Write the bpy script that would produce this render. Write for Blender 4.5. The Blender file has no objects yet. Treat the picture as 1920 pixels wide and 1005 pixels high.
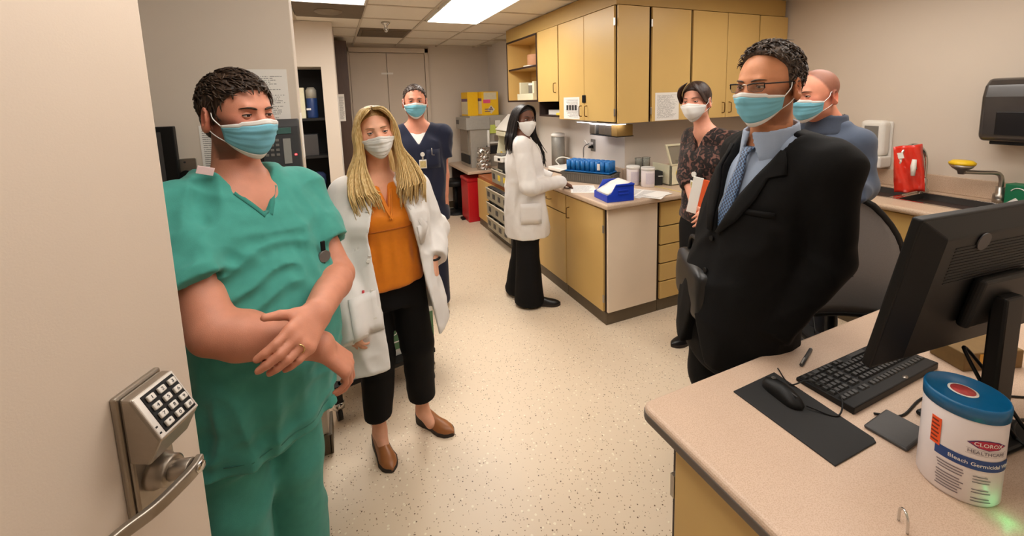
import bpy, bmesh, math, random
import numpy as np
from mathutils import Matrix, Vector
from mathutils.bvhtree import BVHTree
random.seed(7); np.random.seed(7)
sc = bpy.context.scene
col = sc.collection
PI = math.pi
# ------------------------------------------------------------------ camera
FPX, PX, PY, CAMH = 772.0, 960.0, 284.0, 1.65
RW = np.array([[0.91777767, -0.07672412, 0.38961207],
               [-0.39596394, -0.10283243, 0.91249003],
               [-0.02994524, -0.9917353, -0.12475729]])      # camera (x right, y down, z ahead) -> world
cd = bpy.data.cameras.new('camera'); cam = bpy.data.objects.new('camera', cd); col.objects.link(cam)
cd.sensor_fit = 'HORIZONTAL'; cd.sensor_width = 36.0; cd.lens = 36.0 * FPX / 1920
cd.shift_y = -(502.5 - PY) / 1920; cd.clip_start = 0.02; cd.clip_end = 60
M = Matrix.Identity(4)
for r in range(3):
    M[r][0] = RW[r][0]; M[r][1] = -RW[r][1]; M[r][2] = -RW[r][2]
M[2][3] = CAMH
cam.matrix_world = M
sc.camera = cam
def W(px, py, d):
    """photo pixel at depth d metres along the optical axis -> world point"""
    v = RW @ np.array([(px - PX) / FPX * d, (py - PY) / FPX * d, d]); v[2] += CAMH
    return v
# ------------------------------------------------------------------ world, exposure, light level
w = bpy.data.worlds.new('world'); sc.world = w; w.use_nodes = True
w.node_tree.nodes['Background'].inputs[0].default_value = (1.0, 0.92, 0.82, 1)
w.node_tree.nodes['Background'].inputs[1].default_value = 0.15
sc.view_settings.view_transform = 'Standard'; sc.view_settings.look = 'None'
sc.view_settings.gamma = 1.0; sc.view_settings.use_curve_mapping = False
sc.view_settings.exposure = 0.08
TROFFER, TROFFER_FILL = 15.5, 7.2     # emission of the seen ceiling panels and of the added fill panels
LAMP_COL = (1.0, 0.95, 0.885)
# ------------------------------------------------------------------ helpers: tags, meshes
def tag(o, label=None, cat=None, group=None, kind=None):
    if label: o['label'] = label
    if cat: o['category'] = cat
    if group: o['group'] = group
    if kind: o['kind'] = kind
    return o
def empty(name, loc=(0, 0, 0), rz=0.0, label=None, cat=None, group=None):
    o = bpy.data.objects.new(name, None); col.objects.link(o); o.empty_display_size = 0.05
    o.location = loc; o.rotation_euler = (0, 0, rz)
    return tag(o, label, cat, group)
def link(name, me, mats, parent=None):
    o = bpy.data.objects.new(name, me); col.objects.link(o)
    for m in (mats if isinstance(mats, (list, tuple)) else [mats]): me.materials.append(m)
    if parent is not None: o.parent = parent
    return o
def rotm(rx=0, ry=0, rz=0):
    return np.array((Matrix.Rotation(rz, 3, 'Z') @ Matrix.Rotation(ry, 3, 'Y') @ Matrix.Rotation(rx, 3, 'X')))
class MB:
    """collects shapes, builds ONE mesh object"""
    def __init__(s): s.v = []; s.f = []; s.m = []; s.n = 0; s.sm = []
    def add(s, V, F, mi=0, smooth=False):
        V = np.asarray(V, float).reshape(-1, 3)
        s.v.append(V); s.f += [tuple(int(i) + s.n for i in f) for f in F]
        s.m += [mi] * len(F); s.sm += [smooth] * len(F); s.n += len(V); return s
    def box(s, lo, hi, mi=0, R=None, c=None):
        x0, y0, z0 = lo; x1, y1, z1 = hi
        V = np.array([(x, y, z) for x in (x0, x1) for y in (y0, y1) for z in (z0, z1)], float)
        if R is not None:
            cc = np.array(c if c is not None else V.mean(0), float); V = (V - cc) @ np.asarray(R).T + cc
        return s.add(V, [(0, 1, 3, 2), (4, 6, 7, 5), (0, 4, 5, 1), (2, 3, 7, 6), (0, 2, 6, 4), (1, 5, 7, 3)], mi)
    def tube(s, pts, r, n=8, mi=0, caps=True, closed=False, flat=1.0):
        pts = np.asarray(pts, float); k = len(pts)
        rr = np.full(k, r, float) if np.isscalar(r) else np.asarray(r, float)
        T = np.gradient(pts, axis=0)
        if closed: T = np.roll(pts, -1, 0) - np.roll(pts, 1, 0)
        T /= np.linalg.norm(T, axis=1, keepdims=True) + 1e-12
        ref = np.array([0, 0, 1.0]) if abs(T[0][2]) < .9 else np.array([1.0, 0, 0])
        u = np.cross(T[0], ref); u /= np.linalg.norm(u); V = []
        a = np.arange(n) * 2 * PI / n
        for i in range(k):
            u = u - T[i] * (u @ T[i]); u /= np.linalg.norm(u) + 1e-12; b = np.cross(T[i], u)
            V.append(pts[i] + rr[i] * (np.cos(a)[:, None] * u + flat * np.sin(a)[:, None] * b))
        F = []
        for i in range(k if closed else k - 1):
            for j in range(n):
                p, q = i * n, ((i + 1) % k) * n; F.append((p + j, p + (j + 1) % n, q + (j + 1) % n, q + j))
        if caps and not closed: F += [tuple(range(n))[::-1], tuple(range((k - 1) * n, k * n))]
        return s.add(np.concatenate(V), F, mi, True)
    def cyl(s, a, b, r, r2=None, n=20, mi=0):
        a, b = np.asarray(a, float), np.asarray(b, float)
        s.tube([a, b], [r, r if r2 is None else r2], n, mi)
        s.sm[-2:] = [False, False]; return s
    def lathe(s, prof, c=(0, 0, 0), n=28, mi=0, sy=1.0, smooth=True):
        a = np.arange(n) * 2 * PI / n; V = []; F = []
        for r, z in prof: V.append(np.stack([c[0] + r * np.cos(a), c[1] + sy * r * np.sin(a), np.full(n, c[2] + z)], 1))
        for i in range(len(prof) - 1):
            for j in range(n): F.append((i * n + j, i * n + (j + 1) % n, (i + 1) * n + (j + 1) % n, (i + 1) * n + j))
        if prof[0][0] > 1e-5: F.append(tuple(range(n))[::-1])
        if prof[-1][0] > 1e-5: F.append(tuple(range((len(prof) - 1) * n, len(prof) * n)))
        return s.add(np.concatenate(V), F, mi, smooth)
    def prism(s, poly, lo, hi, axis='z', mi=0):
        k = len(poly); V = []
        for h in (lo, hi):
            for p in poly: V.append({'z': (p[0], p[1], h), 'y': (p[0], h, p[1]), 'x': (h, p[0], p[1])}[axis])
        F = [(i, (i + 1) % k, k + (i + 1) % k, k + i) for i in range(k)] + [tuple(range(k))[::-1], tuple(range(k, 2 * k))]
        return s.add(V, F, mi)
    def grid(s, G, mi=0, smooth=True, closed_u=False):
        G = np.asarray(G, float); a, b = G.shape[:2]; F = []
        for i in range(a - (0 if closed_u else 1)):
            for j in range(b - 1): F.append((i * b + j, ((i + 1) % a) * b + j, ((i + 1) % a) * b + j + 1, i * b + j + 1))
        return s.add(G.reshape(-1, 3), F, mi, smooth)
    def mesh(s, name, fix=True):
        me = bpy.data.meshes.new(name)
        me.from_pydata(np.concatenate(s.v).tolist(), [], s.f)
        me.polygons.foreach_set('material_index', s.m); me.polygons.foreach_set('use_smooth', s.sm)
        if fix:
            bm = bmesh.new(); bm.from_mesh(me); bmesh.ops.recalc_face_normals(bm, faces=bm.faces); bm.to_mesh(me); bm.free()
        me.update(); return me
    def build(s, name, mats, parent=None, bevel=0, seg=2, fix=True, solid=0):
        o = link(name, s.mesh(name, fix), mats, parent)
        if solid:
            md = o.modifiers.new('solid', 'SOLIDIFY'); md.thickness = solid; md.offset = 0
        if bevel:
            md = o.modifiers.new('bevel', 'BEVEL'); md.width = bevel; md.segments = seg; md.limit_method = 'ANGLE'; md.angle_limit = .6
        return o
def box(name, lo, hi, mat, parent=None, bevel=.002, **k): return MB().box(lo, hi).build(name, mat, parent, bevel, **k)
def bez(p, n=16):
    """smooth curve through points"""
    p = np.asarray(p, float); q = np.vstack([2 * p[0] - p[1], p, 2 * p[-1] - p[-2]]); out = []
    for i in range(1, len(q) - 2):
        for t in np.linspace(0, 1, n, endpoint=False):
            a, b, c, d = q[i - 1], q[i], q[i + 1], q[i + 2]
            out.append(.5 * (2 * b + (c - a) * t + (2 * a - 5 * b + 4 * c - d) * t * t + (3 * b - a - 3 * c + d) * t ** 3))
    out.append(p[-1]); return np.array(out)
# ------------------------------------------------------------------ materials
def lin(c):
    c = [x / 255 for x in c]; return tuple(x / 12.92 if x <= .04045 else ((x + .055) / 1.055) ** 2.4 for x in c) + (1,)
class NT:
    def __init__(s, m): s.t = m.node_tree; s.n = s.t.nodes; s.b = s.n['Principled BSDF']
    def new(s, typ, **kw):
        nd = s.n.new(typ)
        for k, v in kw.items():
            if k.startswith('i_'):
                key = k[2:]; nd.inputs[int(key) if key.isdigit() else key].default_value = v
            else: setattr(nd, k, v)
        return nd
    def lk(s, a, b): s.t.links.new(a, b)
def mat(name, c, rough=.5, metal=0, var=.06, scale=40, bump=0, bscale=200, spec=.5, coat=0, trans=0, sss=0, emit=0, stretch=None, alpha=1, sheen=0):
    m = bpy.data.materials.new(name); m.use_nodes = True; k = NT(m); b = k.b
    L = lin(c); b.inputs['Base Color'].default_value = L
    b.inputs['Roughness'].default_value = rough; b.inputs['Metallic'].default_value = metal
    b.inputs['Specular IOR Level'].default_value = spec; b.inputs['Coat Weight'].default_value = coat
    b.inputs['Transmission Weight'].default_value = trans; b.inputs['Alpha'].default_value = alpha
    if sheen: b.inputs['Sheen Weight'].default_value = sheen; b.inputs['Sheen Roughness'].default_value = .5
    if sss:
        b.inputs['Subsurface Weight'].default_value = sss; b.inputs['Subsurface Radius'].default_value = (.012, .005, .003)
        b.inputs['Subsurface Scale'].default_value = 1.0
    if emit:
        b.inputs['Emission Color'].default_value = L; b.inputs['Emission Strength'].default_value = emit
    tc = k.new('ShaderNodeTexCoord'); src = tc.outputs['Object']
    if stretch:
        mp = k.new('ShaderNodeMapping'); mp.inputs['Scale'].default_value = stretch; k.lk(src, mp.inputs[0]); src = mp.outputs[0]
    if var:
        nz = k.new('ShaderNodeTexNoise', i_Scale=scale, i_Detail=4.0); k.lk(src, nz.inputs['Vector'])
        mx = k.new('ShaderNodeMix', data_type='RGBA', blend_type='MIX')
        mx.inputs[6].default_value = tuple(x * (1 - var * 1.6) for x in L[:3]) + (1,)
        mx.inputs[7].default_value = tuple(min(1, x * (1 + var * 1.6)) for x in L[:3]) + (1,)
        k.lk(nz.outputs['Fac'], mx.inputs[0]); k.lk(mx.outputs[2], b.inputs['Base Color'])
    if bump:
        nb = k.new('ShaderNodeTexNoise', i_Scale=bscale, i_Detail=3.0); k.lk(src, nb.inputs['Vector'])
        bp = k.new('ShaderNodeBump', i_Strength=bump, i_Distance=.002); k.lk(nb.outputs['Fac'], bp.inputs['Height']); k.lk(bp.outputs[0], b.inputs['Normal'])
    return m
def floor_mat():
    m = mat('floor_vinyl', (228, 208, 182), .36, var=.035, scale=1.6, spec=.45); k = NT(m); b = k.b
    old = b.inputs['Base Color'].links[0].from_socket; tc = k.new('ShaderNodeTexCoord')
    for sc_, thr, gate, c in ((55, .16, .62, (112, 88, 66)), (90, .2, .55, (150, 122, 92)), (40, .2, .6, (243, 230, 206))):
        vo = k.new('ShaderNodeTexVoronoi', i_Scale=float(sc_)); k.lk(tc.outputs['Object'], vo.inputs['Vector'])
        nzw = k.new('ShaderNodeTexNoise', i_Scale=sc_ * 1.5); k.lk(tc.outputs['Object'], nzw.inputs['Vector'])
        ad = k.new('ShaderNodeMath', operation='MULTIPLY_ADD'); ad.inputs[1].default_value = .28
        k.lk(nzw.outputs['Fac'], ad.inputs[0]); k.lk(vo.outputs['Distance'], ad.inputs[2])
        lt = k.new('ShaderNodeMath', operation='LESS_THAN'); lt.inputs[1].default_value = thr + .14; k.lk(ad.outputs[0], lt.inputs[0])
        sx = k.new('ShaderNodeSeparateColor'); k.lk(vo.outputs['Color'], sx.inputs[0])
        g = k.new('ShaderNodeMath', operation='GREATER_THAN'); g.inputs[1].default_value = gate; k.lk(sx.outputs[0], g.inputs[0])
        mu = k.new('ShaderNodeMath', operation='MULTIPLY'); k.lk(lt.outputs[0], mu.inputs[0]); k.lk(g.outputs[0], mu.inputs[1])
        mx = k.new('ShaderNodeMix', data_type='RGBA'); k.lk(mu.outputs[0], mx.inputs[0]); k.lk(old, mx.inputs[6])
        mx.inputs[7].default_value = lin(c); old = mx.outputs[2]
    k.lk(old, b.inputs['Base Color']); return m
def laminate(name, c, c2, s=240):
    m = mat(name, c, .42, var=.05, scale=9, spec=.4); k = NT(m); b = k.b; old = b.inputs['Base Color'].links[0].from_socket
    tc = k.new('ShaderNodeTexCoord'); nz = k.new('ShaderNodeTexNoise', i_Scale=float(s), i_Detail=2.0); k.lk(tc.outputs['Object'], nz.inputs['Vector'])
    cr = k.new('ShaderNodeValToRGB'); cr.color_ramp.elements[0].position = .45; cr.color_ramp.elements[1].position = .62
    cr.color_ramp.elements[0].color = (0, 0, 0, 1); cr.color_ramp.elements[1].color = (1, 1, 1, 1); k.lk(nz.outputs['Fac'], cr.inputs[0])
    mx = k.new('ShaderNodeMix', data_type='RGBA'); k.lk(cr.outputs[0], mx.inputs[0]); k.lk(old, mx.inputs[6]); mx.inputs[7].default_value = lin(c2)
    k.lk(mx.outputs[2], b.inputs['Base Color']); return m
def print_mat(name, rows=26, ink=(60, 58, 60), paper=(232, 228, 222), fill=.62, axis=(0, 2), margin=.08):
    """sheet of printed text lines: flat print on generated coordinates"""
    m = mat(name, paper, .7, var=0); k = NT(m); b = k.b; tc = k.new('ShaderNodeTexCoord'); sp = k.new('ShaderNodeSeparateXYZ'); k.lk(tc.outputs['Generated'], sp.inputs[0])
    U, V = sp.outputs[axis[0]], sp.outputs[axis[1]]
    def mth(op, a, bb=None, c=None):
        n = k.new('ShaderNodeMath', operation=op)
        for i, x in enumerate((a, bb, c)):
            if x is None: continue
            if isinstance(x, (int, float)): n.inputs[i].default_value = x
            else: k.lk(x, n.inputs[i])
        return n.outputs[0]
    r = mth('MULTIPLY', V, float(rows)); fr = mth('FRACT', r); fl = mth('FLOOR', r)
    line = mth('LESS_THAN', fr, .5)
    cb = k.new('ShaderNodeCombineXYZ'); k.lk(mth('MULTIPLY', U, 30.0), cb.inputs[0]); k.lk(fl, cb.inputs[1])
    nz = k.new('ShaderNodeTexNoise', i_Scale=1.3, i_Detail=1.0); k.lk(cb.outputs[0], nz.inputs['Vector'])
    word = mth('LESS_THAN', nz.outputs['Fac'], fill)
    cb2 = k.new('ShaderNodeCombineXYZ'); k.lk(fl, cb2.inputs[0]); nz2 = k.new('ShaderNodeTexWhiteNoise', noise_dimensions='3D'); k.lk(cb2.outputs[0], nz2.inputs['Vector'])
    endx = mth('LESS_THAN', U, mth('MULTIPLY_ADD', nz2.outputs['Value'], .35, .6))
    inn = mth('MULTIPLY', mth('MULTIPLY', mth('GREATER_THAN', U, margin), mth('LESS_THAN', U, 1 - margin)), mth('MULTIPLY', mth('GREATER_THAN', V, margin), mth('LESS_THAN', V, 1 - margin)))
    fac = mth('MULTIPLY', mth('MULTIPLY', mth('MULTIPLY', line, word), mth('MULTIPLY', endx, inn)), .62)
    mx = k.new('ShaderNodeMix', data_type='RGBA'); k.lk(fac, mx.inputs[0]); mx.inputs[6].default_value = lin(paper); mx.inputs[7].default_value = lin(ink)
    k.lk(mx.outputs[2], b.inputs['Base Color']); return m
m_wall = mat('wall_paint', (212, 199, 184), .75, var=.02, scale=3, bump=.06, bscale=260)
m_door = mat('door_paint', (212, 196, 180), .5, var=.02, scale=3, bump=.08, bscale=300)
m_wallw = mat('wall_paint_lit_pale', (224, 216, 208), .7, var=.02, scale=3, bump=.05, bscale=260)  # lamplight put into the wall colour; also the white back of the shelf niche
m_backdoor = mat('back_door_paint', (204, 190, 174), .6, var=.03, scale=4)
m_ceil = mat('ceiling_tile', (226, 218, 204), .9, var=.04, scale=90, bump=.35, bscale=420)
m_grid = mat('ceiling_grid', (196, 184, 166), .5, var=.02)
m_floor = floor_mat()
m_yel = mat('mustard_laminate', (212, 176, 108), .38, var=.03, scale=5, spec=.45)
m_beige = mat('beige_laminate', (240, 220, 196), .45, var=.03, scale=6)
m_dark = mat('dark_brown_edge', (46, 28, 22), .5, var=.1)
m_toe = mat('toe_vinyl', (92, 78, 58), .45, var=.12, scale=14)
m_top = laminate('worktop_laminate', (206, 182, 158), (190, 162, 138))
m_desk = laminate('desk_laminate', (208, 182, 160), (194, 165, 142), 380)
m_steel = mat('brushed_steel', (176, 170, 162), .32, .95, var=.06, scale=60)
m_chrome = mat('chrome', (205, 203, 200), .14, 1, var=0)
m_black = mat('black_plastic', (13, 12, 12), .48, var=.12, scale=90, spec=.3)
m_black2 = mat('matte_black', (26, 25, 25), .7, var=.1, scale=120)
m_grey = mat('grey_plastic', (120, 116, 110), .5, var=.05)
m_dgrey = mat('dark_grey_plastic', (62, 60, 60), .5, var=.06)
m_white = mat('white_plastic', (228, 224, 216), .42, var=.02)
m_cream = mat('cream_plastic', (226, 220, 190), .4, var=.03)
m_paper = mat('white_paper', (232, 228, 222), .75, var=.02, scale=20)
m_bronze = mat('bronze_handle', (120, 92, 52), .35, .8, var=.05)
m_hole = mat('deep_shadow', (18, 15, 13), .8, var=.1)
m_red = mat('red_plastic', (190, 20, 30), .38, var=.05)
m_glass = mat('clear_glass', (235, 240, 238), .05, var=0, trans=.95)
m_lamp = mat('lamp_diffuser', (255, 250, 238), .5, var=0)
k_ = NT(m_lamp); k_.b.inputs['Emission Color'].default_value = LAMP_COL + (1,); k_.b.inputs['Emission Strength'].default_value = TROFFER
m_print = print_mat('printed_sheet'); m_print2 = print_mat('printed_sheet_dense', 40, fill=.55)
m_prints = print_mat('printed_sheet_side', 22, axis=(1, 2)); m_printf = print_mat('printed_sheet_flat', 30, axis=(0, 1))
m_lamp_fill = m_lamp.copy(); NT(m_lamp_fill).b.inputs['Emission Strength'].default_value = TROFFER_FILL  # dimmer diffuser for the added fill panels
def text_mesh(s, size=.02, extrude=.0004, align='CENTER'):
    cu = bpy.data.curves.new('t', 'FONT'); cu.body = s; cu.size = size; cu.extrude = extrude; cu.align_x = align; cu.align_y = 'CENTER'; cu.resolution_u = 3
    o = bpy.data.objects.new('t', cu); col.objects.link(o); dg = bpy.context.evaluated_depsgraph_get()
    me = bpy.data.meshes.new_from_object(o.evaluated_get(dg)); bpy.data.objects.remove(o); bpy.data.curves.remove(cu); me.materials.clear(); return me
def text(name, s, size, M4, mt, parent, extrude=.0004, wrap=None, align='CENTER'):
    me = text_mesh(s, size, extrude, align)
    if wrap:
        for v in me.vertices: v.co = wrap(v.co)
    o = link(name, me, mt, parent)
    if M4 is not None: o.matrix_basis = M4
    return o
def frame(o, x, y, loc):
    x = Vector(x).normalized(); z = x.cross(Vector(y)).normalized(); y = z.cross(x)
    Mx = Matrix((x, y, z)).transposed().to_4x4(); Mx.translation = loc; return Mx
# ================================================================== the setting
CZ = 2.465; XL, XR, YB = -1.35, 3.88, 6.2; XI, YI = 2.28, 2.86
S = lambda o, l=None: tag(o, l, kind='structure')
fl = S(box('floor', (-3, -2.4, -.06), (4.2, 6.4, 0), m_floor, bevel=0), 'cream vinyl floor with brown specks')
ce = S(box('ceiling', (-3, -2.4, CZ + .022), (4.2, 6.4, CZ + .1), m_ceil, bevel=0), 'suspended ceiling of square tiles')
GX0, GY0, GS = .31, 4.275, .578                     # tile lattice measured off the photograph
troff = [(.92, 3.125), (-.246, 2.54), (.92, .81), (2.66, .81), (-.24, .23), (.92, -1.5), (1.79, .23)]  # first pair is in view, the rest are added out of view as fill
def in_light(x, y):
    for a, b in troff:
        if a - .06 < x - .28 < a + .3 and b - .1 < y - .28 < b + .75: return True
    return (-.25 < x < .31 and 3.70 < y < 4.28)
tile = MB().box((-GS / 2 + .011, -GS / 2 + .011, -.008), (GS / 2 - .011, GS / 2 - .011, .012)).mesh('ceiling_tile')
tile.materials.append(m_ceil)
for i in range(-4, 7):
    for j in range(-10, 4):
        x, y = GX0 + (i + .5) * GS, GY0 + (j + .5) * GS
        if x - .2 > XR or x + .2 < XL or y + .2 > YB + .15 or y < -2.2: continue
        if (x > XI and y > YI) or in_light(x, y): continue
        o = bpy.data.objects.new('ceiling_tile', tile); col.objects.link(o); o.parent = ce; o.location = (x, y, CZ + .012)
for i in range(-3, 8):
    o = box('grid_bar', (GX0 + i * GS - .011, -2.2, CZ - .004), (GX0 + i * GS + .011, YB, CZ + .022), m_grid, ce, bevel=0)
for j in range(-11, 4):
    o = box('grid_bar', (-2.9, GY0 + j * GS - .011, CZ - .004), (XR, GY0 + j * GS + .011, CZ + .021), m_grid, ce, bevel=0)
# outer walls
S(MB().box((-1.6, YB, 0), (XI + .2, YB + .12, CZ + .05)).build('wall_back', m_wall), 'far beige wall behind the double door')
S(box('wall_right', (XR, -.1, 0), (XR + .12, YI + .2, CZ + .05), m_wall, bevel=0), 'beige wall behind the sinks')
S(MB().prism([(XI, YI), (XR + .1, YI), (XR + .1, YB + .1), (XI, YB + .1)], 0, CZ + .05).build('wall_corner', [m_wallw, m_wall]), 'wall corner behind the wall cabinets, lamp-lit side painted paler')
for f_ in bpy.data.objects['wall_corner'].data.polygons: f_.material_index = 1 if f_.normal.y < -.5 else 0  # lamp-lit face coloured paler, shaded face under the cabinets darker
S(box('wall_left', (XL - .12, -.1, 0), (XL, 6.3, CZ + .05), m_wall, bevel=0), 'left wall')
S(box('wall_front', (.36, -.12, 0), (XR, .02, CZ + .05), m_wall, bevel=0), 'wall beside the doorway')
S(box('wall_lintel', (-.86, -.12, 2.16), (.36, .02, CZ + .05), m_wall, bevel=0), 'wall above the doorway')
S(box('wall_doorside', (XL, -.12, 0), (-.86, .02, CZ + .05), m_wall, bevel=0), 'wall left of the doorway')
S(box('wall_corridor', (-3, -2.4, 0), (4.2, -2.28, CZ + .05), m_wall, bevel=0), 'corridor wall')
S(box('wall_partition', (XL, 2.0, 0), (-.138, 2.14, CZ + .02), m_wall, bevel=.003), 'beige partition wall behind the man in green scrubs')
S(box('trim_1', (XL, 1.985, 0), (-.13, 2.0, .1), m_toe, bevel=.002), 'vinyl cove base of the partition')
S(box('trim_2', (-.138, 1.985, 0), (-.124, 2.15, .1), m_toe, bevel=.002), 'vinyl cove base of the partition end')
# column wall with a dark shelf opening
cw = MB(); cy0, cy1 = 4.55, 4.95
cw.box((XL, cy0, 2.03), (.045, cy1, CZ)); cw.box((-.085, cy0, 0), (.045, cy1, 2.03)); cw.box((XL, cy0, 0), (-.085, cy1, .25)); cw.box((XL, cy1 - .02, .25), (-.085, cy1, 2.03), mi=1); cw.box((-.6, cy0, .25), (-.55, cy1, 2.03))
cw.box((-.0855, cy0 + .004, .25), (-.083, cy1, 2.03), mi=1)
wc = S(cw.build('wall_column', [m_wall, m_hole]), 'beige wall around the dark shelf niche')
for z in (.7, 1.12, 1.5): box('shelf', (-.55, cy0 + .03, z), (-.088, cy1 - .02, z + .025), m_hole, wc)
S(box('wall_alcove', (.045, 5.0, 0), (.06, YB, CZ), m_wall, bevel=0), 'alcove wall beyond the column')
tag(box('storage_cabinet', (.065, 5.5, .02), (.2, YB - .005, 2.42), mat('dark_walnut', (70, 48, 36), .5, var=.2, scale=12, stretch=(6, 6, .6)), bevel=.004),
    'dark brown tall cabinet side beside the far double door', 'cabinet')
# far double door
d2 = S(MB().box((.19, YB - .05, 0), (.245, YB, 2.43)).box((1.28, YB - .05, 0), (1.335, YB, 2.43)).box((.19, YB - .05, 2.365), (1.335, YB, 2.43)).build('door_2', m_backdoor, bevel=.004), 'far double door in a painted frame')
for a, b in ((.25, .737), (.743, 1.275)):
    box('door_leaf', (a, YB - .032, .012), (b, YB - .006, 2.357), m_backdoor, d2, bevel=.003)
tag(box('door_label', (.66, YB - .036, 2.06), (.82, YB - .033, 2.085), m_paper, d2, bevel=0), 'white strip label')
MB().cyl((.78, YB - .035, 1.0), (.78, YB - .09, 1.0), .025).build('door_knob', m_steel, d2)
S(box('trim_3', (1.34, YB - .012, 0), (XI, YB, .1), m_toe), 'vinyl cove base on the far wall')
# ceiling lights: the seen panels, then unseen ones added to brighten the near room
LG = 'fluorescent ceiling light panels'
labs = ['lit fluorescent panel in the ceiling near the wall cabinets', 'lit fluorescent panel next to the dark ceiling vent', 'added fluorescent fill panel above the floor by the desk', 'added fluorescent fill panel above the sinks', 'added fluorescent fill panel above the open door', 'added fluorescent fill panel in the corridor', 'added fluorescent fill panel above the desk']
for i_, ((a, b), lb) in enumerate(zip(troff, labs)):
    t = empty('ceiling_light', (a, b, CZ), 0, lb, 'light', LG); wd, ln = .55, 1.15
    MB().box((0, 0, -.012), (.015, ln, .02)).box((wd - .015, 0, -.012), (wd, ln, .02)).box((.015, 0, -.012), (wd - .015, .015, .02)).box((.015, ln - .015, -.012), (wd - .015, ln, .02)).build('light_frame', m_white, t)
    MB().box((.015, .015, -.006), (wd - .015, ln - .015, .0)).build('diffuser', m_lamp if i_ < 2 else m_lamp_fill, t)
# vents and sprinkler
m_vent = mat('vent_grey', (106, 92, 74), .7, var=.12, scale=30)
v = empty('ceiling_vent', (.02, 3.99, CZ), 0, 'grey return-air vent panel behind the ceiling light', 'vent')
box('vent_panel', (-.265, -.285, -.012), (.285, .285, .004), m_vent, v)
MB().lathe([(.0, -.03), (.09, -.028), (.11, -.018), (.115, -.012)], n=32).build('vent_disc', mat('vent_disc', (122, 108, 90), .6), v)
v = empty('ceiling_vent', (.6, 5.1, CZ), 0, 'dark smudged ceiling vent behind the sprinkler head', 'vent')
box('vent_panel', (-.275, -.27, -.01), (.275, .27, .004), m_vent, v)
for q in range(9): box('louvre', (-.24, -.22 + q * .05, -.018), (.24, -.19 + q * .05, -.01), m_vent, v, bevel=0)
sp = empty('sprinkler_head', (.55, 4.45, CZ), 0, 'chrome fire sprinkler head hanging from the ceiling', 'sprinkler')
MB().lathe([(.045, -.003), (.04, -.012), (.02, -.03), (.014, -.055)], n=24).build('escutcheon', m_chrome, sp)
MB().cyl((0, 0, -.05), (0, 0, -.085), .008).lathe([(.004, -.085), (.018, -.09), (.018, -.094), (.0, -.1)], n=16).build('nozzle', m_chrome, sp)
for s_ in (-1, 1): MB().tube(bez([(s_ * .012, 0, -.05), (s_ * .02, 0, -.07), (s_ * .006, 0, -.088)], 5), .003, 6).build('frame_arm', m_chrome, sp)
# ------------------------------------------------------------------ near door with keypad lock
DA = math.radians(25); dd = np.array([math.sin(DA), math.cos(DA), 0]); DE = np.array([-.318, 1.003, 0])      # free edge
DW = 1.07; hinge = DE - dd * DW
d1 = S(empty('door_1', tuple(hinge), -DA), 'open beige door with a keypad lock')   # local +y runs to the free edge, +x faces the camera
MB().box((-.045, .003, .012), (0, DW, 2.13)).build('door_leaf', m_door, d1, bevel=.003)
for z in (.3, 1.05, 1.85): MB().cyl((-.01, 0, z), (-.01, 0, z + .1), .009).build('hinge', m_steel, d1)
lk = bpy.data.objects.new('keypad_lock', None); col.objects.link(lk); lk.parent = d1; lk.location = (0, DW - .117, 1.0)
m_lock = mat('satin_nickel', (158, 148, 136), .34, .85, var=.05, scale=80)
pl = [(-.044, -.075), (.044, -.075), (.044, .17), (-.044, .17)]
b_ = MB().prism([(y, z) for y, z in pl], 0, .012, 'x'); b_.prism([(-.039, -.07), (.039, -.07), (.039, .165), (-.039, .165)], .012, .02, 'x')
b_.build('back_plate', m_lock, lk, bevel=.004)
# wedge housing: tilted face that carries the keys
hz0, hz1 = .055, .165; x0, x1 = .02, .078
hv = [(x0 - .004, hz0 - .01), (x1 - .026, hz0 - .012), (x1, hz0 + .035), (x0 + .014, hz1), (x0 - .004, hz1)]
MB().prism([(a, b) for a, b in hv], -.041, .041, 'y').build('keypad_housing', m_lock, lk, bevel=.004)
n0 = np.array([x1, 0, hz0 + .035]); n1 = np.array([x0 + .014, 0, hz1]); up_ = (n1 - n0) / np.linalg.norm(n1 - n0); nrm = np.array([up_[2], 0, -up_[0]]); cc = (n0 + n1) / 2
L2 = np.linalg.norm(n1 - n0)
# local frame of the face: across = +y (towards the free edge), up = up_
def facept(u, v_, h): return cc + np.array([0, 1, 0]) * u + up_ * v_ + nrm * h
def face_box(u0, u1, v0, v1, h0, h1):
    return MB().add([facept(u, v_, h) for u in (u0, u1) for v_ in (v0, v1) for h in (h0, h1)], [(0, 1, 3, 2), (4, 6, 7, 5), (0, 4, 5, 1), (2, 3, 7, 6), (0, 2, 6, 4), (1, 5, 7, 3)])
face_box(-.04, .04, -L2 / 2 + .001, L2 / 2 - .001, -.001, .003).build('keypad_bezel', mat('pale_nickel', (205, 198, 190), .35, .6), lk, bevel=.003)
face_box(-.029, .036, -L2 / 2 + .006, L2 / 2 - .006, .002, .0042).build('keypad_panel', m_black, lk, bevel=.002)
m_key = mat('key_white', (214, 208, 200), .4, .2)
keys = ['1', '2', '3', '4', '5', '6', '7', '8', '9', '*', '0', '#']
for q, s_ in enumerate(keys):
    u = -.0175 + (q % 3) * .021; v_ = L2 / 2 - .017 - (q // 3) * (L2 - .034) / 3
    kb = face_box(u - .0068, u + .0068, v_ - .0058, v_ + .0058, .004, .0095).build('key', m_key, lk, bevel=.0018)
    t_ = text('digit', s_, .009, frame(None, (0, 1, 0), tuple(up_), Vector(facept(u, v_, .0096))), m_black, lk)
for q in (-.012, .0): face_box(-.037, -.034, q - .0015 - .02, q + .0015 - .02, .002, .004).build('indicator', m_black, lk)
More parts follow.
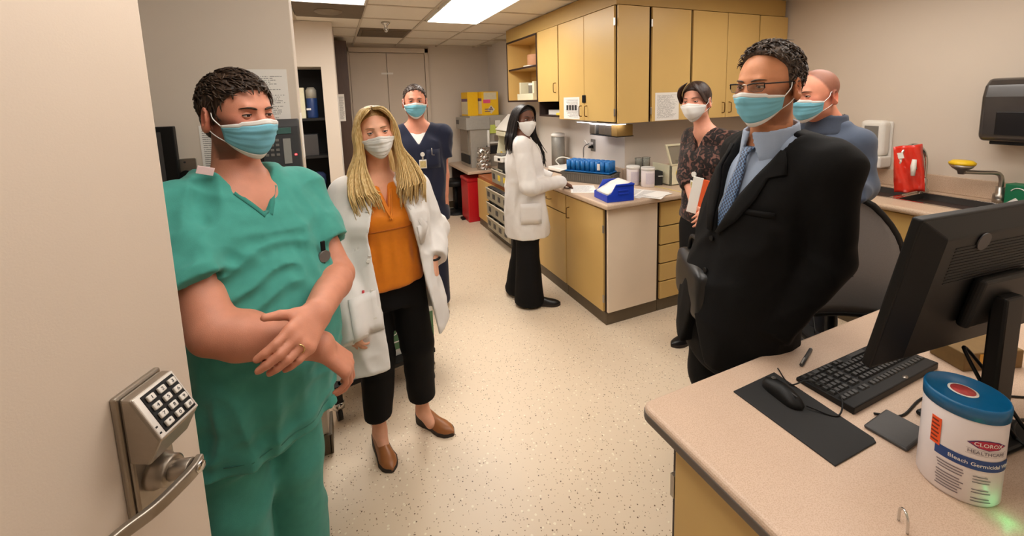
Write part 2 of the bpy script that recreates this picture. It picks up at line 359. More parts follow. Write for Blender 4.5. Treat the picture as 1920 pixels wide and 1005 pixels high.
# rose and lever
MB().lathe([(.03, 0), (.03, .01), (.026, .016), (.026, .03), (.022, .032)], n=32).build('lever_rose', m_lock, lk, bevel=0).matrix_basis = Matrix.Translation((.02, 0, -.005)) @ Matrix.Rotation(PI / 2, 4, 'Y')
lv = MB(); lv.cyl((.05, 0, -.005), (.082, .004, -.005), .017, .017, 24)
path = [(.085, .022, -.005), (.09, 0, -.005), (.088, -.03, -.006), (.08, -.07, -.008), (.062, -.105, -.01), (.052, -.135, -.011)]
pp = bez(path, 6); G = []
for i, p_ in enumerate(pp):
    t_ = pp[min(i + 1, len(pp) - 1)] - pp[max(i - 1, 0)]; t_ /= np.linalg.norm(t_); nx = np.array([t_[1], -t_[0], 0]); nx /= -np.linalg.norm(nx)
    hh = .0125 - .002 * i / len(pp); th = .0065
    G.append([p_ + nx * a * th + np.array([0, 0, b]) * hh for a, b in ((-1, -.8), (-1, .8), (-.7, 1), (.7, 1), (1, .8), (1, -.8), (.7, -1), (-.7, -1))])
G = np.array(G); n_ = len(G); Fc = [(i * 8 + j, i * 8 + (j + 1) % 8, (i + 1) * 8 + (j + 1) % 8, (i + 1) * 8 + j) for i in range(n_ - 1) for j in range(8)] + [tuple(range(8)), tuple(range((n_ - 1) * 8, n_ * 8))]
lv.add(G, Fc, 0, False); lv.build('lever', m_lock, lk, bevel=.0015)
MB().lathe([(.0, .004), (.009, .004), (.0105, .002), (.0105, 0)], n=24).build('key_cylinder', m_chrome, lk).matrix_basis = Matrix.Translation((.0955, .008, -.005)) @ Matrix.Rotation(PI / 2, 4, 'Y')
# ================================================================== cabinets
def handle(parent, p, axis, ln=.09, out=(-1, 0, 0), mt=None, r=.004, proud=.026):
    """bow pull centred at p along axis"""
    p, a, o = np.array(p, float), np.array(axis, float), np.array(out, float)
    return MB().tube(bez([p - a * ln / 2, p - a * ln / 2 * .92 + o * proud * .8, p - a * ln / 2 * .6 + o * proud, p + a * ln / 2 * .6 + o * proud, p + a * ln / 2 * .92 + o * proud * .8, p + a * ln / 2], 4), r, 8).build('handle', mt or m_bronze, parent)
def cab(name, lo, hi, label, fronts, face, cat='cabinet', group=None, body=None, toe=True, toekick=.09):
    """fronts: list of dict(a0,a1,z0,z1,kind,hside,handle) along the face axis. face '-x' or '-y'"""
    lo, hi = np.array(lo, float), np.array(hi, float)
    t = empty(name, (0, 0, 0), 0, label, cat, group)
    t.location = ((lo[0] + hi[0]) / 2, (lo[1] + hi[1]) / 2, lo[2])
    O = np.array(t.location)
    zb = lo[2] + (toekick if toe else 0)
    b = MB().box(np.array((lo[0], lo[1], zb)) - O, hi - O)
    b.build('body', body or m_dark, t, bevel=.001)
    if toe:
        b = MB()
        if face == '-x': b.box((lo[0] - .004, lo[1], lo[2]) - O, (hi[0], hi[1], zb + .004) - O)
        else: b.box((lo[0], lo[1] - .004, lo[2]) - O, (hi[0], hi[1], zb + .004) - O)
        b.build('toe_base', m_toe, t, bevel=.002)
    for fr in fronts:
        th = fr.get('th', .019)
        if face == '-x':
            l2, h2 = (lo[0] - th, fr['a0'], fr['z0']), (lo[0] - .0005, fr['a1'], fr['z1'])
            oax = np.array((-1, 0, 0.)); fx = lambda a, z: np.array((lo[0] - th, a, z))
        else:
            l2, h2 = (fr['a0'], lo[1] - th, fr['z0']), (fr['a1'], lo[1] - .0005, fr['z1'])
            oax = np.array((0, -1, 0.)); fx = lambda a, z: np.array((a, lo[1] - th, z))
        d = MB().box(np.array(l2) - O, np.array(h2) - O).build(fr['kind'], fr.get('mat', m_yel), t, bevel=.0025)
        if 'h' in fr:
            a, z, vert = fr['h']; ax = (0, 0, 1) if vert else ((0, 1, 0) if face == '-x' else (1, 0, 0))
            handle(d, fx(a, z) - O, ax, fr.get('hl', .09), oax, fr.get('hm'))
        for (a, z) in fr.get('hinges', ()):
            c = fx(a, z) - O; e = np.abs(np.array((1, 1, 1.)) - np.abs(oax)) * np.array((.007, .007, .028)) + np.abs(oax) * .004
            MB().box(c - e, c + e).build('hinge', m_steel, d, bevel=.001)
    return t
Fx = 1.705     # carcass front of the left run; door faces stand 19 mm proud
cab('base_cabinet', (Fx, 2.345, 0), (2.16, 2.86, .876), 'mustard base cabinet with one door below the blue bin', [dict(kind='door', a0=2.352, a1=2.855, z0=.1, z1=.862, h=(2.81, .73, True), hinges=((2.347, .72), (2.347, .2)))], '-x')
cab('base_cabinet', (Fx, 2.865, 0), (2.27, 3.45, .876), 'mustard base cabinet with a drawer behind the woman in the buttoned coat', [dict(kind='drawer_front', a0=2.872, a1=3.44, z0=.705, z1=.862, h=(3.15, .78, False)), dict(kind='door', a0=2.872, a1=3.44, z0=.1, z1=.695, h=(3.38, .58, True))], '-x')
cab('base_cabinet', (Fx, 3.455, 0), (2.27, 3.86, .876), 'mustard base cabinet next to the rack of grey bins', [dict(kind='door', a0=3.462, a1=3.85, z0=.1, z1=.862, h=(3.52, .73, True))], '-x')
lc = cab('low_cabinet', (Fx, 3.88, 0), (2.27, 5.15, .665), 'low mustard cabinet with orange wood edge beside the red bin', [dict(kind='side_panel', a0=4.62, a1=5.145, z0=.1, z1=.628)], '-x', body=m_yel)
tag(MB().box((Fx - .004 - 1.9875, 3.9 - 4.515, .63), (.28, 5.15 - 4.515, .672)).build('wood_top', mat('orange_wood', (176, 98, 52), .45, var=.15, scale=14), lc, bevel=.003), 'orange wooden top edge')
# right run
cb = cab('base_cabinet', (1.70, 2.335, 0), (2.165, 2.342, .876), 'beige end panel at the corner of the worktop', [dict(kind='end_panel', a0=1.705, a1=2.148, z0=.1, z1=.862, mat=m_beige, th=.02)], '-y')
dz = [(.1, .228), (.238, .372), (.382, .52), (.53, .668), (.678, .858)]
dz = [(.098, .232), (.242, .375), (.385, .52), (.53, .665), (.675, .855)]
cab('drawer_cabinet', (2.17, 2.335, 0), (2.66, 2.85, .876), 'mustard drawer unit with five drawers behind the woman in leopard print', [dict(kind='drawer_front', a0=2.182, a1=2.652, z0=a, z1=b, h=(2.43, (a + b) / 2 + .01, False), hl=.11, hm=m_steel) for a, b in dz], '-y')
cab('base_cabinet', (2.665, 2.335, 0), (3.2, 2.85, .876), 'mustard base cabinet between the drawer unit and the sink run', [dict(kind='door', a0=2.672, a1=3.19, z0=.1, z1=.862, h=(2.73, .73, True))], '-y')
cab('sink_cabinet', (3.26, .25, 0), (3.86, 2.25, .876), 'mustard cabinet run under the sinks', [dict(kind='door', a0=.26 + i * .498, a1=.75 + i * .498, z0=.1, z1=.862, h=(.30 + i * .498 + (.41 if i % 2 == 0 else 0), .73, True)) for i in range(4)], '-x')
# worktops
def slab(b, x0, y0, x1, y1, z0=.876, z1=.916): b.box((x0, y0, z0), (x1, y1, z1)); return b
wt = MB(); 
poly = [(1.655, 2.262), (XR - .002, 2.262), (XR - .002, YI - .002), (XI - .002, YI - .002), (XI - .002, 3.87), (1.655, 3.87)]
wt.prism(poly, .877, .916, 'z')
t = empty('worktop', (1.655, 2.262, .877), 0, 'beige laminate L-shaped worktop under the mustard wall cabinets', 'worktop')
o = wt.build('top', m_top, t, bevel=.014, seg=4); o.location = (-1.655, -2.262, -.877)
o = MB().box((XI - .02, YI + .01, .916), (XI - .002, 3.87, 1.03)).build('backsplash', m_top, t, bevel=.004); o.location = (-1.655, -2.262, -.877)
o = MB().box((XI - .02, YI - .02, .916), (XR - .003, YI - .002, 1.03)).build('backsplash', m_top, t, bevel=.004); o.location = (-1.655, -2.262, -.877)
t = empty('sink_worktop', (3.2, .2, .877), 0, 'laminate worktop along the right wall around the two sinks', 'worktop')
b = MB(); sx0, sx1 = 3.40, 3.74; sy = [(.93, 1.46), (1.5, 1.84)]
for (x0, y0, x1, y1) in ((3.2, .2, sx0, 2.258), (sx1, .2, XR - .002, 2.258), (sx0, .2, sx1, sy[0][0]), (sx0, sy[0][1], sx1, sy[1][0]), (sx0, sy[1][1], sx1, 2.258)): slab(b, x0, y0, x1, y1)
o = b.build('top', m_top, t); o.location = (-3.2, -.2, -.877)
o = MB().tube([(3.2, .2, .8965), (3.2, 2.258, .8965)], .0195, 14).build('bullnose', m_top, t); o.location = (-3.2, -.2, -.877)
o = MB().box((XR - .022, .2, .916), (XR - .002, 2.258, 1.035)).build('backsplash', m_top, t, bevel=.004); o.location = (-3.2, -.2, -.877)
m_sink = mat('sink_steel', (120, 116, 112), .3, .9, var=.05, scale=30)
for (a, b2), lb in zip(sy, ('large steel sink basin under the eyewash arm', 'small steel sink basin under the red bag')):
    s = empty('sink_basin', ((sx0 + sx1) / 2, (a + b2) / 2, .72), 0, lb, 'sink')
    hx, hy = (sx1 - sx0) / 2, (b2 - a) / 2
    b = MB(); b.box((-hx, -hy, 0), (hx, hy, .004)); b.box((-hx, -hy, 0), (-hx + .003, hy, .197)); b.box((hx - .003, -hy, 0), (hx, hy, .197)); b.box((-hx, -hy, 0), (hx, -hy + .003, .197)); b.box((-hx, hy - .003, 0), (hx, hy, .197))
    b.build('bowl', m_sink, s)
    b = MB(); r = .016
    b.box((-hx - r, -hy - r, .1965), (-hx + .004, hy + r, .2)); b.box((hx - .004, -hy - r, .1965), (hx + r, hy + r, .2)); b.box((-hx, -hy - r, .1965), (hx, -hy + .004, .2)); b.box((-hx, hy - .004, .1965), (hx, hy + r, .2))
    b.build('rim', m_chrome, s, bevel=.001)
    MB().lathe([(.045, .004), (.04, .006), (.03, .005), (.0, .005)], n=20).build('drain', m_chrome, s)
# ------------------------------------------------------------------ wall cabinets
Ux, Uy = 1.974, 2.569          # carcass fronts; doors proud
t = empty('open_shelf_cabinet', (2.11, 4.25, 1.62), 0, 'open mustard wall cabinet with shelves at the far end', 'cabinet')
O = np.array((2.11, 4.25, 1.62)); B = lambda lo, hi: MB().box(np.array(lo) - O, np.array(hi) - O)
for nm, lo, hi in (('side_panel', (1.955, 4.63, 1.62), (2.278, 4.65, 2.32)), ('side_panel', (1.955, 3.85, 1.62), (2.278, 3.87, 2.32)), ('back_panel', (2.262, 3.87, 1.62), (2.278, 4.63, 2.32)), ('top_panel', (1.955, 3.87, 2.30), (2.262, 4.63, 2.32)), ('bottom_panel', (1.955, 3.87, 1.62), (2.262, 4.63, 1.64)), ('shelf', (1.97, 3.87, 1.985), (2.262, 4.63, 2.005))):
    B(lo, hi).build(nm, m_yel, t, bevel=.001)
for lo, hi in (((1.951, 4.63, 1.62), (1.955, 4.65, 2.32)), ((1.951, 3.85, 1.62), (1.955, 3.87, 2.32)), ((1.951, 3.87, 2.30), (1.955, 4.63, 2.32)), ((1.951, 3.87, 1.62), (1.955, 4.63, 1.64)), ((1.966, 3.87, 1.985), (1.97, 4.63, 2.005))): B(lo, hi).build('edge_strip', m_dark, t, bevel=0)
cab('wall_cabinet', (Ux, 3.425, 1.62), (2.278, 3.845, 2.32), 'short mustard wall cabinet beside the open shelves', [dict(kind='door', a0=3.43, a1=3.842, z0=1.62, z1=2.32, h=(3.475, 1.75, True))], '-x', toe=False)
c3 = cab('wall_cabinet', (Ux, 2.575, 1.455), (2.278, 3.415, 2.32), 'tall double-door mustard wall cabinet with a black lock', [dict(kind='door', a0=2.99, a1=3.412, z0=1.455, z1=2.318, h=(3.03, 1.535, True)), dict(kind='door', a0=2.582, a1=2.986, z0=1.455, z1=2.318, h=(2.945, 1.535, True), hinges=((2.575, 1.53), (2.575, 2.2)))], '-x', toe=False)
lkc = MB().box((1.945, 2.962, 1.605), (1.956, 3.01, 1.67)).build('cabinet_lock', m_black, c3, bevel=.008, seg=3); lkc.location = -Vector(c3.location)
cab('wall_cabinet', (1.985, Uy, 1.445), (2.275, 2.85, 2.32), 'mustard corner wall cabinet with a plain side panel', [dict(kind='side_panel', a0=1.972, a1=2.262, z0=1.445, z1=2.318)], '-y', toe=False)
GW = 'mustard wall cabinet doors over the right worktop'
cab('wall_cabinet', (2.29, Uy, 1.445), (2.705, 2.85, 2.32), 'mustard wall cabinet with a posted white notice', [dict(kind='door', a0=2.292, a1=2.688, z0=1.445, z1=2.318, h=(2.66, 1.53, True), hinges=((2.284, 1.53), (2.284, 2.2)))], '-y', toe=False)
cab('wall_cabinet', (2.71, Uy, 1.445), (3.49, 2.85, 2.32), 'two-door mustard wall cabinet behind the man in the suit', [dict(kind='door', a0=2.712, a1=3.098, z0=1.445, z1=2.318, h=(3.06, 1.53, True)), dict(kind='door', a0=3.104, a1=3.485, z0=1.445, z1=2.318, h=(3.14, 1.53, True))], '-y', toe=False)
cab('wall_cabinet', (3.495, Uy, 1.445), (XR - .01, 2.85, 2.32), 'mustard wall cabinet in the corner by the right wall', [dict(kind='door', a0=3.5, a1=XR - .015, z0=1.445, z1=2.318, h=(3.54, 1.53, True))], '-y', toe=False)
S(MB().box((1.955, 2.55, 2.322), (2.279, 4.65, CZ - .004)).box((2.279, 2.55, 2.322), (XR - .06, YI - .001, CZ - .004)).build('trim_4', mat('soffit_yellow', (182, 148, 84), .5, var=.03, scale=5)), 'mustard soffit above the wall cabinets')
# cubby under the short cabinet
t = empty('wall_shelf', (2.11, 3.64, 1.47), 0, 'small white-backed shelf niche under the short wall cabinet', 'shelf')
for nm, lo, hi, mt in (('shelf_board', (-.14, -.215, 0), (.165, .215, .014), m_dark), ('back_panel', (.15, -.215, .014), (.165, .215, .148), m_wallw), ('side_panel', (-.14, .2, .014), (.15, .215, .148), m_dark), ('side_panel', (-.14, -.215, .014), (.15, -.205, .148), m_white)):
    MB().box(lo, hi).build(nm, mt, t, bevel=.001)
tag(MB().box((1.99, 3.45, 1.486), (2.06, 3.54, 1.51)).build('sponge', mat('yellow_sponge', (232, 200, 70), .9, var=.1, bump=.4), bevel=.006), 'yellow pad lying on the small shelf niche', 'pad')
tag(MB().box((2.05, 3.56, 1.486), (2.24, 3.8, 1.535)).build('paper_stack', m_paper, bevel=.002), 'stack of paper in the small shelf niche', 'paper')
# under-cabinet lamp
t = empty('undercabinet_light', (2.12, 2.75, 1.45), 0, 'under-cabinet lamp strip below the tall double-door cabinet', 'light')
MB().box((-.06, -.06, -.022), (.06, .56, -.001)).build('housing', m_white, t, bevel=.003)
ml = mat('strip_diffuser', (255, 250, 255), .5, var=0); k_ = NT(ml); k_.b.inputs['Emission Color'].default_value = (.95, .93, 1, 1); k_.b.inputs['Emission Strength'].default_value = 9
MB().box((-.045, -.045, -.027), (.045, .545, -.022)).build('diffuser', ml, t)
# wire holder with brown box under the tall cabinet
t = empty('holder_rack', (2.2, 2.9, 1.318), 0, 'steel dispenser rack with a brown box under the tall wall cabinet', 'rack')
MB().box((-.1, -.16, 0), (.075, .22, .006)).build('tray', m_black, t)
for y_ in (.2, .06, -.03): MB().box((-.09, y_ - .045, .006), (.07, y_ + .045, .1)).build('steel_box', m_steel, t, bevel=.008)
MB().box((-.09, -.155, .006), (.07, -.08, .1)).build('brown_box', mat('brown_card', (150, 116, 56), .7), t, bevel=.002)
# sheets posted on doors
def sheet(name, axis, lo, hi, mt, label, pos, cat='paper', group=None):
    b = MB()
    if axis == 'x': b.box((pos - .0012, lo[0], lo[1]), (pos, hi[0], hi[1]))
    elif axis == '+x': b.box((pos, lo[0], lo[1]), (pos + .0012, hi[0], hi[1]))
    else: b.box((lo[0], pos - .0012, lo[1]), (hi[0], pos, hi[1]))
    return tag(b.build(name, mt), label, cat, group)
ps = sheet('posted_sheet', 'x', (3.06, 1.462), (3.325, 1.655), m_prints, 'white sheet with a row of dark pictures on the tall wall cabinet', 1.9546)
for i in range(4): MB().box((1.9525, 3.105 + i * .046, 1.54), (1.9533, 3.138 + i * .046, 1.585)).build('picture', m_black2, ps)
sheet('posted_sheet', 'y', (2.325, 1.45), (2.57, 1.67), m_print2, 'white printed notice on the mustard cabinet door beside the leopard print woman', 2.5496)
# wall outlets and cords
def outlet(loc, label, axis='-x', mt=None, sockets=True):
    t = empty('wall_outlet', loc, 0 if axis == '-x' else PI / 2, label, 'outlet')
    MB().box((-.006, -.036, -.058), (0, .036, .058)).build('cover_plate', mt or m_cream, t, bevel=.002)
    if sockets:
        for z in (-.02, .02):
            MB().box((-.008, -.014, z - .013), (-.006, .014, z + .013)).build('socket', m_dgrey, t, bevel=.003)
    return t
outlet((XI - .001, 3.98, 1.16), 'cream wall outlet near the grey cylinder')
ou = outlet((XI - .001, 3.33, 1.19), 'dark wall outlet with plugged cords above the blue tube rack', mt=m_grey)
for dz_ in (.02, -.015):
    MB().box((XI - .05, 3.32, 1.19 + dz_ - .012), (XI - .009, 3.345, 1.19 + dz_ + .012)).build('plug', m_white if dz_ > 0 else m_black, None).parent = None
for o in [o for o in col.objects if o.name.startswith('plug')]:
    o.parent = ou; o.location = -Vector(ou.location)
tag(MB().tube(bez([(XI - .05, 3.33, 1.21), (XI - .09, 3.36, 1.17), (XI - .06, 3.42, 1.03), (XI - .1, 3.44, .93)], 8), .004, 6).build('power_cord', m_dgrey), 'dark cord drooping from the wall outlet', 'cord')
tag(MB().tube(bez([(XI - .05, 3.33, 1.175), (XI - .08, 3.37, 1.24), (XI - .06, 3.40, 1.12), (XI - .08, 3.41, .94)], 8), .0035, 6).build('power_cord', m_white), 'pale cord looping up from the wall outlet', 'cord')
# ================================================================== things on the worktop
Z = .9165
# blue rack of tubes on a grey divided tray
t = empty('divider_tray', (2.03, 3.02, Z), math.radians(-60), 'grey ribbed plastic tray under the blue tube rack', 'tray')
m_gtray = mat('tray_grey', (112, 108, 100), .5, var=.05)
L_, Wd, Hh = .46, .19, .085
b = MB(); b.box((-L_ / 2, -Wd / 2, 0), (L_ / 2, Wd / 2, .006)); 
for s_ in (-1, 1): b.box((-L_ / 2, s_ * Wd / 2 - .003, 0), (L_ / 2, s_ * Wd / 2 + .003, Hh)); b.box((s_ * L_ / 2 - .003, -Wd / 2, 0), (s_ * L_ / 2 + .003, Wd / 2, Hh))
b.build('tray_body', m_gtray, t)
b = MB(); b.box((-L_ / 2 - .01, -Wd / 2 - .01, Hh - .008), (L_ / 2 + .01, -Wd / 2 + .004, Hh)).box((-L_ / 2 - .01, Wd / 2 - .004, Hh - .008), (L_ / 2 + .01, Wd / 2 + .01, Hh)).box((-L_ / 2 - .01, -Wd / 2, Hh - .008), (-L_ / 2 + .004, Wd / 2, Hh)).box((L_ / 2 - .004, -Wd / 2, Hh - .008), (L_ / 2 + .01, Wd / 2, Hh)).build('tray_rim', m_gtray, t)
for i in range(24):
    x = -L_ / 2 + .01 + i * (L_ - .02) / 23
    for s_ in (-1, 1): MB().box((x - .004, s_ * (Wd / 2 + .003) - .003, .004), (x + .004, s_ * (Wd / 2 + .003) + .003, Hh - .008)).build('rib', m_gtray, t)
for i in range(9):
    y = -Wd / 2 + .01 + i * (Wd - .02) / 8
    for s_ in (-1, 1): MB().box((s_ * (L_ / 2 + .003) - .003, y - .004, .004), (s_ * (L_ / 2 + .003) + .003, y + .004, Hh - .008)).build('rib', m_gtray, t)
m_bluet = mat('tube_blue', (16, 104, 172), .42, var=.06)
t = empty('tube_rack', (2.035, 3.02, Z + .086), math.radians(-60), 'blue rack of round tube holders on the grey tray', 'rack')
MB().box((-.21, -.08, 0), (.21, .08, .012)).build('rack_base', m_bluet, t, bevel=.003)
for i in range(9):
    for j in range(3):
        x, y = -.184 + i * .046, -.052 + j * .052
        MB().lathe([(.0215, .012), (.0225, .1), (.0195, .1), (.0185, .03), (0, .03)], (x, y, 0), n=14).build('tube_holder', m_bluet, t)
tag(MB().box((.1, -.0775, .03), (.125, -.0745, .085)).build('tag_label', m_paper, t), 'small white label')
# blue bin with folded paper
t = empty('parts_bin', (1.815, 2.40, Z), math.radians(-8), 'bright blue plastic bin holding white papers at the worktop corner', 'bin')
m_bb = mat('bin_blue', (28, 64, 190), .36, var=.05); bw, bd, bh = .105, .1, .125
b = MB(); b.box((-bw, -bd, 0), (bw, bd, .005))
for y in (-bd, bd - .005): b.prism([(-bw, 0), (bw, 0), (bw, bh), (-bw + .07, bh), (-bw + .03, .06), (-bw, .05)], y, y + .005, 'y')
b.box((bw - .005, -bd, 0), (bw, bd, bh)).box((-bw, -bd, 0), (-bw + .005, bd, .05))
b.build('bin_shell', m_bb, t, bevel=.002)
for y in (-bd - .008, bd): MB().box((-bw + .07, y, bh - .012), (bw, y + .008, bh)).build('lip', m_bb, t, bevel=.002)
for z in (.05, .075): MB().box((-.02, -bd - .006, z), (.06, -bd, z + .01)).build('grip_rib', m_bb, t, bevel=.002)
pp_ = MB(); 
for i in range(3):
    G = [[(-bw + .012 + .2 * u * .9, y, .03 + .085 * min(1, u * 1.5 + .03 * i) + .012 * math.sin(u * 5 + i) + i * .004) for y in (-bd + .012, 0, bd - .012)] for u in np.linspace(0, 1, 9)]
    pp_.grid(G)
tag(pp_.build('folded_paper', m_paper, solid=.0015), 'white folded papers lying in the blue bin', 'paper').matrix_basis = Matrix.Translation((1.815, 2.40, Z)) @ Matrix.Rotation(math.radians(-8), 4, 'Z')
# loose sheets on the top
def flat_sheet(c, s, rz, label, mt=None, z=Z):
    o = MB().box((-s[0] / 2, -s[1] / 2, 0), (s[0] / 2, s[1] / 2, .0014)).build('paper_sheet', mt or m_printf); o.location = (c[0], c[1], z); o.rotation_euler = (0, 0, rz)
    return tag(o, label, 'paper', 'loose papers on the worktop')
flat_sheet((2.06, 2.45), (.2, .27), -1.2, 'printed sheet lying right of the blue bin')
flat_sheet((2.13, 2.36), (.2, .25), -1.0, 'topmost printed sheet overlapping at the worktop front', z=Z + .002)
flat_sheet((2.16, 2.33), (.12, .2), -1.35, 'narrow white slip at the worktop front edge', m_paper, z=Z + .004)
flat_sheet((1.80, 2.78), (.2, .27), -.5, 'sheet under the hand of the woman at the counter')
flat_sheet((1.98, 2.62), (.11, .16), -1.2, 'small white pad between the tray and the blue bin', m_paper)
# two white wipes tubs
def tub(x, y, r, h, label):
    t = empty('wipes_tub', (x, y, Z), 0, label, 'tub', 'white wipes tubs on the worktop')
    MB().lathe([(r * .96, 0), (r, .004), (r, h), (r * .97, h + .003)], n=28).build('tub_body', mat('tub_white', (226, 216, 214), .4, var=.02), t)
    MB().lathe([(r * 1.04, h), (r * 1.05, h + .02), (r * .98, h + .024), (r * .9, h + .02), (0, h + .022)], n=28).build('lid', m_white, t)
    a = np.linspace(-2.6, -.6, 14); MB().grid([[(1.008 * r * math.cos(q), 1.008 * r * math.sin(q), z) for z in (.025, h - .02)] for q in a]).build('tub_label', mat('tub_print', (206, 196, 204), .5, var=.12, scale=180), t)
tub(2.25, 2.715, .052, .135, 'white wipes tub standing behind its twin by the wall corner')
tub(2.305, 2.60, .053, .135, 'white wipes tub in front next to the black box')
# black box, glass, slanted shield
t = empty('tape_dispenser', (2.405, 2.62, Z), math.radians(-15), 'small black box between the white tubs and the slanted shield', 'box')
MB().box((-.04, -.04, 0), (.04, .04, .075)).build('lower_box', m_black2, t, bevel=.003); MB().box((-.042, -.042, .078), (.042, .042, .115)).build('lid', m_black2, t, bevel=.004)
MB().box((.0, -.05, .074), (.04, -.03, .08)).build('tab', m_white, t)
t = empty('glass_cylinder_rack', (2.40, 2.78, Z), 0, 'clear glass beaker pair standing behind the white tubs', 'glassware')
for x_ in (-.035, .045): MB().lathe([(.032, 0), (.032, .2), (.036, .205), (.03, .2), (.0295, .004), (0, .004)], (x_, 0, 0), n=20).build('beaker', m_glass, t)
t = empty('bench_shield', (2.56, 2.60, Z), math.radians(0), 'cream slanted shield box with a yellow radiation sticker', 'shield')
prof = [(-.11, 0), (.1, 0), (.1, .02), (.11, .15)]
b = MB(); b.prism([(-.1, 0), (.17, 0), (.17, .012), (-.1, .012)], -.09, .12, 'y'); b.box((-.1, -.09, 0), (.17, -.075, .17)); b.box((-.1, -.09, 0), (-.085, .12, .17)); b.box((.155, -.09, 0), (.17, .12, .17))
b.build('shield_base', m_cream, t, bevel=.003)
# slanted frame leaning back-left with a window
th_ = math.radians(28); fr_ = MB()
def sl(x0, x1, u0, u1, th=.014):
    a0 = np.array((0, -.08, .165)); ud = np.array((-.42, -.12, .9)); ud /= np.linalg.norm(ud); nn = np.cross((1, 0, 0), ud); nn /= np.linalg.norm(nn)
    return [tuple(a0 + np.array((x, 0, 0)) + ud * u + nn * h) for x in (x0, x1) for u in (u0, u1) for h in (0, th)]
FB = [(0, 1, 3, 2), (4, 6, 7, 5), (0, 4, 5, 1), (2, 3, 7, 6), (0, 2, 6, 4), (1, 5, 7, 3)]
for q in ((-.1, -.082, 0, .2), (.152, .17, 0, .2), (-.082, .152, .185, .2), (-.082, .152, 0, .014)): fr_.add(sl(*q), FB)
fr_.build('slanted_frame', m_cream, t, bevel=.002)
MB().add(sl(-.082, .152, .014, .185, .006), FB).build('leaded_window', mat('tinted_pane', (150, 146, 130), .12, var=.05, alpha=.55), t)
MB().tube(bez([(-.06, -.16, .3), (.0, -.2, .29), (.12, -.19, .285)], 6), .004, 6).build('window_arm', m_dgrey, t)
st = MB().cyl((-.01, -.0905, .1), (-.01, -.0925, .1), .036, n=28).build('warning_sticker', mat('sticker_yellow', (240, 208, 50), .5), t)
for q in range(3):
    a = PI / 2 + q * 2 * PI / 3; pol = [(-.01 + r_ * math.cos(a + da), .1 + r_ * math.sin(a + da)) for r_, da in ((.007, -.5), (.007, .5), (.022, .5), (.024, 0), (.022, -.5))]
    MB().prism(pol, -.0932, -.0924, 'y').build('trefoil_blade', m_black, st)
MB().cyl((-.01, -.0924, .1), (-.01, -.0932, .1), .004, n=12).build('trefoil_hub', m_black, st)
tag(MB().box((-.008, -.17, 0), (.008, .17, .001)).build('tape_strip', mat('yellow_tape', (226, 204, 120), .5)), 'pale yellow tape strip across the worktop', 'tape').matrix_basis = Matrix.Translation((2.36, 2.43, Z)) @ Matrix.Rotation(.08, 4, 'Z')
# behind the woman at the counter
t = empty('bench_device', (2.1, 3.56, Z), math.radians(6), 'low cream bench device with a pale coiled cord', 'device')
MB().box((-.12, -.14, .01), (.12, .14, .05)).build('device_body', m_white, t, bevel=.012, seg=3); MB().box((-.12, -.14, 0), (.12, .14, .012)).build('device_foot', m_dark, t)
MB().tube(bez([(.0, .1, .05), (-.03, .12, .1), (-.01, .05, .14), (.05, -.02, .12), (.1, -.05, .05)], 8), .006, 8).build('cord', m_white, t)
t = empty('steel_cylinder', (2.15, 3.79, Z), 0, 'tall grey metal cylinder behind the woman at the counter', 'cylinder')
MB().lathe([(.07, 0), (.07, .33), (.066, .335)], n=28).build('cylinder_body', mat('dull_metal', (150, 148, 142), .45, .5), t)
MB().lathe([(.074, .335), (.074, .36), (.05, .372), (0, .374)], n=28).build('cylinder_cap', m_white, t)
# white hood with open slanted lid
t = empty('sample_hood', (2.03, 4.60, .672), 0, 'white plastic hood with a raised slanted lid behind the woman at the counter', 'hood')
b = MB(); b.prism([(-.2, 0), (.17, 0), (.17, .62), (.05, .78), (-.02, .80), (-.2, .63), (-.17, .5), (-.2, .34)], .15, .17, 'y'); b.prism([(-.2, 0), (.17, 0), (.17, .62), (.05, .78), (-.02, .80), (-.2, .63), (-.17, .5), (-.2, .34)], -.17, -.15, 'y')
b.box((.15, -.15, 0), (.17, .15, .62)); b.build('hood_shell', m_cream, t, bevel=.004)
MB().box((-.21, -.17, .0), (.17, .17, .012)).build('hood_floor', m_cream, t, bevel=.003)
MB().prism([(-.21, .62), (-.03, .80), (-.015, .79), (-.195, .605)], -.18, .18, 'y').build('raised_lid', m_white, t, bevel=.003)
MB().box((-.215, -.14, .55), (-.2, .14, .6)).build('front_rail', m_cream, t, bevel=.004)
tag(MB().box((-.206, -.02, .3), (-.2, .03, .36)).build('yellow_label', mat('label_yellow', (230, 196, 70), .5), t), 'yellow sticker')
# bins rack
m_bin = mat('bin_grey', (158, 150, 130), .45, var=.05); m_binl = mat('bin_lip', (214, 204, 182), .45); m_ylab = mat('bin_label', (222, 196, 70), .6)
t = empty('bin_rack', (1.63, 4.22, .1), 0, 'rack of small grey tilt bins in four rows beside the red bin', 'bin rack')
MB().box((.0, -.31, -.0), (.05, .36, .53)).build('rack_back', m_dgrey, t)
def tbin(z0, h, y0, y1, x0, lab):
    bb = MB().prism([(x0, z0), (x0 + .045, z0), (x0 + .045, z0 + h), (x0 - .03, z0 + h), (x0 - .022, z0 + .01)], y0, y1, 'y').build('bin', m_bin, t, bevel=.004)
    MB().box((x0 - .036, y0, z0 + h - .012), (x0 - .0, y1, z0 + h)).build('bin_lip', m_binl, bb, bevel=.002)
    yc = (y0 + y1) / 2
    MB().box((x0 - .03, yc - .035, z0 + h * .35), (x0 - .026, yc + .035, z0 + h * .72)).build('label_holder', m_dgrey if not lab else m_ylab, bb)
for z0, h, nb in ((.02, .155, 4), (.195, .155, 3), (.37, .155, 4)):
    for i in range(nb):
        wdt = .67 / nb; tbin(z0, h, -.31 + i * wdt + .003, -.31 + (i + 1) * wdt - .003, 0, False)
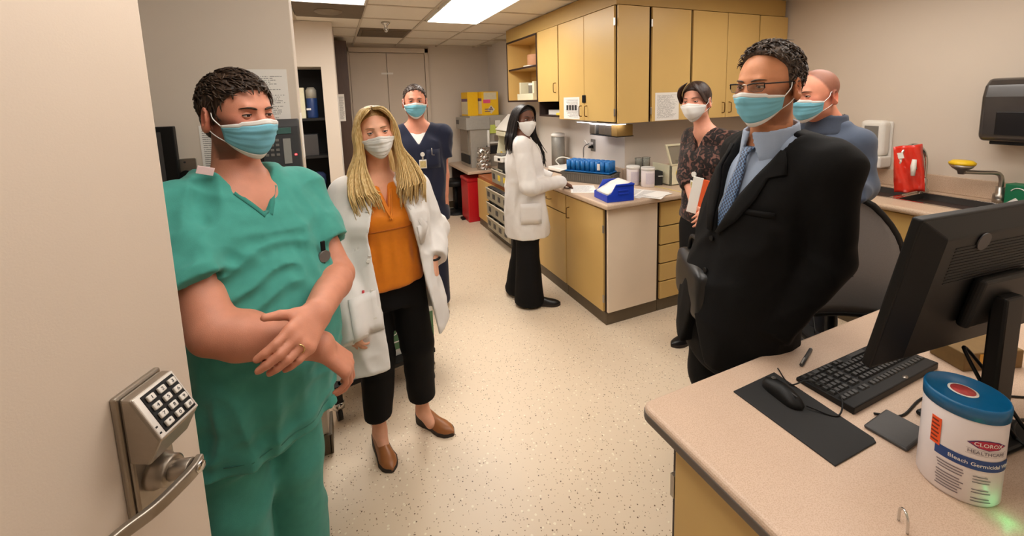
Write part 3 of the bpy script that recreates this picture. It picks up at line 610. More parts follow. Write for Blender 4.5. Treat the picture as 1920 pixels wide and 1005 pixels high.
t = empty('bin_tray', (1.7, 4.25, .672), 0, 'row of grey tilt bins with yellow labels on the low cabinet', 'bin rack')
for i in range(4):
    y0 = -.34 + i * .165; tbin(.0, .17, y0, y0 + .158, .0, i in (1, 2))
MB().box((.06, -.34, .0), (.09, .33, .26)).build('back_board', m_dgrey, t)
MB().box((-.01, -.3, .17), (.06, .0, .2)).build('black_lid', m_black2, t, bevel=.004)
t = empty('label_printer', (1.74, 4.42, .934), .2, 'small white and black printer on the row of bins', 'printer')
MB().box((-.04, -.09, 0), (.06, .09, .07)).build('printer_body', m_white, t, bevel=.012, seg=3); MB().box((-.043, -.05, .02), (-.038, .0, .05)).build('paper_slot', m_black, t, bevel=.003); MB().box((-.03, -.06, .07), (.05, .06, .1)).build('printer_cover', m_grey, t, bevel=.01)
# low desk at the back, machine, boxes, foil bag, red bin
t = empty('low_desk', (1.9, 5.6, 0), 0, 'low beige desk against the far corner above the red bin', 'desk')
MB().box((-.34, -.44, .68), (.375, .56, .72)).build('desk_top', m_top, t, bevel=.008, seg=3); MB().box((.3, -.44, 0), (.37, .56, .68)).build('desk_panel', m_dark, t); 
for y_ in (.5,): MB().box((-.3, y_, 0), (.3, y_ + .04, .68)).build('desk_leg', m_dark, t)
t = empty('analyzer', (1.97, 5.62, .721), 0, 'stainless steel lab machine under the yellow boxes', 'machine')
m_ss = mat('machine_steel', (178, 172, 162), .38, .35, var=.06, scale=20)
MB().box((-.27, -.2, 0), (.3, .3, .72)).build('machine_body', m_ss, t, bevel=.006)
MB().box((-.33, -.22, .53), (.02, .3, .70)).build('control_head', mat('machine_grey', (158, 154, 146), .45), t, bevel=.01)
MB().box((-.335, .14, .6), (-.328, .26, .66)).build('display', m_dgrey, t)
MB().box((-.285, -.1, .2), (-.265, .26, .52)).build('front_panel', mat('machine_panel', (136, 126, 114), .4, .3), t, bevel=.004)
MB().box((-.29, -.15, .05), (-.268, .24, .17)).build('vent_slot', m_black2, t, bevel=.004)
MB().cyl((-.02, -.235, .2), (-.02, -.235, .52), .018).build('white_pipe', m_white, t); MB().box((-.0, -.25, .33), (.16, -.2, .35)).build('lever_arm', m_white, t)
MB().box((-.05, -.215, .18), (.28, -.2, .3)).build('lower_slot', m_black2, t, bevel=.003)
MB().box((.08, -.215, .36), (.28, -.201, .44)).build('cover_band', mat('machine_band', (120, 106, 92), .5), t, bevel=.003)
tag(MB().box((1.98, 5.404, 1.19), (2.12, 5.407, 1.31)).build('sticky_note', mat('note_green', (196, 208, 96), .7)), 'yellow-green note stuck on the steel machine', 'note')
tag(MB().box((2.06, 5.385, 1.28), (2.14, 5.403, 1.37)).build('timer', m_white, bevel=.006), 'small white timer stuck on the steel machine', 'timer')
m_yb = mat('box_yellow', (240, 190, 26), .55, var=.03); m_pur = mat('box_purple', (112, 84, 112), .6); m_pink = mat('box_pink', (226, 84, 130), .6); m_pale = mat('box_pale', (216, 204, 172), .6)
def ybox(x, y, wd, label, full):
    t = empty('carton', (x, y, 1.442), .12, label, 'box', 'yellow cartons on the machine')
    MB().box((-wd / 2, -.11, 0), (wd / 2, .11, .33)).build('carton_body', m_yb, t, bevel=.002)
    MB().box((-wd / 2 - .0015, -.1, .02), (-wd / 2, .1, .2)).build('side_print', m_pale, t); MB().box((-wd / 2 - .0015, -.1, .2), (-wd / 2, .1, .24)).build('side_band', m_pur, t)
    if full:
        MB().box((-wd / 2 + .03, -.1115, .22), (wd / 2 - .03, -.11, .32)).build('top_print', m_pale, t); MB().box((-wd / 2 + .02, -.113, .17), (-wd / 2 + .13, -.11, .22)).build('pink_print', m_pink, t)
        dm = MB().add([(wd / 2 - .12 + .06 * a, -.1115, .08 + .06 * b_) for a, b_ in ((-1, 0), (0, -1), (1, 0), (0, 1))], [(0, 1, 2, 3)]).build('diamond', m_pale, t)
        for q in range(3):
            a = PI / 2 + q * 2.094; MB().cyl((wd / 2 - .12 + .016 * math.cos(a), -.112, .09 + .016 * math.sin(a)), (wd / 2 - .12 + .016 * math.cos(a), -.1135, .09 + .016 * math.sin(a)), .013, n=12).build('hazard_mark', m_pur, dm)
        for q in range(2): MB().box((-wd / 2 + .04, -.1118, .05 + q * .03), (-wd / 2 + .13, -.1105, .062 + q * .03)).build('print_line', m_pur, t)
ybox(2.02, 5.60, .26, 'yellow hazard carton with a printed front on the machine', True); ybox(1.79, 5.68, .16, 'narrower yellow carton left of the printed one on the machine', False)
# crumpled foil bag
rng = np.random.RandomState(3); G = []
for i in range(15):
    row = []
    for j in range(22):
        a = j / 22 * 2 * PI; r_ = .1 * (1 - .25 * (i / 14)) + rng.uniform(-.016, .016)
        row.append((r_ * math.cos(a) * 1.0, r_ * math.sin(a) * .9, .3 * i / 14 + rng.uniform(-.008, .008)))
    row.append(row[0]); G.append(row)
G.append([(rng.uniform(-.02, .02), rng.uniform(-.02, .02), .3)] * 23)
tag(MB().grid(G, smooth=False).build('foil_bag', mat('foil', (190, 186, 180), .25, .9)), 'crumpled silver foil bag beside the steel machine', 'bag').location = (1.83, 5.27, .722)
t = empty('waste_bin', (1.72, 5.42, 0), 0, 'tall red waste bin on the floor under the low desk', 'bin')
MB().box((-.14, -.16, .0), (.14, .16, .56)).build('bin_body', m_red, t, bevel=.012, seg=3); MB().box((-.15, -.17, .56), (.15, .17, .615)).build('bin_lid', m_red, t, bevel=.016, seg=3)
MB().box((-.19, .0, .0), (-.14, .1, .03)).build('pedal', m_black, t, bevel=.006); MB().box((.06, -.164, .36), (.09, -.1605, .43)).build('label', m_pale, t)
tag(MB().box((1.33, 5.95, .001), (1.52, 6.1, .004)).build('floor_box', mat('floor_brass', (120, 98, 62), .4, .5), bevel=.001), 'small brass floor plate by the far wall', 'floor plate')
t = empty('stool', (1.58, 5.88, 0), 0, 'round black stool seat in the shade under the low desk', 'stool')
MB().lathe([(.0, .42), (.17, .42), (.18, .44), (.18, .48), (.16, .5), (0, .5)], n=28).build('seat', m_black, t); MB().cyl((0, 0, .04), (0, 0, .42), .025).build('post', m_black, t)
MB().lathe([(.2, 0), (.2, .02), (.03, .05), (0, .05)], n=24).build('base', m_black, t)
# shelf contents
tag(MB().lathe([(.085, 0), (.09, .01), (.09, .11), (.085, .12), (0, .12)], n=28).build('brown_tub', mat('terracotta', (190, 138, 100), .6)), 'round terracotta tub on the upper open shelf', 'tub').location = (2.1, 4.18, 2.018)
tag(MB().lathe([(0, 0), (.12, 0), (.13, .012), (.12, .006), (0, .004)], n=28).build('saucer', m_white), 'white dish under the terracotta tub', 'dish').location = (2.1, 4.2, 2.0055)
t = empty('wire_basket', (2.09, 4.2, 1.641), 0, 'cream plastic basket on the lower open shelf', 'basket')
b = MB(); b.box((-.12, -.2, 0), (.12, .2, .006))
for s_ in (-1, 1): b.box((s_ * .12 - .003, -.2, 0), (s_ * .12 + .003, .2, .07)); b.box((-.12, s_ * .2 - .003, 0), (.12, s_ * .2 + .003, .07))
b.build('basket_body', m_cream, t, bevel=.002)
for y_ in (-.17, .17): MB().box((-.1, y_ - .02, .07), (.1, y_ + .02, .2)).build('divider', m_cream, t, bevel=.003)
tag(MB().lathe([(.06, 0), (.06, .15), (.062, .15), (.062, .175), (0, .178)], n=24).build('white_jar', m_white), 'white jar standing in the cream basket', 'jar').location = (2.07, 4.17, 1.6475)
# ================================================================== right wall and desk
# gooseneck faucet with red bag
t = empty('faucet', (3.79, 1.48, .9165), 0, 'chrome gooseneck faucet with a red bag hung over it', 'faucet')
MB().lathe([(.028, 0), (.028, .02), (.018, .03), (.018, .09), (.013, .1)], n=24).build('faucet_base', m_chrome, t)
MB().tube(bez([(0, 0, .09), (0, 0, .22), (-.03, .01, .3), (-.11, .03, .34), (-.19, .05, .3), (-.215, .055, .24)], 8), .011, 12).build('spout', m_chrome, t)
MB().cyl((-.215, .055, .25), (-.218, .056, .21), .014).build('nozzle', m_white, t)
tagm = mat('red_film', (226, 52, 34), .3, var=.08, scale=14, coat=.4)
rng = np.random.RandomState(5); G = []
for i in range(17):
    u = i / 16; row = []
    for j in range(9):
        v_ = j / 8 - .5; s_ = .15
        row.append((-.012 + .018 * math.sin(v_ * 9 + u * 4) + rng.uniform(-.003, .003), v_ * s_ + .05 * (u - .3), .36 - .32 * u + .012 * v_))
    G.append(row)
rb = tag(MB().grid(G).build('red_bag', tagm, solid=.003), 'shiny red plastic bag hanging on the faucet', 'bag'); rb.matrix_basis = Matrix.Translation((3.64, 1.45, .905)) @ Matrix.Rotation(math.radians(32), 4, 'Z') @ Matrix.Rotation(math.radians(-14), 4, 'X')
MB().box((-.03, .02, .28), (-.026, .05, .32)).build('white_print', m_paper, rb); 
t = empty('mixer_tap', (3.58, 1.46, .9165), 0, 'white tap handles in front of the red bag', 'tap')
MB().cyl((.16, .02, 0), (.16, .02, .12), .012).build('stem', m_chrome, t); MB().cyl((.16, .02, .115), (.01, .0, .2), .011).build('arm', m_chrome, t)
MB().tube([(.005, 0, .25), (0, 0, .2), (-.01, -.005, .14)], [.012, .016, .011], 12).build('white_lever', m_white, t)
# eyewash arm
t = empty('eyewash', (3.80, 1.12, .9165), 0, 'swing-arm eyewash with a yellow cap over the sink', 'eyewash')
MB().lathe([(.03, 0), (.03, .05), (.02, .06), (.02, .1)], n=20).build('eyewash_base', m_steel, t)
MB().tube(bez([(0, 0, .09), (0, 0, .15), (-.02, .015, .185), (-.09, .06, .19), (-.175, .115, .195)], 7), .013, 12).build('swing_arm', m_steel, t)
MB().lathe([(.015, 0), (.02, .02), (.045, .04), (.06, .06)], (-.18, .12, .18), n=24).build('bowl', m_steel, t)
MB().lathe([(.06, 0), (.063, .012), (.045, .026), (0, .028)], (-.18, .12, .242), n=24).build('yellow_cap', mat('cap_yellow', (232, 192, 30), .45), t)
# soap dispenser (wall), towel dispenser (wall), green box
t = empty('soap_dispenser', (XR - .001, 1.80, 1.04), 0, 'white soap dispenser on the wall behind the man in the blue shirt', 'dispenser')
MB().box((-.02, -.085, .06), (0, .085, .36)).build('back_plate', m_white, t, bevel=.02, seg=3)
MB().box((-.12, -.08, .10), (-.02, .08, .37)).build('cover', m_white, t, bevel=.03, seg=4); MB().box((-.125, -.045, .14), (-.119, .045, .33)).build('window', m_grey, t, bevel=.002)
MB().box((-.16, -.09, .015), (-.01, .09, .10)).build('push_bar', m_white, t, bevel=.012, seg=3); MB().cyl((-.158, -.03, .06), (-.165, -.03, .06), .03).build('push_button', m_white, t)
t = empty('towel_dispenser', (XR - .001, 1.03, 1.31), 0, 'dark smoky paper towel dispenser on the right wall', 'dispenser')
m_smoke = mat('smoky_plastic', (58, 54, 52), .22, var=.15, scale=8, coat=.3)
MB().prism([(0, 0), (-.2, 0), (-.225, .03), (-.225, .27), (-.2, .34), (-.15, .38), (0, .385)], -.17, .17, 'y').build('cover', m_smoke, t, bevel=.02, seg=4)
MB().box((-.228, -.1, .04), (-.22, .1, .18)).build('roll_window', mat('smoky_window', (34, 32, 32), .15), t, bevel=.003)
MB().box((-.18, -.13, -.02), (-.02, .13, .004)).build('towel_slot', m_black, t, bevel=.004)
t = empty('first_aid_box', (3.80, .975, .9165), math.radians(-8), 'green box with white lettering by the eyewash', 'box')
mg = mat('sign_green', (14, 110, 72), .5)
MB().box((-.05, -.11, 0), (.04, .11, .13)).build('box_body', mg, t, bevel=.004)
MB().add([(-.0515, .1, .01), (-.0515, .02, .01), (-.0515, .06, .05)], [(0, 1, 2)]).build('white_mark', m_paper, t)
MB().lathe([(.034, 0), (.034, .001), (0, .001)], n=24).build('white_disc', m_paper, t).matrix_basis = Matrix.Translation((-.0505, -.03, .075)) @ Matrix.Rotation(-PI / 2, 4, 'Y')
MB().tube([(-.0515, .05 + .04 * math.cos(a), .06 + .05 * math.sin(a)) for a in np.linspace(.6, 2.8, 10)], .003, 6).build('white_arc', m_paper, t)
# ------------------------------------------------------------------ desk in front
DZ = .76; DX0, DY1 = .757, .877
t = empty('desk', (DX0, .04, 0), 0, 'pink-beige laminate desk in the right foreground', 'desk')
dp = [(0, -.0), (2.35, -.0), (2.35, DY1 - .04)] + [(.035 - .035 * math.sin(a), DY1 - .04 - .035 + .035 * math.cos(a)) for a in np.linspace(0, PI / 2, 6)]
MB().prism(dp, DZ - .042, DZ, 'z').build('desk_top', m_desk, t, bevel=.014, seg=4)
MB().prism([(-.0025, -.002), (2.352, -.002), (2.352, DY1 - .0375)] + [(.035 - .0375 * math.sin(a), DY1 - .075 + .0375 * math.cos(a)) for a in np.linspace(0, PI / 2, 6)], DZ - .040, DZ - .015, 'z').build('edge_band', mat('edge_grey_brown', (96, 86, 78), .5, var=.08), t, bevel=.004)
MB().prism([(.03, .01), (2.3, .01), (2.3, DY1 - .08), (.03, DY1 - .08)], DZ - .05, DZ - .04, 'z').build('top_support', m_dark, t)
dc = empty('desk_cabinet', (.795, .06, 0), 0, 'mustard base cabinet under the near end of the desk', 'cabinet')
MB().box((.02, 0, .09), (.5, .74, DZ - .051)).build('body', m_dark, dc); MB().box((.03, .0, 0), (.5, .72, .09)).build('toe_base', m_toe, dc)
dr = MB().box((.0, .012, .11), (.0195, .715, DZ - .062)).build('door', m_yel, dc, bevel=.003)
for z in (.52, .2): MB().box((.0, .718, z), (.018, .732, z + .07)).build('hinge', m_steel, dr, bevel=.001)
# mouse pad, mouse, keyboard
def on_desk(name, c, rz, label, cat, z=DZ): return empty(name, (c[0], c[1], z + .0003), rz, label, cat)
tag(MB().prism([(1.035, .79), (1.225, .795), (1.205, .52), (1.195, .51), (1.03, .512)], DZ, DZ + .004, 'z').build('mouse_pad', m_black2, bevel=.0015), 'black rectangular mouse pad on the desk', 'mouse pad')
t = on_desk('mouse', (1.145, .715), math.radians(-8), 'black corded computer mouse on the mouse pad', 'mouse', DZ + .0042)
G = []
for i in range(17):
    u = i / 16; y = .062 - .124 * u; wd = .031 * (1 - abs(2 * u - 1) ** 3.2) ** .5 * (1 - .12 * math.sin(u * PI)) ; h = .036 * math.sin(PI * (u * .86 + .1)) ** .65
    G.append([(wd * math.cos(a), y, max(0, h * math.sin(a) ** .8 if math.sin(a) > 0 else 0)) for a in np.linspace(0, PI, 15)])
MB().grid(G).build('mouse_shell', m_black, t)
MB().box((-.0015, -.045, .026), (.0015, -.02, .03)).build('scroll_wheel', m_dgrey, t, bevel=.001)
MB().cyl((0, .032, .0345), (0, .032, .0358), .006).build('logo_disc', m_steel, t)
t2 = on_desk('keyboard', (1.475, .665), math.radians(0), 'black full-size keyboard under the monitor', 'keyboard')
MB().prism([(-.078, 0), (.078, 0), (.078, .012), (-.078, .022)], -.226, .226, 'x').build('keyboard_case', m_black, t2, bevel=.003)
kme = MB().add([(-.0078, -.0078, 0), (.0078, -.0078, 0), (.0078, .0078, 0), (-.0078, .0078, 0), (-.006, -.0055, .006), (.006, -.0055, .006), (.006, .006, .006), (-.006, .006, .006)], FB if False else [(0, 1, 5, 4), (1, 2, 6, 5), (2, 3, 7, 6), (3, 0, 4, 7), (4, 5, 6, 7)]).mesh('key')
m_keyc = mat('keycap', (44, 43, 42), .38, var=.1); kme.materials.append(m_keyc)
slope = (.012 - .022) / .156
for r_ in range(6):                     # row 0 nearest the user (+y), row 5 towards the camera
    y = .062 - r_ * .0195 - (.006 if r_ == 5 else 0); xs = []
    if r_ == 0: xs = [(.19, 1), (.169, 1), (.148, 1), (.06, 6.2), (-.035, 1.2), (-.056, 1), (-.088, 1), (-.107, 1), (-.126, 1), (-.155, 2), (-.185, 1), (-.21, 1)]
    else: xs = [(.205 - i * .0192, 1) for i in range(15)] + [(-.1 - i * .0192, 1) for i in range(2)] + [(-.152 - i * .0192, 1) for i in range(4)]
    for x, sx in xs:
        o = bpy.data.objects.new('key', kme); col.objects.link(o); o.parent = t2; o.location = (x, y, .017 + slope * (y + 0) + .0005); o.scale = (sx, 1, 1 if r_ < 5 else .7)
MB().lathe([(.011, 0), (.011, .001), (0, .001)], n=20, sy=.6).build('logo_badge', m_steel, t2).location = (.05, -.069, .0215)
tag(MB().tube(bez([(1.155, .655, DZ + .012), (1.2, .60, DZ + .006), (1.26, .63, DZ + .03), (1.245, .70, DZ + .03), (1.21, .735, DZ + .006), (1.25, .80, DZ + .005)], 8), .0022, 6).build('mouse_cable', m_black), 'thin black mouse cable curling by the keyboard', 'cable')
tag(MB().tube(bez([(1.3, .565, DZ + .004), (1.36, .53, DZ + .003), (1.5, .54, DZ + .003), (1.62, .5, DZ + .003), (1.75, .42, DZ + .003)], 8), .003, 6).build('keyboard_cable', m_black), 'black cable running along the near edge of the keyboard', 'cable')
t = empty('pen', (1.388, .797, DZ + .006), math.radians(19), 'dark grey pen lying on the desk behind the keyboard', 'pen')
MB().cyl((-.06, 0, 0), (.06, 0, 0), .0055, n=12).build('pen_barrel', m_dgrey, t); MB().cyl((.06, 0, 0), (.075, 0, 0), .005, .001, n=12).build('pen_tip', m_steel, t); MB().box((-.06, -.002, .005), (-.02, .002, .008)).build('pen_clip', m_steel, t)
# monitor seen from behind
bl = W(1630, 692, 1.05); tl = W(1722, 409, .945)
mt = empty('monitor', (0, 0, 0), 0, 'black computer monitor seen from behind on the desk', 'monitor')
upv = tl - bl; MH = np.linalg.norm(upv); yaw = math.radians(-7); rx_ = np.array((math.cos(yaw), math.sin(yaw), 0))
up2 = np.array((0, -math.sin(math.radians(11)), math.cos(math.radians(11)))); MWd = .60
ux = rx_; uz = up2 - ux * (up2 @ ux); uz /= np.linalg.norm(uz); uy = np.cross(uz, ux)     # uy points away from the camera: the screen side
Mm = Matrix([[ux[i], uy[i], uz[i], bl[i]] for i in range(3)] + [[0, 0, 0, 1]])
mt.matrix_basis = Mm; MH = .42
MB().box((0, 0, 0), (MWd, .022, MH)).build('screen_frame', m_black, mt, bevel=.005, seg=3)
MB().box((.014, .0215, .014), (MWd - .014, .0235, MH - .014)).build('screen', mat('dark_screen', (30, 32, 36), .15), mt)
bk = MB(); a_ = .03
bk.add([(0.004, 0, .004), (MWd - .004, 0, .004), (MWd - .004, 0, MH - .004), (.004, 0, MH - .004), (.05, -.03, .05), (MWd - .05, -.03, .05), (MWd - .05, -.03, MH - .04), (.05, -.03, MH - .04)], [(0, 1, 5, 4), (1, 2, 6, 5), (2, 3, 7, 6), (3, 0, 4, 7), (4, 5, 6, 7)]).build('back_cover', m_black, mt, bevel=.004)
for q in range(12): MB().box((.09, -.0312, MH - .07 - q * .0085), (MWd - .09, -.0298, MH - .067 - q * .0085)).build('vent_rib', m_black2, mt, bevel=0)
MB().box((.2, -.055, .12), (.4, -.03, .26)).build('mount_block', m_black, mt, bevel=.01, seg=3)
MB().cyl((.18, -.031, MH - .06), (.18, -.034, MH - .06), .022).build('logo_disc', m_dgrey, mt)
sp_ = Mm @ Vector((.3, -.06, .19)); st = bpy.data.objects.new('stand', None); col.objects.link(st); st.parent = mt; st.matrix_basis = Mm.inverted() @ Matrix.Translation((sp_.x, sp_.y, DZ + .0003)) @ Matrix.Rotation(yaw, 4, 'Z')
MB().box((-.035, -.02, .01), (.035, .012, sp_.z - DZ + .02)).build('stand_post', m_black, st, bevel=.006); MB().box((-.1, -.06, 0), (.1, .1, .014)).build('stand_foot', m_black, st, bevel=.006)
# tablet/phone, black gadget, cables, clip
tag(MB().box((-.06, -.045, 0), (.06, .045, .01)).build('tablet', m_dgrey, bevel=.006, seg=3), 'dark grey flat device behind the wipes canister', 'device').matrix_basis = Matrix.Translation((1.285, .51, DZ + .0004)) @ Matrix.Rotation(.05, 4, 'Z')
for q, (pts, lb) in enumerate((([(1.50, .36, DZ + .005), (1.47, .40, DZ + .09), (1.49, .47, DZ + .20), (1.53, .43, DZ + .13), (1.52, .36, DZ + .04), (1.55, .33, DZ + .005)], 'thick black cable looping below the monitor'), ([(1.49, .33, DZ + .006), (1.5, .37, DZ + .02), (1.56, .38, DZ + .03), (1.66, .35, DZ + .006)], 'short black cable curving behind the wipes canister'), ([(1.31, .02 + .1, DZ + .004), (1.36, .19, DZ + .004), (1.40, .17, DZ + .004), (1.5, .15, DZ + .004), (1.62, .2, DZ + .004)], 'black cable trailing right of the wipes canister'), ([(1.56, .87, DZ + .004), (1.62, .92, DZ + .06), (1.60, .93, DZ + .15), (1.66, .90, DZ + .20), (1.75, .86, DZ + .19)], 'thin cable arching in front of the grey chair'))):
    tag(MB().tube(bez(pts, 8), .0045 if q < 3 else .003, 8).build('cable', m_black), lb, 'cable')
t = empty('dock_box', (1.86, .56, DZ + .0003), math.radians(-20), 'brown box with cables behind the wipes canister', 'box')
MB().box((-.1, -.05, 0), (.1, .05, .06)).build('box_body', mat('kraft_brown', (120, 92, 50), .7, var=.1), t, bevel=.003); MB().box((-.05, -.0515, .02), (.03, -.05, .055)).build('box_label', mat('amber_label', (208, 150, 40), .5), t)
t = empty('speaker', (1.43, .262, DZ + .0003), math.radians(-12), 'black speaker with a grey foot at the right edge of the desk', 'speaker')
MB().box((-.02, -.06, .10), (.075, .05, .26)).build('speaker_body', m_black, t, bevel=.012, seg=3); MB().lathe([(.06, .03), (.058, .05), (.045, .1)], (.03, 0, 0), n=28).build('speaker_neck', m_dgrey, t); MB().lathe([(.068, 0), (.068, .025), (.06, .03)], (.03, 0, 0), n=28).build('speaker_foot', m_black2, t)
t = empty('metal_clip', (1.0, .372, DZ + .0003), .9, 'chrome clip at the near edge of the desk', 'clip')
MB().tube(bez([(-.014, 0, .002), (-.012, 0, .03), (0, 0, .04), (.012, 0, .03), (.014, 0, .002)], 6), .0025, 8).build('clip_loop', m_chrome, t)
# wipes canister
cx_, cy_, r0, r1, hc = 1.235, .378, .066, .0655, .196
t = empty('wipes_canister', (cx_, cy_, DZ + .0003), 0, 'large white wipes canister with a blue lid and red diamond logo', 'canister')
m_can = mat('canister_white', (220, 210, 208), .35, var=.02); m_lid = mat('lid_blue', (4, 92, 140), .35, var=.05)
m_navy = mat('label_navy', (24, 62, 122), .45); m_ora = mat('label_orange', (232, 84, 30), .5); m_ink = mat('ink_grey', (120, 108, 112), .6)
MB().lathe([(r0 * .95, 0), (r0, .006), (r1, hc), (r1 * .97, hc + .002)], n=48).build('canister_body', m_can, t)
MB().lathe([(r1 * 1.02, hc - .002), (r1 * 1.03, hc + .022), (r1 * 1.0, hc + .027), (r1 * .97, hc + .027), (r1 * .94, hc + .024), (0, hc + .025)], n=48).build('lid', m_lid, t)
dv = math.atan2(-cy_, -cx_)            # direction of the camera
LB = dv + .62                           # label centre turned to the right
def onc(a, z, e=.0006): return ((r0 + e) * math.cos(a), (r0 + e) * math.sin(a), z)
def patch(name, a0, a1, z0, z1, mtl, e=.0006, n=16, sk=0.0):
    return MB().grid([[onc(a, z0 + sk * (a - a0), e), onc(a, z1 + sk * (a - a0), e)] for a in np.linspace(a0, a1, n)]).build(name, mtl, t, fix=False)
patch('label_band', dv - .58, LB + .95, .086, .110, m_navy, .0008, 26)
patch('orange_sticker', dv - .74, dv - .46, .105, .168, m_ora, .001)
for q in range(6): patch('sticker_print', dv - .72, dv - .5 - .03 * (q % 2), .111 + q * .0093, .115 + q * .0093, mat('sticker_ink', (120, 40, 20), .6) if q == 0 else bpy.data.materials['sticker_ink'], .0014, 6)
def wrapf(a0, z0, e): return lambda co: Vector(onc(a0 + co.x / r0, z0 + co.y, e + co.z))
dia = MB(); 
for half in range(1):
    pts = [(-.034, 0), (-.018, .0085), (0, .0115), (.018, .0085), (.034, 0), (.018, -.0085), (0, -.0115), (-.018, -.0085)]
    for sc2, mi, e in ((1.0, 0, .001), (.86, 1, .0014)):
        V = [onc(LB + .02 + x * sc2 / r0, .146 + y * sc2, e) for x, y in pts]; dia.add(V, [(0, 1, 7), (1, 6, 7), (1, 2, 6), (2, 5, 6)][:0] + [(0, 1, 7), (1, 2, 6, 7), (2, 3, 5, 6), (3, 4, 5)], mi)
dia.build('logo_diamond', [mat('logo_purple', (84, 40, 96), .5), mat('logo_red', (176, 34, 62), .5)], t, fix=False)
text('logo_text', 'CLOROX', .0115, None, m_paper, t, .0002, wrapf(LB + .02, .146, .0018))
text('brand_text', 'HEALTHCARE', .0104, None, m_ink, t, .0002, wrapf(LB + .02, .1265, .001))
for zz in (.1325, .1205): patch('rule_line', LB - .5, LB + .55, zz, zz + .0005, m_ink, .0009)
text('band_text', 'Bleach Germicidal Wipes', .0115, None, m_paper, t, .0002, wrapf(LB + .02, .098, .0012))
rngc = np.random.RandomState(2)
for q in range(9):
    zz = .074 - q * .0066 - (.004 if q > 2 else 0)
    patch('fine_print', dv - .5 + .02 * q % .05, dv + .12 + rngc.uniform(-.1, .12), zz, zz + .0026, m_ink, .0008, 10)
    if q not in (3, 6): patch('fine_print', dv + .34, dv + .8 + rngc.uniform(-.1, .1), zz - .004, zz - .002, m_ink, .0008, 8)
MB().lathe([(.024, 0), (.024, .0012), (.0, .0012)], n=32).build('lid_seal', m_paper, t).location = (-.004, .004, hc + .0252)
MB().lathe([(.020, 0), (.020, .0008), (.0, .0008)], n=32).build('seal_centre', mat('seal_red', (176, 60, 60), .5, var=.35, scale=90), t).location = (-.004, .004, hc + .0262)
# green activity light of a device glowing onto the canister
li = bpy.data.lights.new('device_glow', 'POINT'); li.color = (.05, 1, .35); li.energy = .016; li.shadow_soft_size = .004
lo_ = bpy.data.objects.new('device_glow', li); col.objects.link(lo_); lo_.location = (1.235 - .03, .378 - .088, DZ + .018)
# ------------------------------------------------------------------ office chair
t = empty('office_chair', (2.03, 1.01, 0), math.radians(-27), 'grey mesh-back office chair beside the desk', 'chair')
m_mesh = mat('chair_mesh', (112, 108, 106), .7, var=.1, scale=300)
G = []
for i in range(13):
    u = i / 12; z = .62 + .56 * u; wd = .245 * (1 - .55 * max(0, u - .55) ** 2 * 4) * (.9 + .1 * min(1, u * 3))
    G.append([(x * wd, .03 + .05 * u - .05 * (1 - x * x) * -1 - .02 * math.sin(u * PI), z - .05 * x * x * u) for x in np.linspace(-1, 1, 13)])
G = np.array(G); MB().grid(G).build('backrest', m_mesh, t, solid=.022)
rim = np.concatenate([G[:, 0], G[-1, 1:-1], G[::-1, -1], G[0, -2:0:-1]]); MB().tube(rim, .015, 8, closed=True).build('back_frame', m_black, t)
MB().box((-.24, -.45, .44), (.24, .0, .51)).build('seat', m_black2, t, bevel=.03, seg=3)
MB().tube(bez([(0, .0, .45), (0, .09, .5), (0, .1, .68)], 5), .022, 8).build('back_bracket', m_black, t)
MB().cyl((0, -.22, .1), (0, -.22, .44), .028).build('gas_lift', m_black, t)
for q in range(5):
    a = q * 2 * PI / 5 + .3; lg = MB().tube([(0, -.22, .11), (.28 * math.cos(a), -.22 + .28 * math.sin(a), .075)], [.025, .016], 8).build('leg', m_black, t)
    MB().cyl((.28 * math.cos(a) - .02, -.22 + .28 * math.sin(a), .03), (.28 * math.cos(a) + .02, -.22 + .28 * math.sin(a), .03), .029).build('caster', m_black, lg)
for s_ in (-1, 1):
    MB().tube(bez([(s_ * .24, -.2, .46), (s_ * .28, -.2, .52), (s_ * .28, -.2, .66)], 4), .015, 8).build('arm_post', m_black, t); MB().box((s_ * .28 - .035, -.3, .66), (s_ * .28 + .035, -.06, .69)).build('arm_pad', m_black, t, bevel=.01)
# ================================================================== left wall things
YW = 1.999
WP = lambda px, py, y: (lambda r: r * (y / r[1]) + np.array((0, 0, CAMH)))(RW @ np.array([px - PX, py - PY, FPX]))
def wsheet(px0, py0, px1, py1, label, mt, y=YW, name='posted_sheet'):
    a, b = WP(px0, py0, y), WP(px1, py1, y); return sheet(name, 'y', (a[0], b[2]), (b[0], a[2]), mt, label, y)
wsheet(446, 130, 550, 268, 'large printed schedule sheet on the partition behind the green scrubs man', m_print2)
wsheet(372, 236, 440, 330, 'white sheet on the partition mostly behind the head of the green scrubs man', m_print, YW)
a = WP(350, 325, YW); t = empty('wall_jack', tuple(a), 0, 'steel wall jack plate beside the open door', 'wall plate')
MB().box((-.037, -.006, -.06), (.037, 0, .06)).build('cover_plate', m_steel, t, bevel=.002); MB().cyl((0, -.006, -.005), (0, -.016, -.005), .018, n=20).build('round_jack', m_black, t)
for z in (-.045, .045): MB().cyl((0, -.006, z), (0, -.008, z), .004, n=10).build('screw', m_dgrey, t)
a, b = WP(301, 243, YW - .03), WP(326, 353, YW - .03)
t = empty('notice_board', ((a[0] + b[0]) / 2 - .12, YW, (a[2] + b[2]) / 2), 0, 'black-edged board on the partition behind the door edge', 'board')
MB().box((-.13, -.03, -.13), (.15, -.001, .125)).build('board_frame', m_black, t, bevel=.003); MB().box((-.11, -.032, -.11), (.11, -.03, .105)).build('board_face', m_dgrey, t)
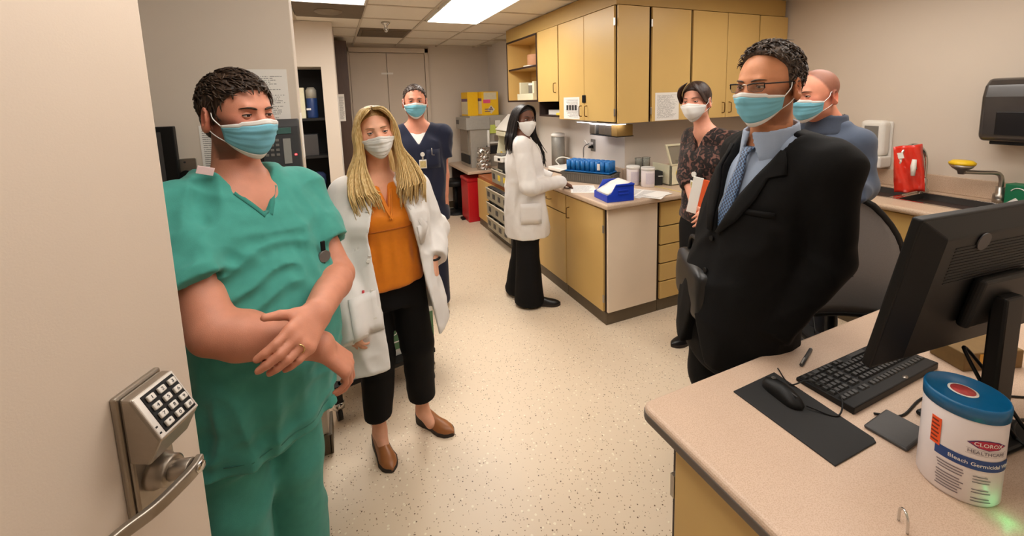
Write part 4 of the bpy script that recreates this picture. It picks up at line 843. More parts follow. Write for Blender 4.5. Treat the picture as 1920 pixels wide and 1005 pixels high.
# wall phone
a = WP(523, 272, YW); t = empty('wall_phone', (a[0], YW, a[2]), 0, 'dark grey wall phone with a small screen and a red light', 'phone')
m_ph = mat('phone_grey', (58, 58, 60), .5)
MB().prism([(-.001, -.11), (-.06, -.1), (-.05, .08), (-.03, .11), (-.001, .11)], -.1, .085, 'x').build('phone_body', m_ph, t, bevel=.006)
def ph(name, x0, x1, z0, z1, mt, e=.003):
    f = lambda z: -.06 + (z + .1) / .18 * .01 if z < .08 else -.05 + (z - .08) / .03 * .02
    return MB().add([(x, f(z) - h, z) for x in (x0, x1) for z in (z0, z1) for h in (0, e)], FB).build(name, mt, t, bevel=.0008)
ph('display', -.01, .055, .05, .075, mat('lcd_teal', (70, 104, 100), .2)); ph('label_card', .022, .05, -.075, .03, mat('card_grey', (150, 148, 142), .6))
for q in range(12): ph('key', -.045 + (q % 3) * .02, -.033 + (q % 3) * .02, .02 - (q // 3) * .02, .03 - (q // 3) * .02, m_grey)
lp = ph('message_light', .062, .07, -.042, -.036, mat('red_led', (255, 60, 60), .4, var=0, emit=6)); tag(lp, 'small red message light')
MB().box((-.098, -.085, -.1), (-.05, -.055, .1)).build('handset', m_black, t, bevel=.012, seg=3)
tag(MB().tube(bez([(a[0] + .04, YW - .01, a[2] - .11), (a[0] + .03, YW - .03, a[2] - .16), (a[0] + .055, YW - .02, a[2] - .21), (a[0] + .02, YW - .008, a[2] - .32)], 8), .003, 6).build('phone_cord', m_black), 'black cord below the wall phone', 'cord')
# photos and sheets pinned on the partition end
for q, (y0, z0, z1, lb, mtl) in enumerate(((2.02, 1.42, 1.62, 'cream sheet on the narrow end of the partition', m_paper), (2.025, 1.18, 1.36, 'small photo sheet on the narrow end of the partition', m_prints), (2.03, 1.0, 1.16, 'reddish photo print on the narrow end of the partition', mat('photo_red', (150, 96, 84), .6, var=.4, scale=40)))):
    sheet('pinned_sheet', '+x', (y0, z0), (y0 + .1, z1), mtl, lb, -.1378)
# niche contents
t = empty('water_bottle', (-.2, 4.70, 1.5255), 0, 'blue bottle with a clear top in the dark niche', 'bottle')
MB().lathe([(.05, 0), (.052, .01), (.052, .2), (.04, .24), (.02, .26)], n=24).build('bottle_body', mat('bottle_blue', (40, 66, 120), .35), t); MB().lathe([(.053, .2), (.05, .28), (.03, .31), (0, .31)], n=24).build('bottle_top', mat('bottle_clear', (170, 164, 150), .3), t); MB().box((-.05, -.056, .08), (-.01, -.05, .1)).build('label', m_paper, t)
tag(MB().box((-.34, 4.62, 1.5255), (-.26, 4.8, 1.83)).build('binder', m_cream, bevel=.003), 'cream binder beside the blue bottle in the niche', 'binder')
tag(MB().box((-.32, 4.62, 1.1455), (-.17, 4.85, 1.36)).build('storage_box', m_dgrey, bevel=.004), 'dark box on the middle niche shelf', 'box')
tag(MB().lathe([(.07, 0), (.075, .2), (.05, .23), (0, .24)], n=24).build('blue_jug', mat('jug_blue', (52, 62, 96), .4)), 'dull blue jug on the lower niche shelf', 'jug').location = (-.2, 4.72, .7255)
sheet('posted_sheet', 'y', (.06, 1.45), (.13, 1.78), m_print, 'white sheet hanging beside the far double door', 5.498)
tag(MB().box((.048, 4.6, .9), (.052, 4.9, 1.75)).build('notice_strip', m_paper), 'pale board on the side of the column wall', 'board')
# cart with box
t = empty('cart', (-.02, 2.33, 0), math.radians(12), 'low black wheeled cart behind the blond woman', 'cart')
MB().box((-.1, -.13, .17), (.45, .28, .2)).build('cart_deck', m_black, t, bevel=.006)
for x_, y_ in ((-.1, -.11), (.42, -.11), (-.1, .25), (.42, .25)):
    cs = MB().box((x_ - .02, y_ - .02, .1), (x_ + .02, y_ + .02, .2)).build('leg', m_black, t, bevel=.003)
    MB().lathe([(.03, .07), (.03, .1), (.02, .105)], (x_, y_, 0), n=16).build('caster_ring', m_chrome, cs); MB().cyl((x_ - .012, y_, .035), (x_ + .012, y_, .035), .034).build('caster', m_black2, cs)
t = empty('carton', (.26, 2.52, .001), math.radians(12), 'white and green printed carton behind the legs of the blond woman', 'box')
t.location = (.235, 2.43, .201)
MB().box((-.16, -.11, 0), (.2, .1, .32)).build('carton_body', m_white, t, bevel=.003); MB().box((-.161, -.1125, .04), (.201, -.1095, .2)).build('green_panel', mat('carton_green', (84, 122, 84), .6, var=.06), t)
text('carton_text', 'LOADING', .052, frame(None, (1, 0, 0), (0, 0, 1), Vector((.03, -.114, .145))), m_paper, t)
text('carton_mark', 'C', .045, frame(None, (1, 0, 0), (0, 0, 1), Vector((.09, -.114, .085))), m_paper, t)
MB().box((-.1, -.114, .083), (.05, -.1125, .09)).build('print_line', m_paper, t)
# ================================================================== people: implicit surfaces meshed on a grid
f4 = np.float32
def smin(a, b, k): h = np.clip(.5 + .5 * (b - a) / k, 0, 1); return b * (1 - h) + a * h - k * h * (1 - h)
def smax(a, b, k): return -smin(-a, -b, k)
def vnoise(P, seed=0):
    """smooth value noise in 0..1"""
    I = np.floor(P).astype(np.int64); F_ = (P - I).astype(f4); F_ = F_ * F_ * (3 - 2 * F_); r = 0
    def hs(x, y, z):
        n = (x * 73856093) ^ (y * 19349663) ^ (z * 83492791) ^ (seed * 2654435761); n = (n ^ (n >> 13)) * 1274126177; n = n ^ (n >> 16)
        return (n & 0xffff).astype(f4) / 65535
    for dx in (0, 1):
        for dy in (0, 1):
            for dz_ in (0, 1):
                wgt = (F_[:, 0] if dx else 1 - F_[:, 0]) * (F_[:, 1] if dy else 1 - F_[:, 1]) * (F_[:, 2] if dz_ else 1 - F_[:, 2])
                r = r + wgt * hs(I[:, 0] + dx, I[:, 1] + dy, I[:, 2] + dz_)
    return r
def A(*v): return np.array(v, dtype=f4)
class SDF:
    def __init__(s): s.ops = []
    def add(s, fn, k=.01): s.ops.append((0, fn, k)); return s
    def sub(s, fn, k=.004): s.ops.append((1, fn, k)); return s
    def keep(s, fn, k=.004): s.ops.append((2, fn, k)); return s
    def disp(s, fn): s.ops.append((3, fn, 0)); return s
    def __call__(s, P):
        d = np.full(len(P), 9.0, f4)
        for m, fn, k in s.ops:
            v = fn(P)
            if m == 0: d = smin(d, v, k) if k > 0 else np.minimum(d, v)
            elif m == 1: d = smax(d, -v, k)
            elif m == 2: d = smax(d, v, k)
            else: d = d - v
        return d
    def cone(s, a, b, r1, r2=None, k=.012): return s.add(cone(a, b, r1, r2), k)
    def ell(s, c, r, R=None, k=.012): return s.add(ell(c, r, R), k)
def cone(a, b, r1, r2=None, sc=None):
    a, b = np.asarray(a, f4), np.asarray(b, f4); r2 = r1 if r2 is None else r2; ba = b - a; l2 = float(ba @ ba) + 1e-9
    def fn(P):
        q = P - a; h = np.clip(q @ ba / l2, 0, 1)
        return np.sqrt(((q - h[:, None] * ba) ** 2).sum(1)) - (r1 + (r2 - r1) * h)
    return fn
def ell(c, r, R=None):
    c, r = np.asarray(c, f4), np.asarray(r, f4); R = None if R is None else np.asarray(R, f4)
    def fn(P):
        q = P - c
        if R is not None: q = q @ R
        k0 = np.sqrt(((q / r) ** 2).sum(1)); k1 = np.sqrt(((q / (r * r)) ** 2).sum(1)) + 1e-6
        return k0 * (k0 - 1) / k1
    return fn
def plane(p, n):
    p, n = np.asarray(p, f4), np.asarray(n, f4); n = n / np.linalg.norm(n)
    return lambda P: (P - p) @ n
def loft(zs, a, b, x0=0, y0=0, e=2.4, cap=.02):
    """stack of super-ellipses along z"""
    zs = np.asarray(zs, f4); zz = np.linspace(zs[0], zs[-1], 80)
    def sm(v):
        v = np.full(len(zs), v, f4) if np.isscalar(v) else np.asarray(v, f4)
        y = np.interp(zz, zs, v); k_ = np.ones(9) / 9; return np.convolve(np.pad(y, 4, 'edge'), k_, 'valid')
    a_, b_, x_, y_ = sm(a), sm(b), sm(x0), sm(y0)
    def fn(P):
        z = P[:, 2]; aa, bb = np.interp(z, zz, a_), np.interp(z, zz, b_); x = np.abs(P[:, 0] - np.interp(z, zz, x_)) / aa; y = np.abs(P[:, 1] - np.interp(z, zz, y_)) / bb
        d = ((x ** e + y ** e) ** (1 / e) - 1) * np.minimum(aa, bb)
        return smax(d.astype(f4), np.maximum(zs[0] - z, z - zs[-1]), cap)
    return fn
def polygonise(fn, lo, hi, h):
    lo, hi = np.asarray(lo, f4), np.asarray(hi, f4); B = 8
    nb = np.ceil((hi - lo) / (h * B)).astype(int); n = nb * B + 1
    ax = [lo[i] + (np.arange(nb[i]) + .5) * B * h for i in range(3)]
    Cn = np.stack(np.meshgrid(*ax, indexing='ij'), -1).reshape(-1, 3).astype(f4)
    dc = fn(Cn).reshape(nb); act = np.abs(dc) < B * h * 1.25 + .006
    V = np.full(n, .5, f4); rep = dc
    for i in range(3): rep = np.repeat(rep, B, i)
    V[:-1, :-1, :-1] = np.where(rep < 0, -.5, .5)
    mk = np.zeros(n, bool)
    for i, j, k in np.argwhere(act): mk[i * B:i * B + B + 1, j * B:j * B + B + 1, k * B:k * B + B + 1] = True
    idx = np.argwhere(mk); vals = np.empty(len(idx), f4)
    for c in range(0, len(idx), 150000): vals[c:c + 150000] = fn((lo + idx[c:c + 150000] * h).astype(f4))
    V[mk] = vals; s = V < 0
    c8 = sum(s[i:n[0] - 1 + i, j:n[1] - 1 + j, k:n[2] - 1 + k].astype(np.int8) for i in (0, 1) for j in (0, 1) for k in (0, 1))
    cell = np.argwhere((c8 > 0) & (c8 < 8)); pos = np.zeros((len(cell), 3), f4); cnt = np.zeros(len(cell), f4)
    Cs = [(i, j, k) for i in (0, 1) for j in (0, 1) for k in (0, 1)]
    cv = {c: V[cell[:, 0] + c[0], cell[:, 1] + c[1], cell[:, 2] + c[2]] for c in Cs}
    for a in Cs:
        for ax_ in range(3):
            if a[ax_]: continue
            b = list(a); b[ax_] = 1; va, vb = cv[a], cv[tuple(b)]; m = (va < 0) != (vb < 0)
            t = np.where(m, va / np.where(m, va - vb, 1), 0)
            p = np.tile(np.array(a, f4), (len(cell), 1)); p[:, ax_] += t; pos += p * m[:, None]; cnt += m
    verts = lo + (cell + pos / cnt[:, None]) * h
    ids = np.full(n - 1, -1, np.int32); ids[tuple(cell.T)] = np.arange(len(cell)); Fs = []
    for ax_ in range(3):
        sl0 = [slice(None)] * 3; sl1 = [slice(None)] * 3; sl0[ax_] = slice(0, -1); sl1[ax_] = slice(1, None)
        a, b = s[tuple(sl0)], s[tuple(sl1)]; E = np.argwhere(a != b); u, v = (ax_ + 1) % 3, (ax_ + 2) % 3
        E = E[(E[:, u] > 0) & (E[:, v] > 0) & (E[:, u] < n[u] - 1) & (E[:, v] < n[v] - 1)]
        def g(du, dv): q = E.copy(); q[:, u] -= du; q[:, v] -= dv; return ids[tuple(q.T)]
        Q = np.stack([g(1, 1), g(0, 1), g(0, 0), g(1, 0)], 1); fl_ = ~a[tuple(E.T)]; Q[fl_] = Q[fl_][:, ::-1]; Fs.append(Q)
    Fs = np.concatenate(Fs); Fs = Fs[(Fs >= 0).all(1)]
    return verts, Fs
def smooth_mesh(V, F_, it=1, lam=.5):
    n = len(V); e = np.concatenate([F_[:, [0, 1]], F_[:, [1, 2]], F_[:, [2, 3]], F_[:, [3, 0]]]); e = np.concatenate([e, e[:, ::-1]])
    deg = np.bincount(e[:, 0], minlength=n)[:, None]
    for _ in range(it):
        acc = np.stack([np.bincount(e[:, 0], V[e[:, 1], i], minlength=n) for i in range(3)], 1); V = V + lam * (acc / np.maximum(deg, 1) - V)
    return V
def quick_mesh(name, V, F_, colors=None):
    me = bpy.data.meshes.new(name); me.vertices.add(len(V)); me.vertices.foreach_set('co', np.asarray(V, f4).ravel())
    me.loops.add(F_.size); me.loops.foreach_set('vertex_index', F_.astype(np.int32).ravel()); me.polygons.add(len(F_))
    me.polygons.foreach_set('loop_start', np.arange(0, F_.size, 4, dtype=np.int32)); me.update(calc_edges=True)
    me.polygons.foreach_set('use_smooth', np.ones(len(F_), bool))
    if colors is not None:
        at = me.color_attributes.new('Col', 'FLOAT_COLOR', 'POINT'); at.data.foreach_set('color', np.concatenate([colors, np.ones((len(V), 1))], 1).astype(f4).ravel())
    return me
def white_col(me):
    at = me.color_attributes.new('Col', 'FLOAT_COLOR', 'POINT'); at.data.foreach_set('color', np.ones(len(me.vertices) * 4, f4))
def bvh_of(V, F_): return BVHTree.FromPolygons([tuple(v) for v in V.tolist()], F_.tolist())
class Person:
    def __init__(s, base, heading, label, group='people in the room'):
        s.base = np.array((base[0], base[1], 0.)); s.th = math.radians(heading); c, q = math.cos(s.th), math.sin(s.th)
        s.Ri = np.array([[c, q, 0], [-q, c, 0], [0, 0, 1]])       # world -> local rotation
        s.e = empty('person', tuple(s.base), s.th, label, 'person'); s.tri = 0
    def L(s, px, py, d): return s.Ri @ (W(px, py, d) - s.base)      # pixel + depth -> local point
    def G(s, x, y, z): return s.Ri @ (np.array((x, y, z)) - s.base)  # world -> local
    def mesh(s, name, sdf, lo, hi, h, mats, it=1, col_fn=None):
        V, F_ = polygonise(sdf, lo, hi, h)
        if it: V = smooth_mesh(V, F_, it)
        s.tri += len(F_) * 2
        o = link(name, quick_mesh(name, V, F_, None if col_fn is None else col_fn(V)), mats, s.e); return o, bvh_of(V, F_)
    def project(s, bvh, rows, off=.004, n=6, axis=(0, 1, 0), start=-.6):
        """rows: list of (z, x_left, x_right): grid raycast onto a surface along local y"""
        G = []; last = None
        for z, xl, xr in rows:
            r = []
            for x in np.linspace(xl, xr, n):
                h = bvh.ray_cast(Vector((x, start, z)), Vector(axis)); y = h[0].y if h[0] else (last if last is not None else -.1); last = y; r.append((x, y - off, z))
            G.append(r)
        return np.array(G)
    def ribbon(s, name, bvh, pts, wd, mt, off=.003, parent=None, solid=.003):
        """strip along pts [(x,z)] with width wd on the front of a surface"""
        p = bez([(x, 0, z) for x, z in pts], 8); G = []; last = -.1
        for i, q in enumerate(p):
            t = p[min(i + 1, len(p) - 1)] - p[max(i - 1, 0)]; nrm_ = np.array((-t[2], 0, t[0])); nrm_ /= np.linalg.norm(nrm_) + 1e-9; r = []
            for u in (-.5, 0, .5):
                c = q + nrm_ * u * wd; h = bvh.ray_cast(Vector((c[0], -.7, c[2])), Vector((0, 1, 0))); y = h[0].y if h[0] else last; last = y; r.append((c[0], y - off, c[2]))
            G.append(r)
        return MB().grid(G).build(name, mt, parent or s.e, solid=solid)
def skin_mat(name, c, rough=.5):
    m = mat(name, c, rough, var=.09, scale=28, bump=.18, bscale=420, sss=.12, spec=.4); k = NT(m); b = k.b
    at = k.new('ShaderNodeAttribute', attribute_name='Col'); mx = k.new('ShaderNodeMix', data_type='RGBA', blend_type='MULTIPLY'); mx.inputs[0].default_value = 1
    k.lk(b.inputs['Base Color'].links[0].from_socket, mx.inputs[6]); k.lk(at.outputs['Color'], mx.inputs[7]); k.lk(mx.outputs[2], b.inputs['Base Color']); return m
def hair_mat(name, c, c2, rough=.5, stretch=(60, 60, 6)):
    m = mat(name, c, rough, var=0, spec=.35); k = NT(m); b = k.b; tc = k.new('ShaderNodeTexCoord'); mp = k.new('ShaderNodeMapping'); mp.inputs['Scale'].default_value = stretch; k.lk(tc.outputs['Object'], mp.inputs[0])
    nz = k.new('ShaderNodeTexNoise', i_Scale=3.0, i_Detail=5.0); k.lk(mp.outputs[0], nz.inputs['Vector']); mx = k.new('ShaderNodeMix', data_type='RGBA'); mx.inputs[6].default_value = lin(c); mx.inputs[7].default_value = lin(c2)
    cr = k.new('ShaderNodeValToRGB'); cr.color_ramp.elements[0].position = .35; cr.color_ramp.elements[1].position = .65; k.lk(nz.outputs['Fac'], cr.inputs[0]); k.lk(cr.outputs[0], mx.inputs[0]); k.lk(mx.outputs[2], b.inputs['Base Color'])
    bp = k.new('ShaderNodeBump', i_Strength=.6, i_Distance=.003); k.lk(nz.outputs['Fac'], bp.inputs['Height']); k.lk(bp.outputs[0], b.inputs['Normal']); return m
def cloth(name, c, rough=.85, var=.06, scale=120, sheen=.15): return mat(name, c, rough, var=var, scale=scale, bump=.2, bscale=700, spec=.2, sheen=sheen)
m_eyew = mat('eye_white', (222, 212, 206), .2, var=0); m_iris = mat('iris_brown', (58, 38, 26), .15, var=.3, scale=300); m_irisb = mat('iris_blue', (86, 104, 116), .15, var=.3, scale=300); m_lash = mat('lash_dark', (34, 22, 18), .7, var=0)
m_mblue = mat('mask_blue', (118, 184, 204), .8, var=.05, scale=30, bump=.15, bscale=600); m_mwhite = mat('mask_white', (226, 224, 220), .8, var=.02, scale=30, bump=.15, bscale=600); m_loop = mat('ear_loop', (232, 230, 226), .7, var=0)
class Head:
    """head frame: origin between the eyes inside the skull, -y ahead, z up"""
    def __init__(s, P, c, yaw, pitch=0, roll=0, size=1.0):
        s.P, s.c, s.s = P, np.asarray(c, float), size; s.R = rotm(math.radians(pitch), math.radians(roll), math.radians(yaw) - P.th)
    def w(s, x, y, z): return s.c + s.R @ (np.array((x, y, z)) * s.s)
    def loc(s, Pn): return ((Pn - s.c.astype(f4)) @ s.R.astype(f4)) / s.s
    def wrap(s, sd): return lambda Pn: sd(s.loc(Pn)) * s.s
    def sdf(s, wide=1.0, jaw=1.0):
        d = SDF()
        d.ell((0, .018, .035), (.0745 * wide, .096, .084)).ell((0, -.02, -.012), (.0655 * wide, .074, .09), k=.03).ell((0, -.03, -.068), (.052 * jaw, .056, .045), k=.03)
        d.ell((0, -.068, -.098), (.022 * jaw, .02, .018), k=.02)
        for q in (-1, 1):
            d.ell((q * .046, -.056, -.026), (.02, .02, .02), k=.02).ell((q * .05 * jaw, .0, -.066), (.016, .024, .024), k=.025)
        d.cone((-.03, -.083, .019), (.03, -.083, .019), .009, k=.014)
        for q in (-1, 1): d.sub(ell((q * .031, -.0985, -.001), (.020, .0185, .0145)), .010)
        d.cone((0, -.084, .006), (0, -.108, -.034), .0075, .012, k=.012)
        for q in (-1, 1): d.ell((q * .013, -.098, -.039), (.009, .011, .009), k=.008)
        d.cone((-.02, -.092, -.066), (.02, -.092, -.066), .007, k=.012).cone((-.014, -.09, -.077), (.014, -.09, -.077), .008, k=.012)
        for q in (-1, 1):
            e = SDF(); Re = rotm(.15, 0, q * .45); cE = np.array((q * .083 * wide, .017, -.012))
            e.ell(cE, (.0105, .022, .036), Re, .004).ell(cE + (0, 0, -.024), (.009, .011, .013), Re, .008).sub(ell(cE + np.array((q * .007, -.004, .004)), (.0075, .013, .022), Re), .004)
            d.add(e, .008)
        return s.wrap(d)
    def paint(s, V, stub=0, redden=.12, brow=None, scalp=None):
        Q = s.loc(V.astype(f4)); C_ = np.ones((len(V), 3))
        near = (np.abs(Q) < .2).all(1)
        r = np.exp(-(((np.abs(Q[:, 0]) - .045) / .025) ** 2 + ((Q[:, 1] + .06) / .04) ** 2 + ((Q[:, 2] + .03) / .03) ** 2)) + np.exp(-((Q[:, 0] / .02) ** 2 + ((Q[:, 1] + .11) / .03) ** 2 + ((Q[:, 2] + .035) / .02) ** 2)) + np.exp(-(((np.abs(Q[:, 0]) - .085) / .012) ** 2 + ((Q[:, 1] - .016) / .03) ** 2 + ((Q[:, 2] + .012) / .04) ** 2))
        C_ *= 1 - (r * near)[:, None] * redden * np.array((.0, 1.0, 1.0))
        if stub:
            m = near * np.clip((.004 - Q[:, 2]) / .02, 0, 1) * np.clip((np.abs(Q[:, 0]) - .04) / .02 + np.clip((-.03 - Q[:, 2]) / .02, 0, 1), 0, 1) * np.clip((.03 - Q[:, 1]) / .02, 0, 1) * (Q[:, 2] > -.125) * (np.abs(Q[:, 0]) < .078); C_ *= 1 - stub * m[:, None] * np.array((.8, .84, .86))
        if scalp is not None:
            m = near * scalp(Q); C_ *= 1 - m[:, None] * np.array((.82, .84, .84))
        return C_
    def face(s, bvh, brow_m, iris=None, openu=10, openl=-9, browz=.021, brow_w=.0042, skin=None):
        openu, openl = openu + 9, openl - 8
        P = s.P; iris = iris or m_iris
        for q in (-1, 1):
            c = np.array((q * .031, -.0742, -.001)); r = .0125
            eo = MB(); a = np.linspace(0, 2 * PI, 20, endpoint=False)
            # eyeball cap facing ahead
            rings = [(0.0, 2), (.12, 2), (.19, 2), (.2, 1), (.42, 1), (.44, 0), (1.0, 0), (1.45, 0)]; Vv = []; prev = None
            for rg, mi in rings: Vv.append([s.w(*(c + r * np.array((math.sin(rg) * math.cos(t), -math.cos(rg), math.sin(rg) * math.sin(t))))) for t in a])
            Vv = np.array(Vv)
            for i in range(len(rings) - 1):
                Gq = np.stack([Vv[i], Vv[i + 1]], 1); Gq = np.concatenate([Gq, Gq[:1]]); eo.grid(Gq, mi=rings[i + 1][1])
            ob = eo.build('eye', [m_eyew, iris, m_lash], P.e)
            for nm, e0, e1 in (('upper_eyelid', 75, openu), ('lower_eyelid', -75, openl)):
                G = []
                for el in np.linspace(math.radians(e0), math.radians(e1), 6):
                    row = []
                    for az in np.linspace(-1.25, 1.25, 13):
                        k_ = 1 - .0 * abs(az); ee = el * (1 - .75 * (abs(az) / 1.25) ** 2.5) if abs(el) < .5 else el
                        rr = .0138; row.append(s.w(*(c + rr * np.array((math.sin(az) * math.cos(ee), -math.cos(az) * math.cos(ee), math.sin(ee))))))
                    G.append(row)
                white_col(MB().grid(G).build(nm, skin, ob).data)
                if nm[0] == 'u': MB().tube(np.array(G[-1]), .0015, 5).build('lash_line', m_lash, ob)
            # eyebrow
            pts = []
            for u in np.linspace(0, 1, 9):
                o_ = s.w(q * (.012 + .036 * u), -.25, browz + .006 * math.sin(u * 2.4) - .002 * u); dr_ = s.R @ np.array((0, 1., 0)); h = bvh.ray_cast(Vector(o_), Vector(dr_)); pts.append(np.array(h[0]) - dr_ * .0008 * s.s if h[0] else o_ + dr_ * .16)
            MB().tube(pts, [brow_w * s.s * x for x in (.55, .95, 1, 1, .95, .85, .7, .5, .2)], 6, flat=.55).build('eyebrow', brow_m, P.e)
    def mask(s, bvh, mat_main, mat_edge, style='pleat', top=-.016, bottom=-.128, half=62):
        """shell raycast round the lower face, tented and pleated"""
        P = s.P; na, nz_ = 33, 25; R_ = np.zeros((nz_, na)); az = np.radians(np.linspace(-half, half, na)); vv = np.linspace(0, 1, nz_); Zc = np.zeros((nz_, na))
        for i, v in enumerate(vv):
            for j, a in enumerate(az):
                u = abs(a) / math.radians(half); zt = top - .006 * u ** 2 - (.004 if u > .5 else 0) + (.006 * math.exp(-(u / .18) ** 2)); zb = bottom + .052 * u ** 1.6; z = zt + (zb - zt) * v; Zc[i, j] = z
                d_ = np.array((math.sin(a), -math.cos(a), 0)); o_ = np.array((0, .0, z)) + d_ * .25; h = bvh.ray_cast(Vector(s.w(*o_)), Vector(s.R @ -d_), .28)
                R_[i, j] = (np.linalg.norm((s.R.T @ (np.array(h[0]) - s.c)) / s.s - np.array((0, 0, z))) if h[0] else .05)
        R_ += .004
        for _ in range(40):
            Rp = np.pad(R_, 1, 'edge'); R_ = np.maximum(R_, .5 * (Rp[1:-1, :-2] + Rp[1:-1, 2:])) if _ % 2 else np.maximum(R_, .5 * (Rp[:-2, 1:-1] + Rp[2:, 1:-1]))
        for _ in range(2): Rp = np.pad(R_, 1, 'edge'); R_ = (Rp[:-2, 1:-1] + Rp[2:, 1:-1] + Rp[1:-1, :-2] + Rp[1:-1, 2:] + 2 * R_) / 6 + .0006
        G = np.zeros((nz_, na, 3))
        for i in range(nz_):
            for j in range(na):
                a = az[j]; r = R_[i, j]; u = abs(a) / math.radians(half); v = vv[i]
                if style == 'pleat': r += .0032 * (1 - u ** 4) * sum(max(0, 1 - abs(v - c_) / .09) * (1 if v < c_ else -.2) for c_ in (.3, .5, .7)) + .0012 * math.sin(9 * v + 7 * a) * (1 - u)
                else: r += .010 * math.exp(-(u / .22) ** 2) * math.sin(PI * min(1, v * 1.05)) + .004 * math.sin(PI * v)
                r = r - (.007 * max(0, v - .86) / .14 if style == 'pleat' else .01 * max(0, v - .8) / .2)
                G[i, j] = s.w(r * math.sin(a), -r * math.cos(a), Zc[i, j])
        b = MB(); F0 = []
        b.grid(G[:4], 1); b.grid(G[3:-3], 0); b.grid(G[-4:], 1)
        o = b.build('face_mask', [mat_main, mat_edge], P.e, solid=.0018 * s.s, fix=False)
        for j, q in ((0, -1), (-1, 1)):
            t0, t1 = G[1, j], G[-2, j]; e0 = s.w(q * .079, .004, .012); e1 = s.w(q * .085, .034, -.012); e2 = s.w(q * .079, .012, -.042)
            MB().tube(bez([t0, .5 * (t0 + e0) + s.R @ np.array((q * .006, 0, 0)) * s.s, e0, e1, e2, .5 * (t1 + e2) + s.R @ np.array((q * .004, 0, 0)) * s.s, t1], 6), .0014 * s.s, 6).build('ear_loop', m_loop, o)
        return o
    def short_hair(s, mt, th=.010, front=(-.005, -.018, -.045, -.078, -.11), h=.0045, amp=.004, freq=90, side=0.0, low=-.075, name='hair', wide=1.0, top=.0, tufts=0, tl=.026, curl=.25, lift=.0, comb=0):
        def fn(Pn):
            Q = s.loc(Pn); x, y, z = Q[:, 0], Q[:, 1], Q[:, 2]
            cap = smin(ell((0, .018, .035 + top * .3), (.0745 * wide + th * .8, .096 + th, .084 + th + top))(Q), ell((0, .06, -.03), (.055 + th * .5, .05 + th * .6, .06))(Q), .03)
            yf = np.interp(z, (-.04, .02, .05, .078, .1), front) + .02 * np.clip(1 - (x / .05) ** 2, 0, 1) * 0; zb = np.interp(y, (-.03, .0, .03, .05, .1), (-.022 + side, -.022 + side, .012, low * .7, low))
            nz = (vnoise(Q * A(freq, freq * .45, freq * .6), 3) - .5) * amp
            return smax(smax(cap - nz, (yf - y) + nz, .006), (zb - z) + nz, .006) * s.s
        c = s.c; R0 = .17 * s.s; V, F_ = polygonise(fn, c - R0, c + R0, h * s.s); s.P.tri += 2 * len(F_)
        ob = link(name, quick_mesh(name, smooth_mesh(V, F_, 1), F_), mt, s.P.e)
        if tufts:
            rg = np.random.RandomState(tufts); C0 = np.array((0, .018, .035 + top * .3)); Rr = np.array((.0745 * wide + th * .8, .096 + th, .084 + th + top)); pa = []
            while len(pa) < tufts:
                u = rg.normal(size=3); u /= np.linalg.norm(u); p = C0 + u * Rr
                if p[1] < np.interp(p[2], (-.04, .02, .05, .078, .1), front) + .004 or p[2] < np.interp(p[1], (-.03, .0, .03, .05, .1), (-.022 + side, -.022 + side, .012, low * .7, low)) + .004: continue
                nn = u / Rr; nn /= np.linalg.norm(nn); fl = np.array((p[0] * 7 + comb, -1.0, -.25 + rg.normal() * .3)) if p[2] > .05 else np.array((0, .25, -1.0)); fl = fl + rg.normal(size=3) * curl; fl -= nn * (fl @ nn); fl /= np.linalg.norm(fl); sd = np.cross(nn, fl) * rg.normal() * .3 * (1 + curl)
                pa.append(([p - nn * .002, p + fl * tl * .5 + nn * (.0022 + lift * .6) + sd * tl * .3, p + fl * tl + nn * (-.001 + lift) + sd * tl], rg.uniform(.7, 1.3)))
            locks(s.P, s, 'hair_tufts', mt, pa, .0032, 4, 2, (.7, 1, .9, .3)).parent = ob
        return ob
def hand(sd, wrist, fdir, back, thumb, size=1.0, curl=(.25, .3, .35, .4), spread=.06, th_curl=.3, th_out=.8, k=.006, fat=1.0):
    """wrist at origin, fingers along fdir, back-of-hand normal, thumb=+1 puts the thumb on the side fdir x back"""
    w0 = np.asarray(wrist, float); Y = np.asarray(fdir, float); Y = Y / np.linalg.norm(Y); Zb = np.asarray(back, float); Zb = Zb - Y * (Zb @ Y); Zb /= np.linalg.norm(Zb); X = np.cross(Y, Zb) * thumb
    T = lambda x, y, z: w0 + size * (X * x + Y * y + Zb * z)
    S_ = size; d = SDF(); fin = SDF(); ends = []
    for i, (x, ln, r) in enumerate(((.030, .074, .0092), (.0095, .082, .0095), (-.0115, .076, .0090), (-.031, .060, .0080))):
        r *= fat; y0 = (.088, .092, .088, .079)[i]; b = T(x, y0, 0); d.cone(T(x * .55, .006, 0), b, .0165 * S_, .0125 * S_, k=.014 * S_)
        ang = 0; p = b; sp = spread * (x / .03)
        for seg, fr in enumerate((.46, .30, .24)):
            ang += curl[i] * (1.0, 1.15, .8)[seg]; dr_ = (Y * math.cos(ang) - Zb * math.sin(ang)) + X * sp * math.cos(ang); dr_ /= np.linalg.norm(dr_); q = p + dr_ * ln * fr * S_
            fin.cone(p, q, r * S_ * (1 - .08 * seg), r * S_ * (.92 - .1 * seg), k=.002); p = q
        ends.append(p)
    d.add(fin, .007 * S_)
    d.cone(T(.012, .012, -.004), T(.036, .038, -.008), .0165 * S_, .0135 * S_, k=.014 * S_)
    p = T(.036, .038, -.008); a0 = (X * th_out + Y * .75 - Zb * .25); a0 /= np.linalg.norm(a0); q = p + a0 * .036 * S_; d.cone(p, q, .0125 * S_, .0105 * S_, k=.008 * S_)
    a1 = a0 + (-X * th_out * .8 - Zb * .3) * th_curl; a1 /= np.linalg.norm(a1); d.cone(q, q + a1 * .03 * S_, .0105 * S_, .008 * S_, k=.004 * S_)
    sd.add(d, .012 * S_); return T, ends
